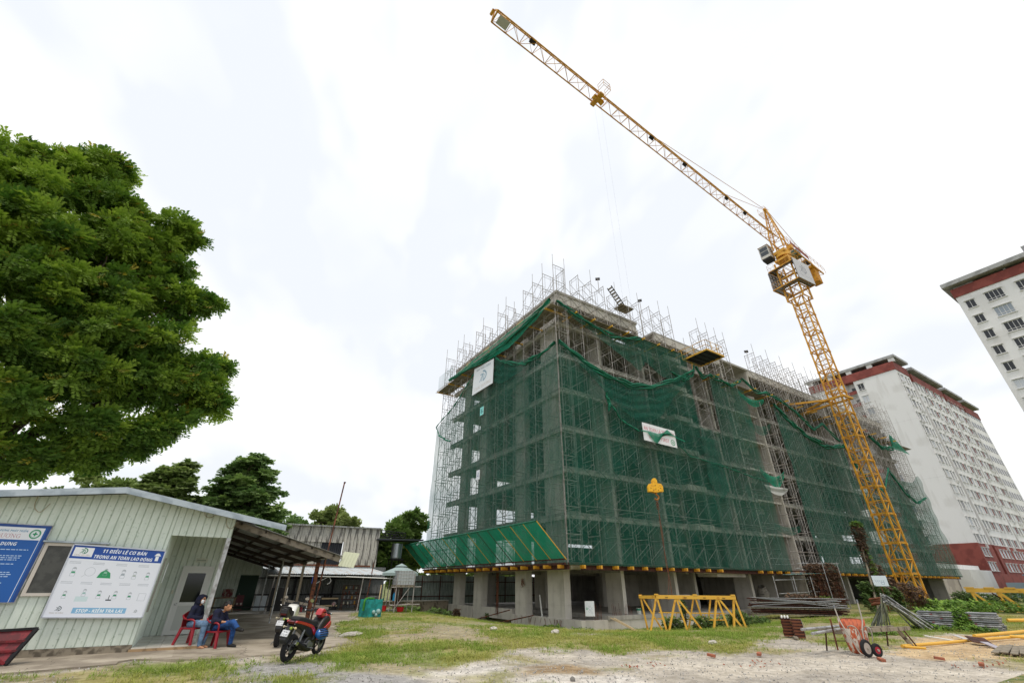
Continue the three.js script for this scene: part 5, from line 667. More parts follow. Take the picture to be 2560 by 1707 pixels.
{ // lean-to canopy beside the office
  const t = thing('canopy', 'open lean-to canopy roof on posts joined to the office', 'canopy'), cy = (x) => 3.5 - (x - 0.6) * 0.272;
  for (let z = -18.2; z > -35.4; z -= 1.06) { const b = new MB(), g = corr(1.07, 3.85, 0.18, 0.018, 2); const m = mk('roof_sheet', g, whiteSheet, t); const M1 = new THREE.Matrix4().makeBasis(V(0, 0, -1), V(Math.cos(-0.2656), Math.sin(-0.2656), 0), V(-0.2625, -0.965, 0).negate().multiplyScalar(-1)); m.applyMatrix4(M1.setPosition(0.58, 3.53, z)); }
  const bm = mottled('#8f8679', '#6a6258', 1, 124), dk = std('#3a322c', 0.9);
  new MB().bar(V(0.6, cy(0.6) - 0.1, -18.4), V(4.25, cy(4.25) - 0.1, -18.4), 0.08, 0.17).mesh('front_rafter', bm, t);
  for (const z of [-21, -24, -27.7, -31.4, -35]) new MB().bar(V(0.6, cy(0.6) - 0.14, z), V(4.1, cy(4.1) - 0.14, z), 0.07, 0.14).mesh('rafter', dk, t);
  for (const x of [0.8, 1.6, 2.4, 3.2, 4]) new MB().bar(V(x, cy(x) - 0.045, -18.3), V(x, cy(x) - 0.045, -35.3), 0.06, 0.07).mesh('purlin', dk, t);
  for (const z of [-24, -27.7, -31.4]) new MB().bar(V(4, 0, z), V(4, cy(4) - 0.2, z), 0.1, 0.1, V(0, 0, 1)).mesh('post', std('#857a68', 0.8), t);
  new MB().bar(V(4.02, 0, -21), V(4.02, cy(4) - 0.2, -21), 0.14, 0.14, V(0, 0, 1)).mesh('rusty_post', M.rust, t);
  for (const [x, z] of [[3.37, -26.1], [3.68, -34.3]]) new MB().rod(V(x, 0, z), V(x, cy(x) - 0.1, z), 0.04, 6).mesh('steel_post', M.galv, t);
  new MB().rod(V(0.6, 0.66, -26.1), V(3.37, 0.66, -26.1), 0.03, 5).mesh('rail', M.blackMetal, t);
  const fl = mk('bent_sheet', corr(0.75, 0.5, 0.15, 0.02, 1), std('#c9cdb2', 0.6, { side: THREE.DoubleSide }), t); fl.rotation.set(-0.5, -0.9, -0.5); fl.position.set(4.2, 2.2, -18.3);
  new MB().tube([V(1, 3.1, -18.6), V(1.2, 2.7, -18.6), V(1.9, 2.75, -18.7), V(2.4, 2.9, -18.8)], 0.008, 4).mesh('loose_wire', M.cable, t);
  const cam = thing('security_camera', 'small white security camera under the canopy corner', 'camera', [3.98, 2.62, -20.75], 0.5); new MB().box(0, 0, 0, 0.14, 0.12, 0.26).mesh('housing', std('#d8d6d2', 0.4), cam); new MB().rod(V(0, 0, 0.13), V(0, 0, 0.17), 0.045, 10, 0.045, true).mesh('lens', M.glassDark, cam);
  const fp = thing('rusty_pole', 'tall thin rusty steel pole leaning out beside the canopy corner post', 'pole'); new MB().rod(V(4.12, 0, -20.88), V(4.46, 5.58, -21), 0.035, 6, 0.03, true).mesh('shaft', M.rust, fp); new MB().box(4.47, 5.6, -21, 0.08, 0.05, 0.08).mesh('cap', M.rustDark, fp);
  // rear wall with a dark door, raised floor, a few stored things
  const bk = thing('store_room_wall', 'dark green corrugated wall with a closed door under the canopy', 'wall'); for (let x = 0.62; x < 3.3; x += 0.22) if (x < 2.3) strip(x, x + 0.22, 0.1, (q) => cy(q) + 0.02, -36).mesh('cladding_strip', greenSheet, bk); else strip(x, x + 0.22, 2.0, (q) => cy(q) + 0.02, -36).mesh('cladding_strip', greenSheet, bk); const d2 = new MB().b2(2.34, 3.4, 0.1, 2.04, -36.04, -35.97).mesh('door', std('#123524', 0.6), bk); new MB().add(new THREE.SphereGeometry(0.03, 8, 6), M4(2.52, 1, -35.93)).mesh('handle', M.chrome, d2);
  new MB().b2(0.6, 4.1, -0.1, 0.1, -36, -33.7).mesh('floor_ledge', M.concrete, bk); 
  const tb = thing('wooden_table', 'old wooden table at the back under the canopy', 'table', [1.75, 0.1, -34.6]); new MB().box(0, 0.72, 0, 1.2, 0.05, 0.6).mesh('tabletop', M.wood, tb); for (const x of [-0.52, 0.52]) for (const z of [-0.24, 0.24]) new MB().box(x, 0.35, z, 0.06, 0.7, 0.06).mesh('leg', M.wood, tb);
  tag(new MB().box(1.8, 1.05, -34.6, 0.55, 0.45, 0.35).mesh('storage_box', mottled('#6a2b2c', '#8a8a7c', 0.5, 127)), 'dark red box standing on the wooden table', 'box'); tag(new MB().box(3.75, 0.45, -35.2, 0.7, 0.9, 0.06, [0, 0.3, 0]).mesh('leaning_board', std('#b9c2c8', 0.5)), 'white board leaning by the dark green door', 'board');
  const rg = thing('shoe_rack', 'small dark red rack with shoes beside the table', 'rack', [2.55, 0.1, -34.6]); new MB().box(0, 0.32, 0, 0.4, 0.05, 0.3).mesh('shelf', std('#5a1a22', 0.6), rg); new MB().box(0, 0.6, -0.12, 0.4, 0.5, 0.04).mesh('back_panel', std('#5a1a22', 0.6), rg); new MB().box(0, 0.1, 0, 0.4, 0.05, 0.3).mesh('shelf', std('#5a1a22', 0.6), rg); for (const x of [-0.12, 0.08]) new MB().box(x, 0.4, 0.02, 0.1, 0.1, 0.24, [0, 0.2, 0]).mesh('shoe', std('#b5a9a2', 0.7), rg);
  const bd = thing('blackboard', 'dark board in a white frame standing under the canopy', 'board', [4.4, 0, -33], -0.2); new MB().box(0, 0.75, 0, 0.85, 1.2, 0.04, [0.1, 0, 0]).mesh('panel', std('#16181a', 0.6), bd); new MB().box(0.44, 0.75, 0.01, 0.04, 1.25, 0.06, [0.1, 0, 0]).mesh('frame', M.white, bd); tag(new MB().bar(V(4.55, 0.75, -32.6), V(7.1, 0.3, -31.4), 0.05, 0.12).mesh('timber_beam', std('#8d877c', 0.9)), 'long pale timber propped low before the kitchen shelter', 'beam');
}
// ---------- kitchen shelter, grey hall and fence behind ----------
{
  const t = thing('kitchen_shelter', 'low corrugated shelter with a kitchen corner behind the parked motorbikes', 'shelter'), galvSheet = new THREE.MeshStandardMaterial({ map: sheetTex(131, [186, 194, 198], [164, 170, 172], [150, 118, 92], 0.5), roughness: 0.5 });
  for (let x = 3.6; x < 11.3; x += 0.86) { const m = mk('roof_sheet', corr(0.87, 5.2, 0.13, 0.014, 1), galvSheet, t); m.rotation.x = -1.475; m.position.set(x, 2.12, -32.9); }
  new MB().b2(3.6, 11.2, 2.66, 2.82, -38.2, -38.1).mesh('ridge_flashing', M.rust, t);
  for (let x = 3.4; x < 12.4; x += 0.9) { const m = mk('wall_sheet', corr(0.91, 2.7, 0.15, 0.012, 1), new THREE.MeshStandardMaterial({ map: whiteSheet.map, color: '#b4b4b4', roughness: 0.7 }), t); m.position.set(x, 0, -38); }
  for (const y of [0.9, 1.9]) new MB().b2(3.5, 12.3, y - 0.04, y + 0.04, -37.97, -37.88).mesh('wall_rail', M.blackMetal, t);
  for (const [x, z] of [[3.9, -33.2], [6.6, -33.3], [9.3, -33.2], [11.1, -33]]) new MB().rod(V(x, 0, z), V(x + 0.12, 2.08, z), 0.035, 6).mesh('post', M.scaffold, t);
  new MB().rod(V(9.75, 0, -33.1), V(9.95, 2.9, -33.1), 0.035, 6).mesh('rusty_post', M.rust, t);
  for (const x of [6, 8.6]) new MB().bar(V(x, 0, -37.85), V(x, 2.5, -37.85), 0.12, 0.12, V(0, 0, 1)).mesh('wall_post', M.blackMetal, t);
  new MB().rod(V(3.6, 2.02, -33), V(8.3, 1.98, -33), 0.035, 6).mesh('white_pipe', M.white, t); new MB().rod(V(8.2, 1.99, -32.95), V(12.3, 1.87, -32.4), 0.035, 6).mesh('white_pipe', M.white, t);
  new MB().tube([V(6.4, 1.55, -33.2), V(6.9, 1.85, -33.2), V(7.2, 1.95, -33.2), V(7.35, 1.7, -33.2), V(7.15, 1.55, -33.2)], 0.018, 5).mesh('bent_conduit', M.white, t);
  new MB().b2(3.4, 12.4, -0.1, 0.02, -38, -33).mesh('floor', M.concreteSlab, t);
  // furniture
  const steelTable = (x, z, w, label) => { const q = thing('steel_table', label, 'table', [x, 0, z]); new MB().box(0, 0.8, 0, w, 0.04, 0.55).mesh('tabletop', M.galv, q); new MB().box(0, 0.42, 0, w - 0.08, 0.03, 0.5).mesh('shelf', M.galv, q); new MB().box(0, 0.14, 0, w - 0.08, 0.03, 0.5).mesh('shelf', M.galv, q); for (const a of [-w / 2 + 0.04, w / 2 - 0.04]) for (const b of [-0.24, 0.24]) new MB().rod(V(a, 0, b), V(a, 0.8, b), 0.02, 5).mesh('leg', M.galv, q); return q; };
  steelTable(6.95, -35.6, 0.85, 'steel kitchen table with two shelves below the bent white conduit'); steelTable(10.75, -34.9, 0.7, 'steel sink table at the end of the kitchen shelter');
  const st = thing('gas_stove', 'black stove counter with pale wooden edges in the kitchen', 'stove', [8, 0, -35.8]); new MB().box(0, 0.4, 0, 1.1, 0.72, 0.6).mesh('body', M.blackMetal, st); for (const y of [0.28, 0.7]) new MB().box(0, y, 0.33, 1.1, 0.08, 0.05).mesh('wooden_edge', woodPale, st); new MB().add(new THREE.CylinderGeometry(0.2, 0.17, 0.16, 14), M4(-0.2, 0.86, 0)).mesh('pan', M.blackMetal, st);
  const sh = thing('shelf_rack', 'rusty shelf rack filled with jars and boxes in the kitchen', 'shelf', [9.2, 0, -35]); for (const x of [-0.5, 0.5]) for (const z of [-0.18, 0.18]) new MB().rod(V(x, 0, z), V(x, 1.5, z), 0.02, 5).mesh('upright', M.rust, sh); for (const y of [0.35, 0.65, 0.95, 1.25, 1.48]) new MB().box(0, y, 0, 1.0, 0.025, 0.36).mesh('shelf', M.rustDark, sh); const r = RNG(21), jc = ['#b8862f', '#8a8e90', '#c8c4b0', '#6f3a2c', '#d8c23a']; for (const y of [0.36, 0.66, 0.96, 1.26]) for (let k = 0; k < 4; k++) { const h = 0.1 + r() * 0.12, j = new MB().add(new THREE.CylinderGeometry(0.05, 0.05, h, 8), M4(0, h / 2, 0)).mesh('jar', std(jc[(r() * 5) | 0], 0.5)); j.position.set(8.82 + k * 0.24 + r() * 0.06, y + 0.005, -35); tag(j, 'small container on the rusty kitchen shelf rack', 'jar', 'jars on the kitchen shelf rack'); }
  for (const [x, z, h, lab] of [[5.75, -34.2, 0.45, 'low red plastic table beside the canopy post'], [11.0, -32.9, 0.32, 'red plastic bucket by the kitchen post'], [11.85, -32.2, 0.26, 'red basin under the tank stand']]) { const s2 = thing(h > 0.4 ? 'plastic_table' : h > 0.3 ? 'bucket' : 'basin', lab, h > 0.4 ? 'table' : 'bucket', [x, 0, z]); if (h > 0.4) { new MB().box(0, h, 0, 0.75, 0.05, 0.5).mesh('top', std('#8d1020', 0.4), s2); for (const a of [-0.33, 0.33]) for (const b of [-0.2, 0.2]) new MB().box(a, h / 2, b, 0.06, h, 0.06).mesh('leg', std('#8d1020', 0.4), s2); } else { new MB().add(new THREE.CylinderGeometry(0.15 + (h < 0.3 ? 0.1 : 0), 0.12 + (h < 0.3 ? 0.08 : 0), h, 14, 1, true), M4(0, h / 2, 0)).add(new THREE.CircleGeometry(0.12, 12), M4(0, 0.02, 0, -1.57)).mesh('body', std('#c01422', 0.4, { side: THREE.DoubleSide }), s2); new MB().add(new THREE.TorusGeometry(h < 0.3 ? 0.25 : 0.15, 0.012, 5, 16), M4(0, h, 0, 1.57)).mesh('rim', std('#a01020', 0.4), s2); } }
  const bl = thing('water_bottle', 'blue plastic bottle hanging at the tank stand', 'bottle', [11.35, 0.62, -32.2]); new MB().add(new THREE.CylinderGeometry(0.1, 0.1, 0.34, 12), M4(0, 0.17, 0)).add(new THREE.CylinderGeometry(0.04, 0.1, 0.1, 12), M4(0, 0.39, 0)).mesh('body', phy('#2a8ec4', 0.2), bl); new MB().add(new THREE.CylinderGeometry(0.04, 0.04, 0.05, 10), M4(0, 0.46, 0)).mesh('cap', std('#1a5c96', 0.5), bl);
  // caged water tank on a tube stand, with a parasol over it
  const ib = thing('water_tank', 'white caged water tank standing on a tube stand by the kitchen', 'tank', [11.75, 0, -31.9]); new MB().box(0, 1.95, 0, 1.1, 0.8, 1).mesh('container', std('#b3b8ba', 0.4), ib); const cgm = new MB(); for (let k = 0; k <= 6; k++) { const x = -0.57 + k * 0.19; cgm.rod(V(x, 1.53, 0.52), V(x, 2.38, 0.52), 0.012, 4); cgm.rod(V(x, 1.53, -0.52), V(x, 2.38, -0.52), 0.012, 4); cgm.rod(V(-0.57, 1.53, -0.52 + k * 0.173), V(-0.57, 2.38, -0.52 + k * 0.173), 0.012, 4); } for (let k = 0; k < 5; k++) { const y = 1.55 + k * 0.2; cgm.poly([V(-0.58, y, -0.53), V(-0.58, y, 0.53), V(0.58, y, 0.53), V(0.58, y, -0.53)], 0.012, 4); } cgm.mesh('cage', M.galv, ib); new MB().box(0, 1.48, 0, 1.25, 0.08, 1.1).mesh('pallet', M.oldWood, ib); const sd = new MB(); for (const x of [-0.6, 0.6]) for (const z of [-0.5, 0.5]) sd.rod(V(x, 0, z), V(x * 1.02, z > 0 ? 2.2 : 1.45, z), 0.03, 5); for (const y of [0.4, 1.4]) { sd.rod(V(-0.9, y, 0.5), V(1.1, y + 0.03, 0.5), 0.025, 5); sd.rod(V(-0.6, y, -0.5), V(-0.6, y, 0.5), 0.025, 5); } sd.rod(V(-0.6, 0.2, 0.5), V(0.3, 1.4, 0.5), 0.02, 5); sd.mesh('stand', M.scaffold, ib);
  const pa = thing('parasol', 'faded grey green parasol opened over the water tank', 'parasol', [11.9, 0, -33]), pc = new MB(), N = 8; for (let k = 0; k < N; k++) { const a = k / N * 6.283, b = (k + 1) / N * 6.283, P = (q, R, y) => V(Math.cos(q) * R, y, Math.sin(q) * R); pc.quad(P(a, 1.3, 2.25), P(b, 1.3, 2.25), P(b, 0.35, 2.62), P(a, 0.35, 2.62)); pc.tri(P(a, 0.45, 2.66), P(b, 0.45, 2.66), V(0, 2.85, 0)); pc.quad(P(a, 1.3, 2.08), P(b, 1.3, 2.08), P(b, 1.3, 2.25), P(a, 1.3, 2.25)); } pc.mesh('canopy', std('#93a5a4', 0.8, { side: THREE.DoubleSide }), pa); new MB().rod(V(0, 0, 0), V(0, 2.85, 0), 0.03, 6).mesh('pole', M.galv, pa);
  // blue sign on a thin post
  const sg = thing('direction_sign', 'small blue sign on a thin white post', 'sign', [5.9, 0, -31.2]); new MB().rod(V(0, 0, 0), V(0.05, 1.75, 0), 0.02, 5).mesh('post', M.white, sg); new MB().box(0.05, 1.78, 0.02, 0.28, 0.36, 0.02).mesh('plate', std('#1d3f94', 0.5), sg); new MB().b2(-0.04, 0.14, 1.83, 1.89, 0.031, 0.034).b2(-0.04, 0.14, 1.67, 1.73, 0.031, 0.034).mesh('lettering', M.white, sg);
  // teal rubbish bag frame with a green cloth and white sacks
  const bn = thing('rubbish_bin', 'square teal rubbish container with sacks and a green cloth', 'bin', [8.7, 0, -28.4], 0.25), teal = mottled('#1f8f8c', '#187672', 0.8, 133); for (const [x, z, sx, sz] of [[0, 0.42, 0.9, 0.02], [0, -0.42, 0.9, 0.02], [-0.44, 0, 0.02, 0.82], [0.44, 0, 0.02, 0.82]]) new MB().box(x, 0.42, z, sx, 0.84, sz, [z ? -0.04 * Math.sign(z) : 0, 0, x ? 0.04 * Math.sign(x) : 0]).mesh('side_panel', teal, bn); for (const x of [-0.44, 0.44]) new MB().rod(V(x, 0, 0.43), V(x * 1.05, 0.9, 0.44), 0.02, 5).mesh('corner_stay', teal, bn); new MB().tube([V(-0.5, 0.3, 0.12), V(-0.47, 0.78, 0.1), V(-0.3, 0.87, 0), V(0.2, 0.86, -0.1)], 0.06, 8).mesh('green_cloth', mottled('#3f8f2a', '#2d6b22', 0.4, 135), bn); for (const [x, y, z, q] of [[-0.05, 0.24, 0.47, 0.1], [0.24, 0.26, 0.47, 0.13], [0.1, 0.1, 0.49, 0.09]]) new MB().add(new THREE.IcosahedronGeometry(q, 2), M4(x, y, z, 1, 2, 0.4)).mesh('sack', std('#8fb0ae', 0.6), bn); new MB().rod(V(0.2, 0.2, 0.4), V(0.45, 1.55, 0.1), 0.03, 6).mesh('stick', woodPale, bn);
}
{ // grey hall of stained sheets
  const t = thing('sheet_metal_hall', 'tall hall clad in mould stained grey corrugated sheets', 'building', [0, 0, -46]);
  for (let x = 4.2; x < 10.6; x += 0.92) { const m = mk('wall_sheet', corr(0.93, 1.35, 0.19, 0.022, 1), mouldSheet, t); m.position.set(x, 4.85, (x | 0) % 2 ? 0.02 : 0); const m2 = mk('wall_sheet', corr(0.93, 2.8, 0.19, 0.022, 1), x > 8.2 ? std('#232730', 0.6) : mouldSheet, t); m2.position.set(x, 2.1, -0.1); }
  for (let x = 10.65; x < 13.9; x += 0.66) { const m = mk('wall_sheet', corr(0.67, 6.2, 0.16, 0.02, 1), mouldSheet, t); m.position.set(x, 0, 0.12 + ((x * 3) | 0) % 2 * 0.02); }
  new MB().hexa([V(3.6, 6.08, 0.3), V(14, 6.2, 0.3), V(14, 6.2, -12), V(3.6, 6.08, -12), V(3.6, 6.2, 0.3), V(14, 6.32, 0.3), V(14, 6.32, -12), V(3.6, 6.2, -12)]).mesh('roof_sheet', whiteSheet, t); new MB().b2(13.8, 14, 0, 6.2, -12, 0.1).mesh('side_wall', std('#2b2d31', 0.8), t);
  const aw = new MB(); for (const z of [0.1, -2]) { aw.rod(V(14, 6.15, z), V(16.6, 6, z), 0.04, 4); aw.rod(V(14, 5.55, z), V(16.6, 5.6, z), 0.04, 4); for (let k = 0; k < 5; k++) { aw.rod(V(14 + k * 0.52, 6.13 - k * 0.03, z), V(14.52 + k * 0.52, 5.57, z), 0.025, 4); aw.rod(V(14.52 + k * 0.52, 6.1 - k * 0.03, z), V(14.52 + k * 0.52, 5.57, z), 0.025, 4); } } aw.mesh('awning_truss', M.blackMetal, t); new MB().box(16, 5.35, -0.5, 4.6, 0.12, 2.6, [0, 0, 0.03]).mesh('awning_sheet', std('#3a3f47', 0.6), t); new MB().b2(14, 16.2, 0, 4.4, -6, -4).mesh('dark_annex', std('#1e2440', 0.8), t);
  const wt = thing('water_tank', 'upright ribbed steel water tank under the hall awning', 'tank', [15.9, 3.7, -46]), pts = []; for (let k = 0; k <= 12; k++) pts.push(new THREE.Vector2(0.5 + (k % 2 ? 0.03 : 0), k * 0.11)); new MB().add(new THREE.LatheGeometry(pts, 18)).mesh('tank_body', std('#9aa0a3', 0.3, { metalness: 0.7 }), wt); new MB().box(0, -0.1, 0, 1.2, 0.1, 1.2).mesh('base', M.blackMetal, wt); const lg = new MB(); for (const x of [-0.5, 0.5]) for (const z of [-0.5, 0.5]) lg.rod(V(x, -3.9, z), V(x, -0.1, z), 0.04, 5); lg.mesh('stand', M.blackMetal, wt);
}
{ // site fence of upright corrugated sheets
  const t = thing('site_fence', 'boundary fence of upright grey corrugated sheets behind the building', 'fence'), gs = new THREE.MeshStandardMaterial({ map: sheetTex(141, [134, 146, 140], [112, 124, 118], [78, 84, 80], 0.6), roughness: 0.7 }), r = RNG(8);
  const seg = (ax, az, bx, bz) => { const L = Math.hypot(bx - ax, bz - az), n = Math.round(L / 1.05), a = Math.atan2(-(bz - az), bx - ax); for (let k = 0; k < n; k++) { const m = mk('fence_sheet', corr(1.06, 3.0 + r() * 0.12, 0.17, 0.016, 1), gs, t); m.rotation.y = a; m.position.set(lerp(ax, bx, k / n), -0.7, lerp(az, bz, k / n)); if (k % 2 === 0) new MB().bar(V(lerp(ax, bx, k / n), -0.8, lerp(az, bz, k / n) + 0.1), V(lerp(ax, bx, k / n), 2.3, lerp(az, bz, k / n) + 0.1), 0.08, 0.08, V(0, 0, 1)).mesh('fence_post', M.rustDark, t); } for (const y of [0.45, 1.75]) new MB().bar(V(ax, y, az + 0.06), V(bx, y, bz + 0.06), 0.05, 0.08).mesh('fence_rail', M.rustDark, t); };
  seg(12.5, -35.5, 17.5, -47.5); seg(17.5, -47.6, 60, -50);
  const w = thing('boundary_wall', 'low rendered wall below the fence sheets beside the building', 'wall'); new MB().b2(12.6, 21, -1.5, 0.15, -44.4, -44.1).mesh('wall_body', mottled('#8a7f70', '#5d5548', 1.4, 143), w); new MB().b2(12.5, 21, 0.15, 0.22, -44.5, -44).mesh('coping', M.concreteSlab, w);
  tag(new MB().rod(V(13.6, -0.35, -41), V(16.6, 0.05, -42.5), 0.13, 8, 0.1, true).mesh('fallen_log', M.oldWood), 'bare grey log lying on the grass before the fence', 'log');
  const r2 = RNG(33); for (let k = 0; k < 9; k++) tag(new MB().rod(V(12.7 + k * 0.11, -0.3, -36.2 - k * 0.3), V(12.8 + k * 0.13 + r2() * 0.2, 2.2 + r2() * 0.3, -36.6 - k * 0.3), 0.035, 5, 0.03, true).mesh('bamboo_pole', M.oldWood), 'thin grey pole leaning against the fence beside the tank', 'pole', 'poles leaning against the fence');
}
// ---------- trees ----------
function leafSprig(n, len, wid, spread, droop, seed) {   // a twig with paired leaflets
  const b = new MB(), r = RNG(seed);
  for (let k = 0; k < n; k++) { const f = k / n, side = k % 2 ? 1 : -1, p = V(f * spread, -droop * f * f, 0), a = side * (0.7 + r() * 0.5), l = len * (0.75 + r() * 0.5), d = V(Math.cos(a) * l, (r() - 0.55) * l * 0.7, Math.sin(a) * l), s = V(-Math.sin(a) * wid, (r() - 0.5) * wid, Math.cos(a) * wid), m = p.clone().addScaledVector(d, 0.5); b.quad(p, m.clone().add(s), p.clone().add(d), m.clone().sub(s), [[0, 0], [1, 0], [1, 1], [0, 1]]); }
  return b.geo();
}
const leafMat = (o = {}) => new THREE.MeshPhysicalMaterial({ color: '#ffffff', roughness: 0.7, side: THREE.DoubleSide, transmission: 0.5, thickness: 0, specularIntensity: 0.35, ...o });
const barkMat = mottled('#5a4c3e', '#362d26', 0.7, 151, { sy: 0.35, rough: 0.95 });
function limb(b, pts, r0, r1) { b.tube(pts, r0, 7, (t) => lerp(1, r1 / r0, t)); }
function tree(name, label, pos, o) {
  const t = thing(name, label, 'tree', pos, 0, o.group), r = RNG(o.seed), trunk = new MB(), H = o.trunk, cs = [];
  limb(trunk, [V(0, -0.3, 0), V(0.1, H * 0.4, 0.05), V(-0.05, H * 0.75, -0.1), V(0.1, H * 1.15, 0)], o.rad, o.rad * 0.5);
  for (const [x, y, z, rx, ry, rz] of o.blobs) {     // boughs into every clump
    const p0 = V(0, lerp(H * 0.6, Math.max(H * 0.7, y * 0.6), 0.6), 0), p3 = V(x, y, z), p1 = p0.clone().lerp(p3, 0.35).add(V(0, 0.08 * H, 0)), p2 = p0.clone().lerp(p3, 0.7).add(V((r() - 0.5) * rx * 0.5, 0, (r() - 0.5) * rz * 0.5)); limb(trunk, [p0, p1, p2, p3], o.rad * 0.36, 0.03);
    for (let k = 0; k < 3; k++) limb(trunk, [p2, p2.clone().lerp(p3, 0.5).add(V((r() - 0.5) * rx, (r() - 0.3) * ry, (r() - 0.5) * rz)), p3.clone().add(V((r() - 0.5) * rx * 1.5, (r() - 0.4) * ry * 1.4, (r() - 0.5) * rz * 1.5))], 0.05, 0.012);
  }
  trunk.mesh('trunk', barkMat, t);
  // sprigs gather on separate tufts over each clump's shell, thickest on the tufts' upper side, so that gaps and shaded hollows form
  const pts = [], flat = o.flat ?? 1, tilt = o.flat ? 0.9 : 2.2;
  for (const [x, y, z, rx, ry, rz, dn] of o.blobs) {
    const vol = Math.cbrt(rx * ry * rz), n = (dn ?? 1) * o.density * vol * vol, per = o.per ?? 46, subs = Math.round(n / per) + 4;
    for (let s = 0; s < subs; s++) {
      let q; do q = V(r() * 2 - 1, r() * 2 - 1, r() * 2 - 1); while (q.lengthSq() > 1 || q.lengthSq() < 0.02); q.multiplyScalar((s % 6 === 0 ? 0.3 + 0.4 * r() : 0.8 + 0.3 * r()) / q.length()); const cr = (o.sub ?? 0.2) * Math.pow(vol, 0.7) * (0.55 + r() * 0.8), tone = r();
      for (let k = 0; k < per; k++) { const a = r() * 6.28, u = Math.pow(r(), 0.8) * 1.7 - 0.7, R = cr * Math.sqrt(r()), w = Math.sqrt(Math.max(0, 1 - u * u)), d = V(w * Math.cos(a), u * flat, w * Math.sin(a)); pts.push([x + q.x * rx + d.x * R, y + q.y * ry + d.y * R, z + q.z * rz + d.z * R, Math.atan2(-(d.z + q.z * 0.6), d.x + q.x * 0.6) + (r() - 0.5) * 1.2, tone, r()]); }
    }
  }
  const im = new THREE.InstancedMesh(o.leaf, o.mat || leafMat(), pts.length), m = new THREE.Matrix4(), c = new THREE.Color(), e = new THREE.Euler();
  pts.forEach(([x, y, z, a, tone, q], k) => { e.set((q - 0.5) * tilt, a, (q * 7 % 1 - 0.6) * tilt * 0.9); m.makeRotationFromEuler(e); const s = (o.scale ?? 1) * (0.75 + 0.5 * (q * 13 % 1)); m.scale(V(s, s, s)); m.setPosition(x, y, z); im.setMatrixAt(k, m); const f = Math.min(1, 0.75 * tone * tone + 0.25 * q), y1 = q > 0.985 && o.yellow ? 1 : 0; c.setRGB(...(y1 ? [0.38, 0.33, 0.03] : mix3(o.cols[0], o.cols[1], f))); im.setColorAt(k, c); });
  im.name = 'crown'; im.userData.kind = 'stuff'; im.castShadow = im.receiveShadow = true; t.add(im); return t;
}
const pinnate = leafSprig(15, 0.105, 0.026, 0.34, 0.1, 3), round = leafSprig(13, 0.15, 0.055, 0.3, 0.06, 5), big = leafSprig(9, 0.24, 0.07, 0.32, 0.16, 7);
const G1 = [[0.07, 0.17, 0.02], [0.42, 0.58, 0.07]], G2 = [[0.16, 0.28, 0.09], [0.38, 0.52, 0.16]], G3 = [[0.22, 0.32, 0.09], [0.45, 0.55, 0.19]];
tree('large_tree', 'huge dense broadleaf tree rising behind the site office', [-9.2, 0, -27.5], { seed: 11, trunk: 6.5, rad: 0.55, density: 560, leaf: pinnate, cols: G1, yellow: true, scale: 1.6, sub: 0.36, per: 46, blobs: [
  [-2.1, 21.9, 0, 1.3, 1.3, 1.3], [-1.2, 22.9, 0, 0.6, 0.6, 0.6], [-2.7, 23.2, -0.3, 0.5, 0.6, 0.5], [-4.8, 20.6, 0, 1.7, 1.5, 1.6], [-4.2, 22.2, 0, 0.6, 0.6, 0.6], [-6.8, 18.6, 0.5, 2, 2, 2], [-3, 18.6, 1, 1.7, 1.5, 1.7], [-0.5, 19.7, 0.3, 1.3, 1.2, 1.3], [2, 19.5, 0, 1.2, 1.3, 1.2], [3.1, 20.2, 0, 0.6, 0.7, 0.6], [0.6, 17.6, 0.6, 1.4, 1.3, 1.5], [2.9, 17.2, -0.2, 1, 1.1, 1.1], [-1.8, 16.2, 2, 1.6, 1.3, 1.5], [-5, 15.6, 2, 1.9, 1.7, 1.8], [-8, 14.6, 1, 2, 2.2, 2], [4.1, 15.5, -0.1, 1, 0.9, 1.1], [5.3, 16, -0.2, 0.55, 0.45, 0.5], [2, 14.7, 0.8, 1.3, 1.2, 1.3], [-0.2, 13.9, 2, 1.6, 1.3, 1.5], [-3.2, 12.8, 2.4, 1.7, 1.4, 1.6], [-6.4, 11.6, 2, 2, 1.8, 1.8], [2, 12.2, 1.4, 1.4, 1.1, 1.3], [4.1, 12.9, 0.4, 1.2, 1.1, 1.3], [6.1, 11.4, -0.2, 1.1, 1.2, 1.2], [6.9, 12.4, -0.2, 0.5, 0.6, 0.5], [7.2, 9.9, -0.2, 0.6, 0.9, 0.7], [4.5, 10.4, 0.4, 1.3, 1.1, 1.3], [2, 9.9, 1.6, 1.4, 1, 1.3], [-0.8, 10.8, 2.4, 1.5, 1.2, 1.4], [-3.8, 9.8, 2.2, 1.7, 1.3, 1.6], [6.1, 8.6, 0, 0.8, 0.7, 0.8], [4.8, 7.7, 0.3, 0.9, 0.6, 0.9], [3.2, 7.8, 0.8, 1.1, 0.7, 1], [0.6, 8.4, 1.8, 1.3, 0.8, 1.2], [-2, 8, 2, 1.5, 0.9, 1.3], [3.4, 6.6, 0.6, 0.7, 0.5, 0.7], [1.8, 6.4, 0.8, 1, 0.6, 0.9], [-0.3, 6.3, 1.2, 1.2, 0.7, 1.1], [-3, 6.4, 1.4, 1.5, 0.9, 1.3], [-6, 8, 1, 2, 1.4, 1.6], [0, 16, -2, 2, 2.6, 1.2, 0.8], [2.4, 12, -2, 2, 2.4, 1.2, 0.8], [-4, 18, -2, 2.2, 2.4, 1.2, 0.8]] });
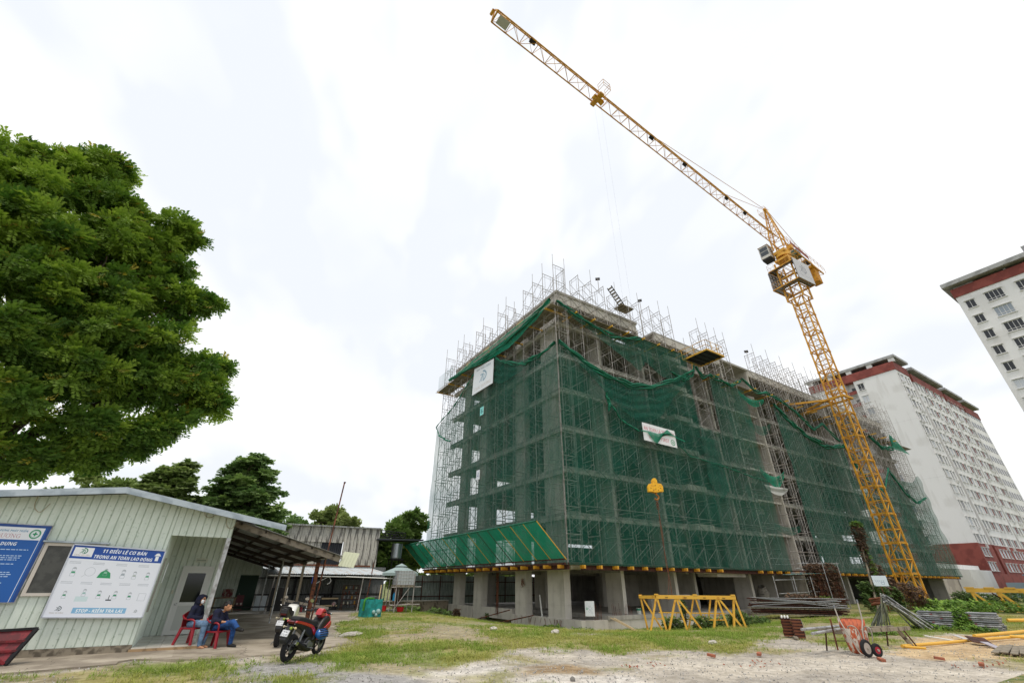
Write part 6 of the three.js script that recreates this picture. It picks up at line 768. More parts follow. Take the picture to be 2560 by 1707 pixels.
const T2 = (x, z, h, w, seed, label, cols = G2) => { const bl = [], r = RNG(seed); for (let k = 0; k < 22; k++) { const f = k / 21, y = h * (0.36 + 0.62 * f), R = w * (1.02 - 0.74 * Math.pow(f, 1.5)), a = k * 2.4; bl.push([Math.cos(a) * R * 0.6, y, Math.sin(a) * R * 0.6, R * 0.5, h * 0.035, R * 0.5, 1.6]); } tree('tiered_tree', label, [x, 0, z], { seed, trunk: h * 0.55, rad: 0.22, density: 250, leaf: round, cols, flat: 0.4, scale: 1.55, sub: 0.6, per: 20, blobs: bl, group: 'tiered trees behind the site office' }); };
T2(-3.6, -44, 9.9, 2.9, 21, 'feathery tiered tree showing over the office roof ridge', G3); T2(1.5, -44.5, 11.4, 3.6, 22, 'tall dark tiered tree with layered boughs behind the office roof'); 
tree('broadleaf_tree', 'dark rounded tree between the tiered tree and the grey hall', [5, 0, -52], { seed: 31, trunk: 4, rad: 0.25, density: 420, leaf: round, cols: G2, scale: 1.4, blobs: [[0, 6.2, 0, 2.6, 1.5, 2], [1.8, 5.8, 0, 1.8, 1.1, 1.6], [-2, 6.4, 0, 1.8, 1.3, 1.6]] });
tree('broadleaf_tree', 'light yellowish green tree rising above the hall roof', [12.6, 0, -58], { seed: 32, trunk: 5, rad: 0.25, density: 300, leaf: round, cols: [[0.26, 0.34, 0.1], [0.45, 0.52, 0.2]], scale: 1.4, blobs: [[0, 8.2, 0, 2, 1.4, 1.8], [-2, 7.6, 0, 1.4, 1.1, 1.4], [1.8, 7.4, 0, 1.5, 1.1, 1.4]] });
tree('broadleaf_tree', 'dense dark mango-like tree beside the netted corner of the building', [17.6, -0.5, -51], { seed: 33, trunk: 3.4, rad: 0.25, density: 460, leaf: big, cols: [[0.13, 0.24, 0.05], [0.32, 0.44, 0.12]], scale: 1.2, blobs: [[0, 6.4, 0, 2, 1.8, 1.8], [1.4, 8, 0, 1.4, 1.4, 1.4], [-1.6, 5.4, 0, 1.6, 1.3, 1.5], [-2.4, 3.8, 0.6, 1.5, 1.1, 1.4], [1.5, 4.4, 0, 1.8, 1.6, 1.6], [0, 3.4, 1, 1.8, 1.2, 1.4]] });
tree('broadleaf_tree', 'pale leafy treetop just showing over the office roof beside the large tree', [-8.2, 0, -46], { seed: 34, trunk: 4.5, rad: 0.2, density: 420, leaf: round, cols: G3, scale: 1.3, blobs: [[0, 7, 0, 2.4, 1.5, 2], [2, 7.4, 0, 1.6, 1, 1.5]] });
for (const [x, z, w, lab] of [[27, -56, 3.4, 'leafy bush behind the fence seen between the ground floor columns'], [36, -57, 3, 'second leafy bush seen behind the fence through the ground floor'], [21.5, -58, 2.6, 'bush over the fence top near the corner column']]) tree('bush', lab, [x, 0, z], { seed: x | 0, trunk: 1.2, rad: 0.12, density: 300, leaf: round, cols: G3, scale: 1.4, blobs: [[0, 2.4, 0, w * 0.6, 1.1, 1.2], [w * 0.5, 2, 0, w * 0.4, 0.9, 1], [-w * 0.5, 2, 0, w * 0.4, 0.9, 1]] });
// ---------- figures ----------
// a smooth surface round tapered bones [ax,ay,az, bx,by,bz, ra, rb], by surface nets
function skin(bones, cell, k = 0.03, grow = 0) {
  const B = bones.map((q) => ({ a: V(q[0], q[1], q[2]), b: V(q[3], q[4], q[5]), r: q[6] + grow, s: q[7] + grow })), lo = V(9, 9, 9), hi = V(-9, -9, -9);
  for (const q of B) { const m = Math.max(q.r, q.s) + cell * 2; for (const p of [q.a, q.b]) { lo.min(V(p.x - m, p.y - m, p.z - m)); hi.max(V(p.x + m, p.y + m, p.z + m)); } }
  const n = [0, 1, 2].map((c) => Math.ceil((hi.getComponent(c) - lo.getComponent(c)) / cell) + 1), [nx, ny, nz] = n, F = new Float32Array(nx * ny * nz);
  const dist = (x, y, z) => { let d = 1e3; for (const q of B) { const bx = q.b.x - q.a.x, by = q.b.y - q.a.y, bz = q.b.z - q.a.z, px = x - q.a.x, py = y - q.a.y, pz = z - q.a.z, L = bx * bx + by * by + bz * bz, t = L < 1e-9 ? 0 : Math.min(1, Math.max(0, (px * bx + py * by + pz * bz) / L)), e = Math.hypot(px - bx * t, py - by * t, pz - bz * t) - (q.r + (q.s - q.r) * t); if (e - d < k && d - e < k) { const h = 0.5 + 0.5 * (d - e) / k; d = d + (e - d) * h - k * h * (1 - h); } else d = Math.min(d, e); } return d; };
  const at = (i, j, l) => (l * ny + j) * nx + i; for (let l = 0; l < nz; l++) for (let j = 0; j < ny; j++) for (let i = 0; i < nx; i++) F[at(i, j, l)] = dist(lo.x + i * cell, lo.y + j * cell, lo.z + l * cell);
  const id = new Int32Array(nx * ny * nz).fill(-1), m = new MB(), C = [[0, 0, 0], [1, 0, 0], [0, 1, 0], [1, 1, 0], [0, 0, 1], [1, 0, 1], [0, 1, 1], [1, 1, 1]], E = [[0, 1], [0, 2], [0, 4], [1, 3], [1, 5], [2, 3], [2, 6], [3, 7], [4, 5], [4, 6], [5, 7], [6, 7]];
  for (let l = 0; l + 1 < nz; l++) for (let j = 0; j + 1 < ny; j++) for (let i = 0; i + 1 < nx; i++) {
    const f = C.map((c) => F[at(i + c[0], j + c[1], l + c[2])]); let s = 0, x = 0, y = 0, z = 0; for (const [a, b] of E) if (f[a] < 0 !== f[b] < 0) { const t = f[a] / (f[a] - f[b]); x += lerp(C[a][0], C[b][0], t); y += lerp(C[a][1], C[b][1], t); z += lerp(C[a][2], C[b][2], t); s++; }
    if (!s) continue; const X = lo.x + (i + x / s) * cell, Y = lo.y + (j + y / s) * cell, Z = lo.z + (l + z / s) * cell, h = cell * 0.5, g = V(dist(X + h, Y, Z) - dist(X - h, Y, Z), dist(X, Y + h, Z) - dist(X, Y - h, Z), dist(X, Y, Z + h) - dist(X, Y, Z - h)).normalize(); id[at(i, j, l)] = m.vert(X, Y, Z, g.x, g.y, g.z, X + Z, Y);
  }
  const q4 = (a, b, c, d, flip) => { if (a < 0 || b < 0 || c < 0 || d < 0) return; flip ? m.i.push(a, c, b, a, d, c) : m.i.push(a, b, c, a, c, d); };
  for (let l = 1; l + 1 < nz; l++) for (let j = 1; j + 1 < ny; j++) for (let i = 1; i + 1 < nx; i++) { const f = F[at(i, j, l)] < 0; if (f !== F[at(i + 1, j, l)] < 0) q4(id[at(i, j - 1, l - 1)], id[at(i, j, l - 1)], id[at(i, j, l)], id[at(i, j - 1, l)], !f); if (f !== F[at(i, j + 1, l)] < 0) q4(id[at(i - 1, j, l - 1)], id[at(i - 1, j, l)], id[at(i, j, l)], id[at(i, j, l - 1)], !f); if (f !== F[at(i, j, l + 1)] < 0) q4(id[at(i - 1, j - 1, l)], id[at(i, j - 1, l)], id[at(i, j, l)], id[at(i - 1, j, l)], !f); }
  return m.geo();
}
const skinMat = phy('#b98663', 0.55), denimLight = mottled('#6f8cab', '#56718f', 0.25, 161, { rough: 0.9 }), denimBlue = mottled('#23508c', '#183b6e', 0.25, 163, { rough: 0.9 }), navy = mottled('#141a38', '#0d1128', 0.2, 165, { rough: 0.9 }), hairMat = std('#0e0c0b', 0.6), shoeMat = std('#141414', 0.5);
function hand(P, dir, side, out) {                   // palm and five bent fingers from the wrist P along dir
  const d = dir.clone().normalize(), up = V(0, 1, 0), s = d.clone().cross(up).normalize().multiplyScalar(side), n = s.clone().cross(d).multiplyScalar(side), p = (a, b, c) => P.clone().addScaledVector(d, a).addScaledVector(s, b).addScaledVector(n, c), L = (a, b, ra, rb) => out.push([a.x, a.y, a.z, b.x, b.y, b.z, ra, rb]);
  L(p(0, 0, 0), p(0.05, 0, 0), 0.024, 0.028); L(p(0.04, -0.016, 0), p(0.075, -0.02, 0), 0.016, 0.013); L(p(0.04, 0.016, 0), p(0.075, 0.02, 0), 0.016, 0.013);
  [[-0.03, 0.9], [-0.01, 1], [0.01, 0.95], [0.029, 0.75]].forEach(([o, q]) => { const a = p(0.078, o, 0), b = p(0.078 + 0.035 * q, o, -0.008), c = p(0.078 + 0.052 * q, o, -0.034); L(a, b, 0.0095, 0.009); L(b, c, 0.009, 0.008); });
  const a = p(0.02, -0.028, -0.004), b = p(0.052, -0.05, -0.016), c = p(0.08, -0.046, -0.026); L(a, b, 0.013, 0.011); L(b, c, 0.011, 0.009);
}
function chair(label, pos, ry) {
  const t = thing('plastic_armchair', label, 'chair', pos, ry, 'red plastic armchairs by the office door'), m = phy('#8e1626', 0.35), S = 0.42;
  const st = new THREE.Shape([[-0.21, -0.22], [0.22, -0.24], [0.22, 0.24], [-0.21, 0.22]].map((q) => new THREE.Vector2(...q))); new MB().add(new THREE.ExtrudeGeometry(st, { depth: 0.02, bevelEnabled: true, bevelSize: 0.015, bevelThickness: 0.012, bevelSegments: 2 }), M4(0, S - 0.02, 0, Math.PI / 2)).mesh('seat', m, t);
  const bk = new MB(); for (let k = 0; k < 9; k++) { const a = (k - 4) / 4 * 0.9, a2 = (k - 3) / 4 * 0.9, P = (q, y, r) => V(-0.18 - Math.cos(q) * 0.06 - y * 0.1, S + y, Math.sin(q) * 0.27); if (k < 8) bk.hexa([P(a, 0), P(a2, 0), P(a2, 0).add(V(-0.015, 0, 0)), P(a, 0).add(V(-0.015, 0, 0)), P(a, 0.4 - Math.abs(a) * 0.1), P(a2, 0.4 - Math.abs(a2) * 0.1), P(a2, 0.4 - Math.abs(a2) * 0.1).add(V(-0.015, 0, 0)), P(a, 0.4 - Math.abs(a) * 0.1).add(V(-0.015, 0, 0))]); } bk.mesh('backrest', m, t);
  for (const s of [-1, 1]) { new MB().tube([V(-0.27, S + 0.3, s * 0.21), V(-0.2, S + 0.24, s * 0.25), V(-0.06, S + 0.2, s * 0.27), V(0.12, S + 0.19, s * 0.27), V(0.19, S + 0.15, s * 0.265), V(0.2, S, s * 0.24)], 0.024, 8).mesh('arm', m, t); for (const x of [-1, 1]) new MB().hexa([V(x * 0.27 - 0.03, 0, s * 0.27 + 0.02), V(x * 0.27 + 0.03, 0, s * 0.27 + 0.02), V(x * 0.27 + 0.03, 0, s * 0.27 - 0.02), V(x * 0.27 - 0.03, 0, s * 0.27 - 0.02), V(x * 0.18 - 0.04, S, s * 0.22 + 0.025), V(x * 0.18 + 0.04, S, s * 0.22 + 0.025), V(x * 0.18 + 0.04, S, s * 0.22 - 0.025), V(x * 0.18 - 0.04, S, s * 0.22 - 0.025)]).mesh('leg', m, t); }
  return t;
}
{
  const RY = -0.686;
  chair('red plastic armchair on the tiled step by the steel post', [0.3, 0.1, -17.85], RY); chair('red plastic armchair on the concrete just past the tiled step', [0.93, 0.01, -17.62], RY);
  // seated person looking down at a phone
  const p = thing('person', 'seated person in a navy jacket with crossed legs looking down at a phone', 'person', [0.93, 0.01, -17.62], RY);
  const arms = (s) => [[-0.07, 0.88, s * 0.17, -0.01, 0.66, s * 0.24, 0.055, 0.045], [-0.01, 0.66, s * 0.24, 0.27, 0.62, s * 0.07, 0.042, 0.03]];
  const hn = []; hand(V(0.27, 0.62, 0.07), V(0.5, 0.05, -0.25), 1, hn); hand(V(0.27, 0.62, -0.07), V(0.5, 0.02, 0.25), -1, hn);
  const head = [[0.1, 1.0, 0, 0.14, 1.04, 0, 0.088, 0.088], [0.08, 1.04, 0, 0.06, 1.03, 0, 0.09, 0.088], [0.15, 0.95, 0, 0.19, 0.965, 0, 0.055, 0.05], [0.235, 0.985, 0, 0.215, 1.02, 0, 0.014, 0.01], [0.11, 0.99, 0.085, 0.1, 1.02, 0.09, 0.014, 0.016], [0.11, 0.99, -0.085, 0.1, 1.02, -0.09, 0.014, 0.016], [0.02, 0.9, 0, 0.09, 0.97, 0, 0.05, 0.052]];
  const torso = [[-0.05, 0.52, 0.06, -0.05, 0.52, -0.06, 0.12, 0.12], [-0.05, 0.55, 0, -0.09, 0.8, 0, 0.125, 0.13], [-0.08, 0.86, 0.12, -0.08, 0.86, -0.12, 0.085, 0.085]];
  const legs = [[-0.03, 0.51, -0.09, 0.42, 0.5, -0.1, 0.085, 0.06], [0.42, 0.5, -0.1, 0.44, 0.1, -0.1, 0.058, 0.042], [-0.03, 0.52, 0.09, 0.43, 0.62, 0.0, 0.085, 0.06], [0.43, 0.62, 0, 0.64, 0.5, 0.06, 0.058, 0.045]];
  const feet = [[0.43, 0.07, -0.1, 0.58, 0.04, -0.1, 0.04, 0.035], [0.66, 0.48, 0.07, 0.8, 0.46, 0.1, 0.04, 0.034]];
  mk('body', new MB().add(skin([...torso, ...arms(1), ...arms(-1), ...legs, ...feet], 0.02, 0.03, -0.012)).add(skin(head, 0.01, 0.025)).add(skin([...hn, [0.12, 0.64, 0.16, 0.27, 0.62, 0.07, 0.036, 0.026], [0.12, 0.64, -0.16, 0.27, 0.62, -0.07, 0.036, 0.026]], 0.005, 0.008)).geo(), skinMat, p);
  mk('jacket', skin([...torso, ...[1, -1].flatMap((s) => [[-0.07, 0.88, s * 0.17, -0.01, 0.66, s * 0.24, 0.068, 0.058], [-0.01, 0.66, s * 0.24, 0.1, 0.645, s * 0.175, 0.055, 0.052]])], 0.016, 0.04, 0.018), navy, p);
  mk('collar', skin([[-0.01, 0.93, 0.05, 0.05, 0.93, 0.045, 0.018, 0.016], [-0.01, 0.93, -0.05, 0.05, 0.93, -0.045, 0.018, 0.016], [-0.035, 0.94, 0.03, -0.035, 0.94, -0.03, 0.018, 0.018]], 0.008, 0.01), std('#cfd6e2', 0.8), p);
  mk('jeans', skin([[-0.05, 0.5, 0.06, -0.05, 0.5, -0.06, 0.11, 0.11], ...legs], 0.016, 0.03, 0.016), denimBlue, p);
  mk('hair', skin([[0.08, 1.06, 0, 0.12, 1.09, 0, 0.095, 0.085], [0.03, 1.0, 0.03, 0.06, 1.05, 0.02, 0.07, 0.08], [0.03, 1.0, -0.03, 0.06, 1.05, -0.02, 0.07, 0.08], [0.19, 1.07, 0.03, 0.19, 1.07, -0.03, 0.035, 0.035], [0.09, 1.05, 0.07, 0.13, 1.06, 0.06, 0.04, 0.04]], 0.01, 0.02), hairMat, p);
  for (const f of feet) { const d = f === feet[0]; mk('shoe', skin([d ? [0.4, 0.06, -0.1, 0.6, 0.035, -0.1, 0.046, 0.036] : [0.66, 0.47, 0.07, 0.86, 0.44, 0.11, 0.048, 0.038], d ? [0.4, 0.03, -0.1, 0.62, 0.022, -0.1, 0.03, 0.028] : [0.66, 0.44, 0.075, 0.87, 0.42, 0.112, 0.03, 0.028]], 0.01, 0.02), shoeMat, p); }
  const ph = new MB().box(0, 0, 0, 0.15, 0.012, 0.08).mesh('mobile_phone', std('#d8dade', 0.3)); ph.position.set(1.28, 0.66, -17.36); ph.rotation.set(0, RY, 0.6); tag(ph, 'white phone held by the person with crossed legs', 'phone');
  // seated person in a hood and face mask
  const q = thing('person', 'seated person in a navy hooded jacket, white face mask and pale jeans', 'person', [0.3, 0.1, -17.85], RY);
  const hd = [[0.0, 1.09, 0, 0.02, 1.13, 0, 0.09, 0.092], [0.04, 1.04, 0, 0.07, 1.05, 0, 0.06, 0.052], [0.11, 1.09, 0, 0.095, 1.13, 0, 0.014, 0.01], [-0.04, 0.93, 0, -0.01, 1.02, 0, 0.05, 0.05]];
  const ts = [[-0.04, 0.52, 0.06, -0.04, 0.52, -0.06, 0.12, 0.12], [-0.04, 0.56, 0, -0.07, 0.82, 0, 0.13, 0.13], [-0.06, 0.88, 0.11, -0.06, 0.88, -0.11, 0.085, 0.085]];
  const ar = [1, -1].flatMap((s) => [[-0.05, 0.89, s * 0.16, -0.03, 0.67, s * 0.24, 0.058, 0.05], [-0.03, 0.67, s * 0.24, 0.17, 0.63, s * 0.02, 0.048, 0.038]]);
  const lg = [1, -1].flatMap((s) => [[-0.03, 0.51, s * 0.09, 0.42, 0.5, s * 0.11, 0.088, 0.065], [0.42, 0.5, s * 0.11, 0.4 + s * 0.02, 0.0, s * 0.09, 0.062, 0.042]]);
  const ft = [1, -1].map((s) => [0.4 + s * 0.02, -0.05, s * 0.09, 0.55 + s * 0.02, -0.07, s * 0.1, 0.036, 0.028]), h2 = []; hand(V(0.16, 0.63, 0.03), V(0.3, 0.1, -0.4), 1, h2); hand(V(0.16, 0.6, -0.03), V(0.3, 0, 0.4), -1, h2);
  mk('body', new MB().add(skin([...ts, ...ar, ...lg], 0.02, 0.03, -0.012)).add(skin(hd, 0.01, 0.02)).add(skin(h2, 0.005, 0.008)).add(skin(ft, 0.009, 0.01)).geo(), skinMat, q);
  mk('hooded_jacket', skin([...ts, ...ar, [-0.05, 1.1, 0.0, -0.03, 1.14, 0, 0.1, 0.098], [-0.09, 1.02, 0, -0.09, 0.9, 0, 0.085, 0.09], [0.02, 1.16, 0.05, 0.05, 1.16, -0.05, 0.055, 0.055], [-0.01, 1.03, 0.07, -0.03, 1.1, 0.075, 0.045, 0.045], [-0.01, 1.03, -0.07, -0.03, 1.1, -0.075, 0.045, 0.045]], 0.014, 0.03, 0.012), navy, q);
  mk('face_mask', skin([[0.075, 1.075, 0.035, 0.075, 1.075, -0.035, 0.04, 0.04], [0.075, 1.04, 0.03, 0.075, 1.04, -0.03, 0.04, 0.04]], 0.008, 0.02), std('#e4e6ea', 0.8), q);
  new MB().box(0.105, 1.125, 0.035, 0.012, 0.03, 0.045).box(0.105, 1.125, -0.035, 0.012, 0.03, 0.045).rod(V(0.1, 1.13, 0.05), V(0.0, 1.13, 0.09), 0.004, 4).mesh('spectacles', std('#2a1f1a', 0.3), q);
  mk('jeans', skin([[-0.04, 0.5, 0.06, -0.04, 0.5, -0.06, 0.11, 0.11], ...lg], 0.016, 0.03, 0.016), denimLight, q);
  for (const f of ft) mk('sandal', skin([[f[0] - 0.03, -0.085, f[2], f[3] + 0.02, -0.09, f[5], 0.02, 0.018], [f[0] + 0.08, -0.055, f[2] + 0.03, f[0] + 0.08, -0.055, f[2] - 0.03, 0.015, 0.015]], 0.008, 0.01), std('#8d7a70', 0.8), q);
}
// ---------- motorbikes ----------
function slab(shape, depth, bev = 0.02) { const g = new THREE.ExtrudeGeometry(new THREE.Shape(new THREE.SplineCurve(shape.concat([shape[0]]).map((q) => new THREE.Vector2(...q))).getPoints(shape.length * 5)), { depth: Math.max(0.001, depth - 2 * bev), bevelEnabled: true, bevelSize: bev, bevelThickness: bev, bevelSegments: 3 }); g.translate(0, 0, -(depth - 2 * bev) / 2); return g; }
function motorbike(label, pos, ry, lean, st) {
  const t = thing('motorbike', label, 'motorbike', pos, ry); t.rotation.order = 'YXZ'; t.rotation.x = lean;
  const P = (n, b, m, par = t) => b.mesh(n, m, par), blk = M.blackPlastic, paint = phy(st.paint, 0.25, { clearcoat: 1, clearcoatRoughness: 0.08 }), eng = std('#4a4a4c', 0.4, { metalness: 0.7 });
  for (const x of [-0.635, 0.635]) {
    const w = thing('x', null, null); scene.remove(w); w.name = 'wheel'; t.add(w); w.position.set(x, 0.285, 0); const rw = x < 0 ? 0.062 : 0.045;
    const ty = mk('tyre', new THREE.TorusGeometry(0.232, rw * 0.95, 12, 36), M.rubber, w); ty.scale.z = 1.05; taken.set('x', 0);
    mk('rim', new THREE.TorusGeometry(0.2, 0.016, 8, 32), st.rim, w); const sp = new MB(); for (let k = 0; k < 5; k++) { const a = k * 1.2566; for (const d of [-0.11, 0.11]) sp.bar(V(Math.cos(a + d) * 0.04, Math.sin(a + d) * 0.04, 0), V(Math.cos(a) * 0.2, Math.sin(a) * 0.2, 0), 0.024, 0.018, V(0, 0, 1)); } P('spokes', sp, st.rim, w); P('hub', new MB().rod(V(0, 0, -0.07), V(0, 0, 0.07), 0.045, 12, 0.045, true), eng, w); P('brake_disc', new MB().rod(V(0, 0, 0.05), V(0, 0, 0.055), x > 0 ? 0.12 : 0.1, 20, x > 0 ? 0.12 : 0.1, true), M.greyMetal, w);
  }
  for (const z of [-0.085, 0.085]) P('fork', new MB().rod(V(0.635, 0.285, z), V(0.44, 0.86, z), 0.02, 8).rod(V(0.635, 0.285, z), V(0.56, 0.5, z), 0.028, 8), st.fork || M.blackMetal);
  P('front_mudguard', new MB().add((() => { const g = new THREE.TorusGeometry(0.29, 0.06, 6, 14, 2.0); g.rotateZ(0.55); g.scale(1, 1, 1.05); return g; })(), M4(0.635, 0.285, 0)), st.naked ? blk : paint);
  P('swingarm', new MB().bar(V(-0.635, 0.285, -0.1), V(-0.1, 0.34, -0.1), 0.035, 0.06).bar(V(-0.635, 0.285, 0.1), V(-0.1, 0.34, 0.1), 0.035, 0.06), blk);
  for (const z of [-0.12, 0.12]) { P('shock_absorber', new MB().rod(V(-0.52, 0.34, z), V(-0.4, 0.66, z), 0.026, 8), M.greyMetal); }
  P('frame', new MB().bar(V(0.42, 0.8, 0), V(0.0, 0.42, 0), 0.07, 0.09).bar(V(0.0, 0.42, 0), V(-0.35, 0.62, 0), 0.06, 0.07).bar(V(-0.2, 0.62, 0), V(-0.75, 0.76, 0), 0.1, 0.05), blk);
  const en = new MB(); en.add(slab([[-0.2, 0.22], [0.12, 0.2], [0.2, 0.32], [0.05, 0.46], [-0.14, 0.45], [-0.24, 0.34]], 0.24, 0.03)); en.rod(V(0.06, 0.36, 0), V(0.3, 0.42, 0), 0.07, 10, 0.075, true); for (let k = 0; k < 5; k++) en.box(0.14 + k * 0.032, 0.385 + k * 0.008, 0, 0.01, 0.19, 0.19); P('engine', en, eng); P('engine_cover', new MB().rod(V(-0.08, 0.33, 0.1), V(-0.08, 0.33, 0.16), 0.09, 16, 0.08, true).rod(V(0.07, 0.3, 0.1), V(0.07, 0.3, 0.15), 0.06, 14, 0.05, true), M.greyMetal);
  const ex = new MB().tube([V(0.22, 0.3, 0.06), V(0.1, 0.19, 0.1), V(-0.12, 0.2, 0.14), V(-0.3, 0.26, 0.17)], 0.022, 8); ex.rod(V(-0.22, 0.24, 0.17), V(-0.72, 0.43, 0.19), 0.05, 12, 0.062, true); const exm = P('exhaust', ex, std('#26262a', 0.35, { metalness: 0.6 })); P('exhaust_tip', new MB().rod(V(-0.7, 0.42, 0.19), V(-0.78, 0.45, 0.192), 0.066, 12, 0.05, true), M.chrome, exm);
  P('footrest', new MB().rod(V(-0.02, 0.25, -0.26), V(-0.02, 0.25, 0.26), 0.016, 6).rod(V(-0.3, 0.36, -0.24), V(-0.3, 0.36, 0.24), 0.014, 6), M.greyMetal); P('side_stand', new MB().rod(V(-0.05, 0.22, -0.12), V(-0.12, 0.0, -0.28), 0.012, 6), M.greyMetal);
  if (!st.naked) {
    P('tail_cowl', new MB().add(slab([[-0.82, 0.8], [-0.5, 0.68], [-0.1, 0.5], [0.1, 0.46], [0.06, 0.6], [-0.12, 0.7], [-0.4, 0.79], [-0.7, 0.86]], 0.24, 0.03)), blk); for (const z of [-0.115, 0.115]) P('side_stripe', new MB().add(slab([[-0.84, 0.845], [-0.5, 0.78], [-0.12, 0.68], [0.1, 0.5], [0.13, 0.56], [-0.08, 0.72], [-0.5, 0.82], [-0.8, 0.865]], 0.05, 0.012), M4(0, 0, z)), paint);
    P('seat', new MB().add(slab([[-0.72, 0.86], [-0.36, 0.81], [-0.08, 0.73], [0.12, 0.74], [0.1, 0.79], [-0.1, 0.8], [-0.4, 0.875], [-0.7, 0.91]], 0.26, 0.04)), std('#1e1e20', 0.8));
    P('leg_shield', new MB().add(slab([[0.1, 0.44], [0.3, 0.44], [0.42, 0.6], [0.56, 0.66], [0.62, 0.8], [0.5, 0.86], [0.36, 0.78], [0.22, 0.6]], 0.34, 0.06)), blk); for (const z of [-0.17, 0.17]) P('fairing_panel', new MB().add(slab([[0.18, 0.42], [0.34, 0.44], [0.44, 0.58], [0.66, 0.66], [0.64, 0.78], [0.5, 0.7], [0.34, 0.62], [0.22, 0.56]], 0.06, 0.015), M4(0, 0, z)), paint); P('front_cowl', new MB().add(slab([[0.44, 0.68], [0.6, 0.62], [0.72, 0.7], [0.68, 0.86], [0.52, 0.92]], 0.26, 0.05)), paint); P('meter_cowl', new MB().add(slab([[0.27, 0.96], [0.4, 0.9], [0.47, 0.97], [0.4, 1.03], [0.31, 1.03]], 0.19, 0.045)), paint); P('meter', new MB().box(0.32, 1.04, 0, 0.1, 0.02, 0.16, [0, 0, 0.5]), M.glassDark);
  } else {
    P('fuel_tank', new MB().add(slab([[-0.02, 0.72], [0.3, 0.7], [0.42, 0.82], [0.34, 0.96], [0.12, 0.97], [-0.04, 0.84]], 0.32, 0.08)), paint); P('tail_cowl', new MB().add(slab([[-0.86, 0.88], [-0.5, 0.66], [-0.1, 0.62], [0, 0.74], [-0.4, 0.84], [-0.8, 0.96]], 0.22, 0.04)), blk); P('seat', new MB().add(slab([[-0.72, 0.94], [-0.4, 0.83], [-0.04, 0.78], [0.02, 0.84], [-0.3, 0.88], [-0.7, 0.99]], 0.26, 0.04)), std('#1a1a1c', 0.8)); P('grab_rail', new MB().tube([V(-0.5, 0.92, 0.14), V(-0.82, 1.02, 0.13), V(-0.9, 1.03, 0), V(-0.82, 1.02, -0.13), V(-0.5, 0.92, -0.14)], 0.016, 6), blk); P('headlamp', new MB().add(new THREE.SphereGeometry(0.11, 14, 10), M4(0.55, 0.88, 0)), M.glassDark); P('side_cover', new MB().add(slab([[-0.32, 0.5], [0.02, 0.46], [0.1, 0.62], [-0.3, 0.66]], 0.26, 0.04)), blk); P('meter_cowl', new MB().box(0.42, 1.04, 0, 0.12, 0.1, 0.2, [0, 0, 0.5]), blk);
  }
  P('handlebar', new MB().tube([V(0.24, 1.0, -0.36), V(0.32, 1.02, -0.2), V(0.4, 0.97, 0), V(0.32, 1.02, 0.2), V(0.24, 1.0, 0.36)], 0.015, 7), M.blackMetal); for (const s of [-1, 1]) { const gp = P('grip', new MB().rod(V(0.27, 1.0, s * 0.24), V(0.23, 1.0, s * 0.38), 0.02, 8, 0.02, true), M.rubber); P('bar_end', new MB().rod(V(0.23, 1.0, s * 0.38), V(0.225, 1, s * 0.41), 0.02, 8, 0.02, true), M.chrome, gp); P('brake_lever', new MB().poly([V(0.33, 1.01, s * 0.2), V(0.33, 0.99, s * 0.36)], 0.008, 5), M.greyMetal, gp); const mr = P('mirror', new MB().poly([V(0.32, 1.03, s * 0.2), V(0.36, 1.14, s * 0.28), V(0.33, 1.2, s * 0.32)], 0.008, 5).add((() => { const g = new THREE.SphereGeometry(0.075, 14, 10); g.scale(0.28, 0.7, 1); return g; })(), M4(0.335, 1.22, s * 0.33, 0, s * 0.15, 0.25)), blk); P('mirror_glass', new MB().add((() => { const g = new THREE.CircleGeometry(0.062, 16); g.scale(1, 0.7, 1); g.rotateY(-Math.PI / 2); return g; })(), M4(0.312, 1.222, s * 0.33, 0, s * 0.15, 0.25)), M.chrome, mr); }
  const rm = P('rear_mudguard', new MB().add(slab([[-0.74, 0.78], [-0.84, 0.76], [-1.0, 0.52], [-0.98, 0.42], [-0.93, 0.45], [-0.84, 0.62]], 0.16, 0.02)), blk);
  const pm = new THREE.Group(); pm.name = 'number_plate'; t.add(pm); pm.position.set(-0.99, 0.62, 0); pm.rotation.set(0, -Math.PI / 2, 0); const inn = M4(0, 0, 0, -0.5, 0, 0); mk('plate', new MB().box(0, 0, 0, 0.19, 0.14, 0.008).xform(inn).geo(), M.white, pm); const pt = canvas(190, 140, (g, w, h) => { g.fillStyle = '#d9dce0'; g.fillRect(0, 0, w, h); g.strokeStyle = '#33363c'; g.lineWidth = 4; g.strokeRect(5, 5, w - 10, h - 10); g.fillStyle = '#33363c'; g.textAlign = 'center'; g.font = 'bold 52px sans-serif'; g.fillText(st.plate[0], w / 2, 60, 150); g.font = 'bold 54px sans-serif'; g.fillText(st.plate[1], w / 2, 122, 168); }); mk('plate_print', new MB().quad(V(-0.095, -0.07, 0.006), V(0.095, -0.07, 0.006), V(0.095, 0.07, 0.006), V(-0.095, 0.07, 0.006), uv01).xform(inn).geo(), faceMat(pt), pm);
  P('tail_lamp', new MB().box(-0.87, 0.84, 0, 0.04, 0.05, 0.16, [0, 0, 0.4]), phy('#5a0c14', 0.2)); for (const s of [-1, 1]) P('indicator', new MB().rod(V(-0.84, 0.74, s * 0.06), V(-0.87, 0.73, s * 0.14), 0.012, 6).add(new THREE.SphereGeometry(0.03, 10, 8), M4(-0.87, 0.73, s * 0.16)), std(s > 0 ? '#c9b98a' : '#b0a890', 0.4)); P('reflector', new MB().add(new THREE.SphereGeometry(0.035, 10, 8), M4(-0.9, 0.72, 0.06)), std('#8fa83a', 0.4));
  return t;
}
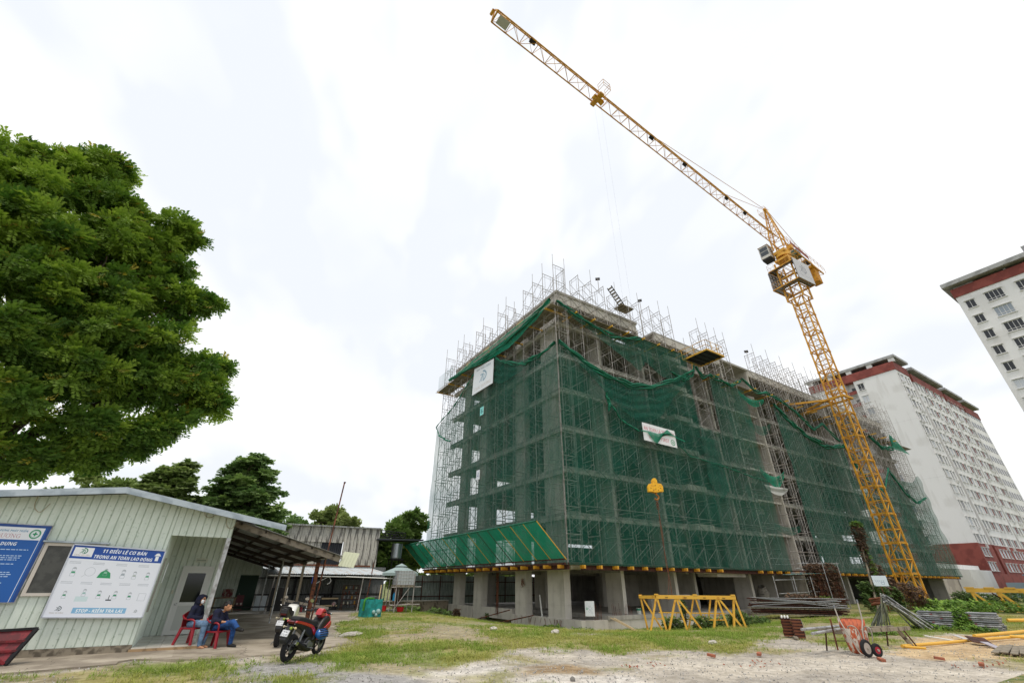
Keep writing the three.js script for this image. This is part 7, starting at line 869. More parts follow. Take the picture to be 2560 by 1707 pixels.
motorbike('red and black underbone motorbike parked at the edge of the grass', [2.78, -0.01, -14.27], 0.82, 0.1, { paint: '#b01420', rim: std('#1d1d20', 0.4, { metalness: 0.5 }), plate: ['79-N2', '272.05'] });
motorbike('black motorbike with a white tank parked behind the red one', [2.72, 0.01, -17.35], 1.2, 0.08, { naked: true, paint: '#dcdcd6', rim: std('#1d1d20', 0.4, { metalness: 0.5 }), plate: ['28-D1', '177.19'] });
{ // cycling helmet hung on the red bike's side
  const h = thing('cycle_helmet', 'blue and black vented cycle helmet hanging on the red motorbike', 'helmet', [3.16, 0.5, -14.22], 0.45), g = new THREE.SphereGeometry(0.15, 24, 12, 0, 6.2832, 0, 1.75), b = new MB(); g.scale(1.25, 0.85, 0.9); g.rotateX(1.15); mk('shell', g, phy('#1d5fa8', 0.3, { clearcoat: 0.6 }), h);
  for (let k = -2; k <= 2; k++) { const v = []; for (let j = 0; j < 5; j++) { const a = -0.7 + j * 0.36, y = Math.cos(a) * 0.134, x = Math.sin(a) * 0.192, z = k * 0.048; v.push(V(x, y * Math.sqrt(Math.max(0.1, 1 - (z / 0.14) ** 2)) + 0.006, z)); } b.tube(v, 0.011, 5); } b.xform(new THREE.Matrix4().makeRotationX(1.15)).mesh('vent', std('#101114', 0.6), h); new MB().tube([V(0.05, -0.1, 0.1), V(0, -0.2, 0.02), V(0.02, -0.12, -0.1)], 0.006, 5).mesh('chin_strap', M.blackPlastic, h);
}
// ---------- yard: steel, pipes, weeds ----------
const weedMat = leafMat({ transmission: 0.3 });
function weeds(name, label, cat, x, z, o) {          // a low bushy clump of leaves on short stems
  const t = thing(name, label, cat, [x, o.y ?? yg(x, z) - 0.05, z], o.ry || 0, o.group), r = RNG(o.seed), st = new MB(), pts = [];
  for (const [bx, by, bz, rx, ry, rz, n] of o.blobs) { for (let k = 0; k < (o.stems ?? 5); k++) st.poly([V(bx + (r() - 0.5) * rx, o.root ? o.root(bx) : 0, bz + (r() - 0.5) * rz), V(bx + (r() - 0.5) * rx * 1.4, by, bz + (r() - 0.5) * rz * 1.4)], 0.012, 3); for (let k = 0; k < n; k++) { let q; do q = V(r() * 2 - 1, r() * 2 - 1, r() * 2 - 1); while (q.lengthSq() > 1); q.multiplyScalar(Math.pow(q.length(), -0.45)); pts.push([bx + q.x * rx, by + q.y * ry, bz + q.z * rz, r() * 6.28, r(), r()]); } }
  st.mesh('stem', o.stemMat || barkMat, t);
  const im = new THREE.InstancedMesh(o.leaf || round, weedMat, pts.length), m = new THREE.Matrix4(), c = new THREE.Color(), e = new THREE.Euler(); pts.forEach(([px, py, pz, a, f, q], k) => { e.set((q - 0.5) * 1.4, a, (f - 0.6) * 1.2); m.makeRotationFromEuler(e); const s = (o.scale ?? 0.6) * (0.6 + 0.8 * q); m.scale(V(s, s, s)); m.setPosition(px, py, pz); im.setMatrixAt(k, m); c.setRGB(...mix3(o.cols[0], o.cols[1], f)); im.setColorAt(k, c); }); im.name = 'foliage'; im.userData.kind = 'stuff'; im.castShadow = im.receiveShadow = true; t.add(im); return t;
}
const WG = [[0.1, 0.22, 0.03], [0.28, 0.44, 0.07]], WB = [[0.12, 0.07, 0.045], [0.25, 0.16, 0.1]], WD = [[0.06, 0.12, 0.03], [0.16, 0.25, 0.06]];
{ // yellow trestle frame under the hook
  const t = thing('steel_trestle_frame', 'yellow steel crane section standing on splayed legs in the grass', 'steel frame', [19.9, -0.38, -17.5], -0.776), Y = M.yellowSteel, H = 1.5, L = 3.75, Bx = -0.75, Bz = -1.5;
  new MB().bar(V(0, H, 0), V(L, H, 0), 0.13, 0.16).mesh('top_beam', Y, t); new MB().bar(V(Bx, H - 0.06, Bz), V(L + Bx, H - 0.06, Bz), 0.12, 0.13).mesh('top_beam', Y, t); new MB().bar(V(0, H, -0.05), V(Bx, H - 0.05, Bz + 0.07), 0.1, 0.13).mesh('end_beam', Y, t); new MB().bar(V(L, H, -0.05), V(L + Bx, H - 0.05, Bz + 0.07), 0.1, 0.13).mesh('end_beam', Y, t); new MB().bar(V(L / 2, H, -0.05), V(L / 2 + Bx, H - 0.05, Bz + 0.07), 0.1, 0.1).mesh('end_beam', Y, t);
  for (const x of [0.02, L / 2, L - 0.1]) new MB().box(x, H + 0.1, 0, 0.2, 0.06, 0.16).mesh('pin_lug', Y, t); new MB().box(Bx + 0.05, H + 0.03, Bz, 0.18, 0.06, 0.14).mesh('pin_lug', Y, t); for (const x of [0.5, 1.4, 2.3, 3.2]) new MB().box(x, H - 0.02, 0.072, 0.13, 0.025, 0.01).mesh('slot_plate', M.rustDark, t);
  const g = (x, x2, z, z2, w = 0.085) => new MB().bar(V(x, H - 0.08, z), V(x2, -0.02, z2), w, w).mesh('leg', Y, t);
  for (const [x, x2] of [[0.05, 0.3], [-0.02, -0.5], [0.98, 1.28], [0.92, 0.36], [1.05, 2.05], [2.86, 2.42], [2.92, 3.2], [3, 3.98], [L - 0.1, L - 0.4], [L - 0.02, L + 0.25]]) g(x, x2, 0, 0.06); for (const [x, x2] of [[Bx + 0.05, Bx + 0.22], [Bx + 0.15, Bx + 0.95], [2.0, 1.5], [2.1, 2.36], [2.85, 2.42]]) g(x, x2, Bz, Bz - 0.04, 0.08);
  const la = new MB(); la.bar(V(0.1, 0.78, -1.0), V(L - 0.4, 0.78, -1.0), 0.05, 0.05); la.bar(V(0, 0.5, -1.0), V(L - 0.5, 0.5, -1.0), 0.05, 0.05); la.mesh('ladder_rail', Y, t); for (let k = 0; k < 14; k++) new MB().rod(V(0.2 + k * 0.23, 0.5, -1), V(0.3 + k * 0.23, 0.78, -1), 0.012, 4).mesh('ladder_rung', Y, t);
  const t2 = thing('steel_trestle_frame', 'second yellow steel crane section lying near the stacked tubes and hedge', 'steel frame', [51.9, -0.1, -13.9], -1.28); for (const [z, h] of [[0, 1.5], [-1.4, 1.46]]) { new MB().bar(V(0, h, z), V(8.5, h, z), 0.16, 0.26).mesh('top_beam', Y, t2); for (let k = 0; k < 6; k++) { new MB().bar(V(0.3 + k * 1.5, h - 0.1, z), V(1.5 + k * 1.5, 0, z + 0.05), 0.11, 0.11).mesh('diagonal', Y, t2); new MB().bar(V(0.25 + k * 1.5, h - 0.1, z), V(0.5 + k * 1.5, 0, z), 0.1, 0.1).mesh('leg', Y, t2); } new MB().bar(V(0.6, 0.06, z), V(8.5, 0.06, z), 0.06, 0.06).mesh('foot_bar', Y, t2); } for (let k = 0; k < 6; k++) new MB().box(0.2 + k * 1.15, 1.66, 0, 0.6, 0.09, 0.22).mesh('pin_lug', Y, t2); new MB().bar(V(1.4, 1.3, -0.3), V(2.6, 0.2, -0.2), 0.1, 0.1).mesh('rusty_brace', M.rustDark, t2);
}
{ // up-ended wheelbarrow; local x to the side, z towards its underside
  const t = thing('wheelbarrow', 'rusty orange and white wheelbarrow tipped up on its nose', 'wheelbarrow', [16.02, 0, -6.95], -1.16), pm = new THREE.MeshStandardMaterial({ roughness: 0.6, map: tex(256, 256, (u, v) => { const f = fbm(u * 7, v * 4, 171, 4), g = fbm(u * 22, v * 9, 172, 3), k = (hash(u * 256, v * 256, 4) - 0.5) * 16; let c = mix3([190, 180, 168], [178, 84, 44], sm((f - 0.5 + (v > 0.72 ? 0.2 : v < 0.3 ? 0.08 : -0.05)) / 0.08)); if (g > 0.62) c = mix3(c, [120, 44, 26], 0.7); return c.map((q) => q + k); }) });
  const tr = new MB(), nu = 14, nv = 16, W = 0.31, HH = 0.8; for (let j = 0; j <= nv; j++) for (let i = 0; i <= nu; i++) { const u = i / nu * 2 - 1, v = j / nv, e = Math.pow(Math.abs(u), 6), f = Math.pow(Math.abs(v * 2 - 1), 6), taper = lerp(0.72, 1, v); tr.vert(u * W * taper * (1 + e * 0.06), 0.04 + v * HH, 0.02 + v * -0.16 - (e + f) * 0.15, 0, 0, 1, i / nu, v); } for (let j = 0; j < nv; j++) for (let i = 0; i < nu; i++) { const k = j * (nu + 1) + i; tr.i.push(k, k + 1, k + nu + 2, k, k + nu + 2, k + nu + 1); } const tg = tr.geo(); tg.computeVertexNormals(); pm.side = THREE.DoubleSide; const tray = mk('tray', tg, pm, t); tray.position.x = -0.14;
  const rim = []; for (let k = 0; k <= 28; k++) { const a = k / 28 * 6.2832, c = Math.sign(Math.cos(a)) * Math.pow(Math.abs(Math.cos(a)), 0.45), s = Math.sign(Math.sin(a)) * Math.pow(Math.abs(Math.sin(a)), 0.45), v = (s + 1) / 2; rim.push(V(c * W * lerp(0.76, 1.06, v), 0.03 + v * (HH + 0.02), -0.15 - v * 0.16)); } new MB().tube(rim, 0.012, 6).mesh('rim', M.rust, tray);
  const tube = std('#a79f94', 0.5, { metalness: 0.3 }); for (const s of [-1, 1]) { const o = s < 0 ? 0 : 0.0; new MB().tube([V(-0.14 + s * 0.3, 1.22 + (s > 0 ? 0.03 : -0.12), -0.2), V(-0.14 + s * 0.27, 0.82, -0.1), V(-0.14 + s * 0.2, 0.6, 0.02), V(-0.1 + s * 0.13, 0.3, 0.1), V(-0.06 + s * 0.1, 0.08, 0.16), V(-0.02 + s * 0.04, 0.015, 0.24)], 0.018, 7).mesh('handle_tube', tube, t); new MB().rod(V(-0.14 + s * 0.3, 1.22 + (s > 0 ? 0.03 : -0.12), -0.2), V(-0.14 + s * 0.305, 1.3 + (s > 0 ? 0.03 : -0.12), -0.21), 0.024, 7, 0.024, true).mesh('grip', M.greyMetal, t); }
  new MB().tube([V(-0.26, 0.62, 0.03), V(-0.24, 0.68, 0.1), V(-0.14, 0.7, 0.16), V(-0.06, 0.62, 0.14), V(-0.02, 0.3, 0.08)], 0.015, 6).mesh('leg', tube, t); new MB().tube([V(0.08, 0.6, 0.02), V(0.16, 0.7, 0.1), V(0.24, 0.66, 0.14), V(0.24, 0.46, 0.1), V(0.2, 0.34, 0.08)], 0.015, 6).mesh('leg', tube, t);
  for (const [x, y, z, R, c, ry] of [[0.02, 0.21, 0.3, 0.205, '#a89c92', 0.95], [0.24, 0.165, 0.12, 0.16, '#a3142a', 0.8]]) { const w = new THREE.Group(); w.name = 'wheel'; w.position.set(x, y, z); w.rotation.y = ry; t.add(w); mk('tyre', new THREE.TorusGeometry(R - 0.045, 0.045, 12, 32), M.rubber, w); new MB().rod(V(0, 0, -0.03), V(0, 0, 0.03), R - 0.07, 24, R - 0.07, true).mesh('rim', std(c, 0.5), w); new MB().rod(V(0, 0, -0.06), V(0, 0, 0.06), 0.03, 10, 0.03, true).mesh('hub', tube, w); }
}
{ // trestle bench with long pieces across it
  const t = thing('work_bench', 'low rusty trestle bench loaded with beams behind the wheelbarrow', 'bench'), a = V(16.0, 0.5, -8.04), b = V(19.6, 0.5, -7.5), S = V(0.06, 0, 0.42);
  for (const f of [0.08, 0.9]) { const c = a.clone().lerp(b, f); for (const s of [0, 1]) new MB().rod(c.clone().addScaledVector(S, s), c.clone().addScaledVector(S, s * 1.25).add(V(s ? 0.05 : -0.05, -0.5, s ? 0.1 : -0.1)), 0.022, 6).mesh('leg', M.rustDark, t); new MB().bar(c, c.clone().add(S), 0.04, 0.04).mesh('cross_bar', M.rustDark, t); }
  new MB().bar(a, b, 0.08, 0.1).mesh('bench_beam', M.oldWood, t); new MB().bar(a.clone().add(S), b.clone().add(S), 0.08, 0.1).mesh('bench_beam', M.oldWood, t); new MB().rod(a.clone().lerp(b, 0.08).add(V(0, -0.25, 0)), a.clone().lerp(b, 0.08).add(S).add(V(0.6, -0.25, 0)), 0.012, 5).mesh('brace', M.rustDark, t); new MB().bar(V(19.3, 0.5, -7.3), V(19.5, 0, -7.1), 0.09, 0.09).mesh('leg', M.oldWood, t);
  for (const [p, q, l] of [[V(14.6, 0.53, -7.55), V(17.6, 0.6, -7.62), 'grey steel tube across the bench, overhanging towards the clamp stack'], [V(14.7, 0.6, -7.85), V(17.2, 0.6, -7.9), 'second grey steel tube across the bench beside the first']]) tag(new MB().rod(p, q, 0.035, 8, 0.035, true).mesh('steel_tube', M.galv), l, 'tube'); tag(new MB().rod(V(15.75, 0.1, -7.55), V(15.62, 0.85, -7.45), 0.025, 6, 0.025, true).mesh('rusty_stake', M.rust), 'rusty stake standing beside the bench', 'stake');
}
{ // two stacks of scaffold couplers and tubes
  const r = RNG(61); for (const [x, z, l] of [[19.35, -10.85, 'dark rusty coupler stack topped with three white tubes'], [19.15, -10.35, 'taller rusty bundle of couplers beside the tube topped one']]) { const t = thing('coupler_stack', l, 'stack', [x, 0, z], 0.5); for (let k = 0; k < 12; k++) for (let j = 0; j < 3; j++) new MB().box((j - 1) * 0.13 + (r() - 0.5) * 0.02, 0.03 + k * 0.048, (r() - 0.5) * 0.03, 0.12, 0.042, 0.3 + r() * 0.05, [0, (r() - 0.5) * 0.1, 0]).mesh('coupler', k % 2 ? M.rustDark : M.rust, t); if (z < -10.5) for (let k = 0; k < 3; k++) new MB().rod(V(-0.25, 0.62, -0.1 + k * 0.1), V(0.25, 0.63, -0.1 + k * 0.1), 0.035, 7, 0.035, true).mesh('tube', M.white, t); new MB().tube([V(0.02, 0.6, 0.17), V(0.0, 0.35, 0.19), V(0.05, 0.05, 0.18)], 0.008, 4).mesh('binding_wire', M.galv, t); }
  tag(new MB().box(18.75, 0.03, -10.3, 0.5, 0.06, 0.12, [0, 0.6, 0]).mesh('timber_offcut', M.oldWood), 'short timber offcut on the gravel by the coupler stacks', 'offcut');
  // heap of tubes leaning together
  const t = thing('tube_heap', 'grey steel tubes leaning together in a fan shaped heap', 'heap', [26.4, 0, -10.1]); for (let k = 0; k < 40; k++) { const f = k / 39, top = V(0.1 + (r() - 0.5) * 0.35, 0.95 + r() * 0.35, -0.1 + f * 0.35), foot = k < 14 ? V(0.3 + r() * 0.5, 0, -1.1 + f * 2.2) : V(0.9 + r() * 1.2, 0.02 + r() * 0.1, 0.3 + (f - 0.35) * 1.1 + (r() - 0.5) * 0.2), d = top.clone().sub(foot).normalize(); new MB().rod(foot, top.addScaledVector(d, r() * 0.1), 0.03, 6, 0.03, true).mesh('tube', k % 3 ? M.galv : M.greyMetal, t); }
  for (let k = 0; k < 7; k++) new MB().rod(V(0.0 + r() * 0.2, 0.9 + k * 0.04, -0.45 - r() * 0.2), V(0.3, 0.95 + k * 0.04, -0.2 + r() * 0.2), 0.035, 6, 0.035, true).mesh('coupler', M.rust, t);
  // two ordered stacks of tubes, vines over them
  for (const [x, z, L2, l] of [[28.4, -9.05, 1.25, 'ordered stack of galvanised tubes nearer the tube heap, red tags between'], [28.7, -7.75, 1.3, 'second ordered stack of galvanised tubes beside the yellow pipes']]) { const s = thing('tube_stack', l, 'stack', [x, 0, z], 0.06); for (let k = 0; k < 9; k++) for (let j = 0; j < 4; j++) new MB().rod(V(j * 0.2 + (k % 2) * 0.04, 0.05 + k * 0.075, -L2 / 2 + (r() - 0.5) * 0.14), V(j * 0.2 + (k % 2) * 0.04, 0.055 + k * 0.075, L2 / 2 + (r() - 0.5) * 0.14), 0.034, 7, 0.034, true).mesh('tube', (k + j) % 4 ? M.galv : M.greyMetal, s); for (let k = 0; k < 4; k++) new MB().box(-0.045, 0.12 + k * 0.15, (r() - 0.5) * 0.6, 0.02, 0.03, 0.09).mesh('red_tag', std('#8e3a34', 0.7), s); }
}
{ // pipes and plates on the sand
  const pipe = (l, p, q, rr, m = M.yellowSteel) => tag(new MB().rod(p, q, rr, 10, rr, true).mesh('steel_pipe', m), l, 'pipe');
  pipe('long yellow pipe lying across the sand, forked at its end', V(19, 0.05, -7.2), V(27.5, 0.07, -5.95), 0.045); pipe('short yellow stub at the forked pipe end', V(19, 0.045, -7.12), V(19.15, 0.04, -6.65), 0.035); pipe('thicker yellow pipe lying beyond the brown plate', V(24.85, 0.07, -7), V(31, 0.09, -6.3), 0.06); pipe('yellow pipe branching off towards the boards', V(25.6, 0.1, -6.2), V(25.9, 0.05, -5.2), 0.045); pipe('thick yellow pipe resting on the tube stack end', V(31.2, 0.35, -7.4), V(33, 0.4, -5.8), 0.07); pipe('thin white plastic pipe on the sand', V(23.8, 0.03, -8.15), V(22.5, 0.03, -6.8), 0.025, M.white);
  tag(new MB().box(22.6, 0.11, -6.3, 0.75, 0.02, 0.5, [0.12, 0.5, 0.1]).mesh('rusty_plate', M.rustDark), 'bent dark rusty plate lying over the long yellow pipe', 'plate'); tag(new MB().box(21.95, 0.04, -5.85, 0.55, 0.02, 0.22, [0.1, 0.9, 0.15]).mesh('metal_offcut', std('#a5a0aa', 0.5)), 'pale metal offcut beside the rusty plate', 'offcut'); tag(new MB().box(24.3, 0.04, -7.25, 0.5, 0.02, 0.2, [0.1, 0.9, 0.1]).mesh('metal_offcut', std('#b9b6b4', 0.5)), 'pale metal offcut at the end of the thicker pipe', 'offcut');
  const b = thing('board_pile', 'weathered boards lying flat on the sand at the grass edge', 'boards', [20.6, 0, -4.9], 0.15); for (let k = 0; k < 6; k++) new MB().box(k * 0.02 + 0.6, 0.03 + (k % 2) * 0.02, -0.5 + k * 0.17, 2.6, 0.025, 0.16, [0, 0.02 * k, 0]).mesh('board', M.oldWood, b);
  const pl = thing('plank_ramp', 'two pale planks leaning on the plinth edge', 'planks', [23.3, 0, -24]); for (const d of [0, 0.16]) new MB().bar(V(d * 0.8, -0.25, -0.5 + d), V(0.9 + d * 0.6, -1.0, 1.0 + d * 0.4), 0.14, 0.04).mesh('plank', woodPale, pl);
  const ps = thing('safety_poster', 'white poster with drawn figures propped on the ground floor edge', 'poster', [21.4, -0.1, -24.3], -0.5), pt = canvas(128, 180, (g, w, h) => { g.fillStyle = '#d3d9dd'; g.fillRect(0, 0, w, h); cross(g, 24, 90, 15); g.strokeStyle = '#8a98a2'; g.lineWidth = 3; for (let k = 0; k < 6; k++) { g.beginPath(); g.arc(60 + (k % 2) * 30, 50 + k * 18, 13, 0.4 * k, 3 + k); g.stroke(); } }); new MB().box(0, 0.4, -0.012, 0.6, 0.82, 0.02).mesh('board', M.white, ps); new MB().quad(V(-0.29, 0, 0.002), V(0.29, 0, 0.002), V(0.29, 0.8, 0.002), V(-0.29, 0.8, 0.002), uv01).mesh('printed_face', faceMat(pt), ps);
  for (const [x, l] of [[21.0, 0], [21.13, 1]]) tag(new MB().rod(V(x, -0.35, -28.9 - l * 0.1), V(x + 0.05, 0.95, -29.2 - l * 0.15), 0.03, 6, 0.03, true).mesh('white_stick', M.white), l ? 'white stick leaning behind its twin at the dark column gap' : 'white stick leaning in the gap beside the corner column', 'stick');
  for (const [a, c, l] of [[V(20.7, -0.1, -32.6), V(19.2, -1.0, -36.3), 'brown pipe prop sloping past the dark basement opening'], [V(20.7, -0.3, -29.5), V(19.4, -1.05, -33.4), 'rust red pipe prop sloping down to the grass by the basement opening']]) tag(new MB().rod(a, c, 0.04, 6, 0.04, true).mesh('prop_pipe', M.rust), l, 'prop');
  const bu = thing('paint_bucket', 'small white and green bucket beside the second pier', 'bucket', [26.5, -0.15, -25.0]); new MB().add(new THREE.CylinderGeometry(0.16, 0.14, 0.36, 14), M4(0, 0.18, 0)).mesh('body', std('#c8ccc4', 0.5), bu); new MB().add(new THREE.CylinderGeometry(0.163, 0.16, 0.12, 14), M4(0, 0.28, 0)).mesh('green_band', std('#1f7a5c', 0.5), bu);
  const mx = thing('cement_mixer', 'cement crusted mixer standing in the dark bay behind the wide pier', 'mixer', [43.2, -0.15, -25.6], 0.4), cm = mottled('#8a857c', '#5f5b55', 0.5, 181); new MB().add(new THREE.SphereGeometry(0.5, 16, 12), M4(0, 1.05, 0, 0, 0, 0.5)).add(new THREE.CylinderGeometry(0.28, 0.46, 0.4, 16, 1, true), M4(-0.25, 1.5, 0, 0, 0, 0.5)).mesh('drum', cm, mx); for (const s of [-0.4, 0.4]) { new MB().bar(V(0.3, 0.1, s), V(0, 1.05, s), 0.07, 0.07).bar(V(-0.35, 0.1, s), V(0, 1.05, s), 0.07, 0.07).mesh('frame', cm, mx); new MB().rod(V(0.3, 0.22, s - 0.04), V(0.3, 0.22, s + 0.04), 0.22, 16, 0.22, true).mesh('wheel', M.rubber, mx); }
  const bs = thing('block_stack', 'stack of pale blocks in the shade of the ground floor', 'blocks', [30.6, -0.15, -27.5], 0.2); for (let k = 0; k < 5; k++) for (let j = 0; j < 4; j++) new MB().box(j * 0.41, 0.1 + k * 0.2, 0, 0.39, 0.19, 0.3).mesh('block', M.concrete, bs);
}
{ // timber and formwork pile with dry creepers
  const t = thing('formwork_pile', 'long dark pile of old boards and props overgrown with dry creeper', 'timber pile', [39.6, -0.35, -21], -1.08), r = RNG(91); for (let k = 0; k < 9; k++) for (let j = 0; j < 4; j++) { const L2 = 5 + r() * 1.6; new MB().bar(V(-L2 / 2 + (r() - 0.5) * 0.8, 0.06 + k * 0.125, -0.6 + j * 0.4), V(L2 / 2 + (r() - 0.5) * 0.6, 0.08 + k * 0.125, -0.6 + j * 0.4 + (r() - 0.5) * 0.2), 0.24, 0.07).mesh('board', k % 3 ? M.rustDark : M.oldWood, t); } for (let k = 0; k < 7; k++) new MB().rod(V(-3.2 + r(), 0.3 + r() * 0.9, 0.95), V(2.6 + r(), 0.35 + r() * 0.9, 1), 0.035, 6).mesh('prop', M.greyMetal, t);
  weeds('creeper', 'dry brown creeper spread over the dark timber pile', 'creeper', 39.8, -20.7, { seed: 5, y: 0.55, cols: WB, ry: -1.08, scale: 0.45, blobs: [[0, 0.25, 0.4, 1.1, 0.3, 0.5, 260], [1.2, 0.1, 0.6, 0.9, 0.3, 0.4, 200]], stemMat: M.rust }); weeds('creeper', 'green creeper climbing the end of the timber pile', 'creeper', 40.8, -19.2, { seed: 6, y: -0.3, cols: WG, scale: 0.5, blobs: [[0, 0.5, 0, 0.5, 0.6, 0.5, 260], [0.5, 1, -0.3, 0.6, 0.2, 0.4, 120]] });
  // tube frame hung with dead creepers
  const f = thing('tube_frame_stall', 'light tube frame stall in front of the recess', 'frame'); for (let k = 0; k < 8; k++) new MB().rod(V(39.6 + k * 1.35, -0.2, -22.3 + (k % 2) * 0.9), V(39.55 + k * 1.35, k > 3 ? 3.5 : 2.3, -22.3 + (k % 2) * 0.9), 0.035, 5).mesh('upright', M.galv, f); for (const [y, a, b] of [[2, 39.3, 46], [1.05, 39.5, 47], [2.55, 42, 49.5], [3.3, 43.5, 51], [2.9, 43, 46]]) new MB().rod(V(a, y, -22.1), V(b, y + 0.15, -22.1), 0.035, 5).mesh('cross_tube', M.galv, f); new MB().bar(V(41, 2.42, -22), V(47, 2.6, -22), 0.5, 0.04).mesh('roof_sheet', mottled('#4a7f7a', '#a9b0ae', 1.2, 191), f);
  weeds('dead_creeper', 'mass of dead brown creeper hanging from the tube frame stall', 'creeper', 47.2, -21.9, { seed: 7, y: -0.1, cols: WB, scale: 0.5, stemMat: M.rust, stems: 26, blobs: [[-1.2, 3.1, 0, 2, 0.35, 0.4, 520], [1.6, 2.9, 0, 1.2, 0.7, 0.4, 420], [-2.6, 1.6, 0, 0.25, 1.3, 0.25, 170], [-0.9, 1.4, 0, 0.3, 1.3, 0.25, 200], [0.6, 1.5, 0, 0.35, 1.3, 0.25, 220], [2, 1.6, 0, 0.4, 1.4, 0.3, 260]] });
  // creeper-covered pole and thicket at the crane foot
  const p = thing('creeper_pole', 'leaning wooden pole wrapped in brown creeper with a green tip', 'pole'); new MB().rod(V(43, -0.1, -17), V(44.3, 5.7, -17), 0.09, 7, 0.06).mesh('shaft', M.oldWood, p); const p2 = thing('creeper_pole', 'shorter stump wrapped in brown creeper beside the crane mast', 'pole'); new MB().rod(V(47.8, -0.1, -17.6), V(46.9, 3.1, -17.6), 0.1, 7, 0.06).mesh('shaft', M.oldWood, p2);
  weeds('dead_creeper', 'brown creeper tuft around the upper leaning pole', 'creeper', 44.1, -17, { seed: 8, y: 0, cols: WB, scale: 0.5, stemMat: M.rust, stems: 8, root: () => 3.5, blobs: [[0.2, 5.4, 0, 0.5, 0.7, 0.45, 420], [0, 4.5, 0, 0.38, 0.6, 0.35, 260], [-0.25, 3.3, 0, 0.2, 0.7, 0.2, 110]] }); weeds('creeper', 'fresh green leaves at the tip of the leaning pole', 'creeper', 44.4, -17, { seed: 9, y: 0, cols: WG, scale: 0.5, root: () => 5.6, blobs: [[0, 6.05, 0, 0.4, 0.25, 0.4, 150], [-0.35, 3.2, 0.2, 0.15, 1.0, 0.15, 90]] });
  weeds('dead_creeper', 'brown creeper mound slumped against the crane mast foot', 'creeper', 48.4, -17.8, { seed: 10, y: 0, cols: WB, scale: 0.55, stemMat: M.rust, stems: 20, blobs: [[-1.2, 2.6, 0, 0.6, 0.8, 0.5, 320], [0, 1.5, 0.2, 1, 0.8, 0.6, 420], [1.8, 1.2, 0.4, 1, 0.8, 0.6, 380], [3.6, 1, 0.5, 1.3, 0.7, 0.6, 380]] }); weeds('creeper', 'green leafy creeper hedge before the ground floor near the crane', 'creeper', 45.2, -17.4, { seed: 12, y: 0, cols: WD, scale: 0.6, blobs: [[-1.6, 1.5, 0, 0.8, 0.5, 0.5, 360], [-0.2, 1.1, 0.2, 1.1, 0.6, 0.5, 400], [1.9, 0.8, 0.5, 0.4, 0.8, 0.3, 240], [-2.2, 0.6, 0, 0.5, 0.6, 0.4, 200]] });
  const sg = thing('notice_board', 'white hand drawn notice board fixed at the creeper hedge', 'sign', [43.9, 1.65, -16.6], -0.75), nt = canvas(128, 96, (g, w, h) => { g.fillStyle = '#cfdbe6'; g.fillRect(0, 0, w, h); g.strokeStyle = '#8a9cb0'; g.lineWidth = 4; for (let k = 0; k < 5; k++) { g.beginPath(); g.moveTo(20 + k * 18, 40); g.lineTo(32 + k * 16, 60); g.stroke(); } g.strokeRect(70, 60, 26, 18); }); new MB().box(0.05, 0.33, -0.02, 1, 0.7, 0.02).mesh('board', M.white, sg); new MB().quad(V(-0.45, -0.02, 0), V(0.55, -0.02, 0), V(0.55, 0.68, 0), V(-0.45, 0.68, 0), uv01).mesh('printed_face', faceMat(nt), sg); new MB().rod(V(0, -1.7, -0.04), V(0, 0.4, -0.04), 0.03, 5).mesh('post', M.rust, sg);
}
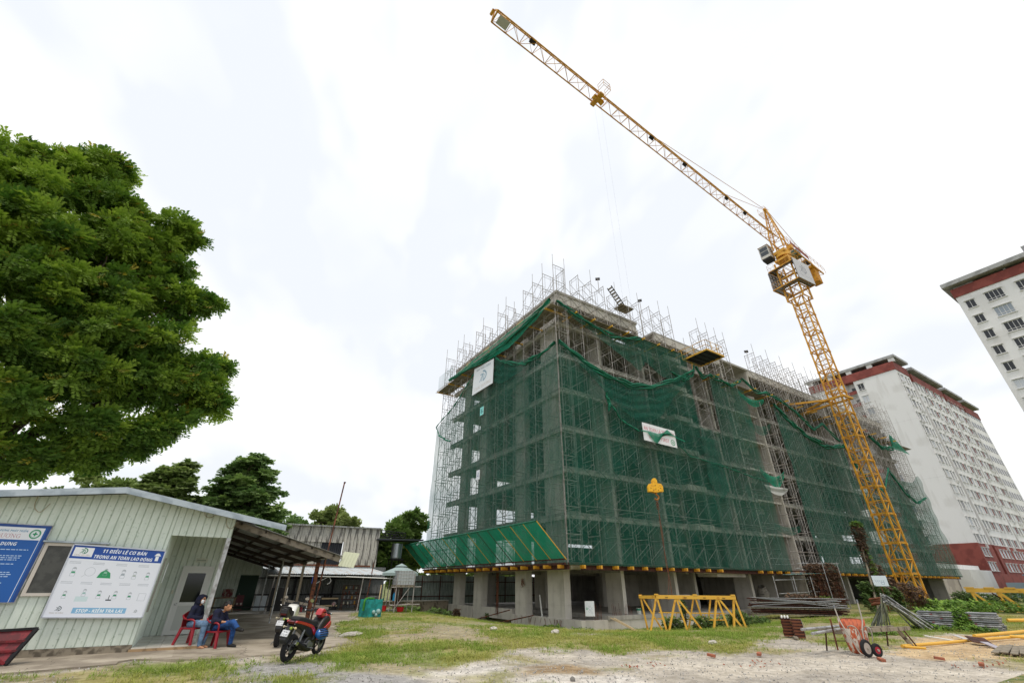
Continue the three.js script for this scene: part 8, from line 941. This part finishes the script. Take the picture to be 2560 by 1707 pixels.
{ // weeds and shrubs about the yard
  const W = (l, x, z, seed, cols, sc, blobs, o = {}) => weeds('weed_clump', l, 'weeds', x, z, { seed, cols, scale: sc, blobs, ...o });
  W('dark green weeds growing under the yellow trestle frame', 20.6, -17.3, 21, WD, 0.45, [[0.3, 0.25, -0.2, 0.7, 0.3, 0.4, 320], [1.6, 0.3, 0.6, 0.7, 0.35, 0.4, 320], [0.9, 0.9, 0.1, 0.12, 0.5, 0.12, 70]]); W('weed clump at the end of the yellow trestle frame', 23.2, -15.3, 22, WD, 0.45, [[0, 0.35, 0, 0.6, 0.4, 0.4, 320]]); W('low trailing weeds on rubble between the trestle frame and the timber pile', 27.2, -18.2, 23, WD, 0.45, [[-1.2, 0.25, 0, 1, 0.25, 0.4, 320], [1.2, 0.25, 0.6, 1.2, 0.25, 0.4, 340]]);
  W('bright creeper draped over the ordered tube stacks', 29, -8.5, 24, WG, 0.42, [[0, 0.72, -0.6, 0.4, 0.1, 0.9, 260], [-0.3, 0.5, 0.25, 0.35, 0.4, 0.28, 330], [-0.6, 0.2, 0.3, 0.35, 0.25, 0.4, 260]]); W('weeds along the foot of the ordered tube stacks', 27.9, -8.6, 25, WG, 0.4, [[0, 0.1, -0.6, 0.25, 0.14, 0.8, 240], [0.1, 0.12, 0.9, 0.3, 0.16, 0.8, 260]]); W('grassy weeds between the tube heap and the bench', 23.5, -9.6, 26, WG, 0.4, [[0, 0.12, 0, 1.2, 0.14, 0.5, 260]]);
  W('large bright leafy shrub beside the second yellow steel section', 50.5, -8.6, 27, WG, 0.8, [[0, 1.2, 0, 1, 0.9, 1.4, 640], [0.5, 0.6, 1.6, 1, 0.6, 1.2, 420]]); W('rounded clipped bush on the bank beyond the crane', 66, -18, 28, WD, 0.7, [[0, 0.7, 0, 1, 0.6, 1, 420]]); W('tall weeds on the bank behind the tube stacks', 48, -13.2, 29, WG, 0.7, [[0, 0.4, 0, 1.6, 0.4, 1.6, 420], [3, 0.4, 1, 1.5, 0.4, 1.5, 340]]); W('broad weed patch growing around the crane foot', 54.5, -17.5, 30, WG, 0.7, [[0, 0.35, 0, 2.2, 0.35, 1.4, 520], [3.4, 0.3, 0.8, 1.8, 0.35, 1.2, 380]]); W('low hedge of weeds before the annex house', 78, -20, 31, WD, 0.9, [[0, 0.5, 0, 3, 0.5, 2, 520], [8, 0.6, 2, 3.4, 0.6, 2, 520]]);
  W('dark weeds on the bank before the fence and log', 14.6, -38.5, 32, WD, 0.5, [[0, 0.15, 0, 1.2, 0.25, 1.4, 420], [2, 0, 2, 1, 0.25, 1.2, 300]]); W('brown dry shrub beside the leftmost short side column', 19.6, -39.5, 33, WB, 0.45, [[0, 0.35, 0, 0.3, 0.4, 0.4, 200]]); W('yellow green weeds along the plinth foot', 20.2, -26.5, 34, WG, 0.4, [[0, 0.15, 0, 0.3, 0.18, 1.4, 260], [0.8, 0.15, 1.8, 0.9, 0.16, 0.4, 220]]); W('small shrub growing in the dark basement opening', 21.2, -36.6, 35, WD, 0.4, [[0, 0.35, 0, 0.25, 0.3, 0.4, 200]]);
}
renderer.render(scene, camera);
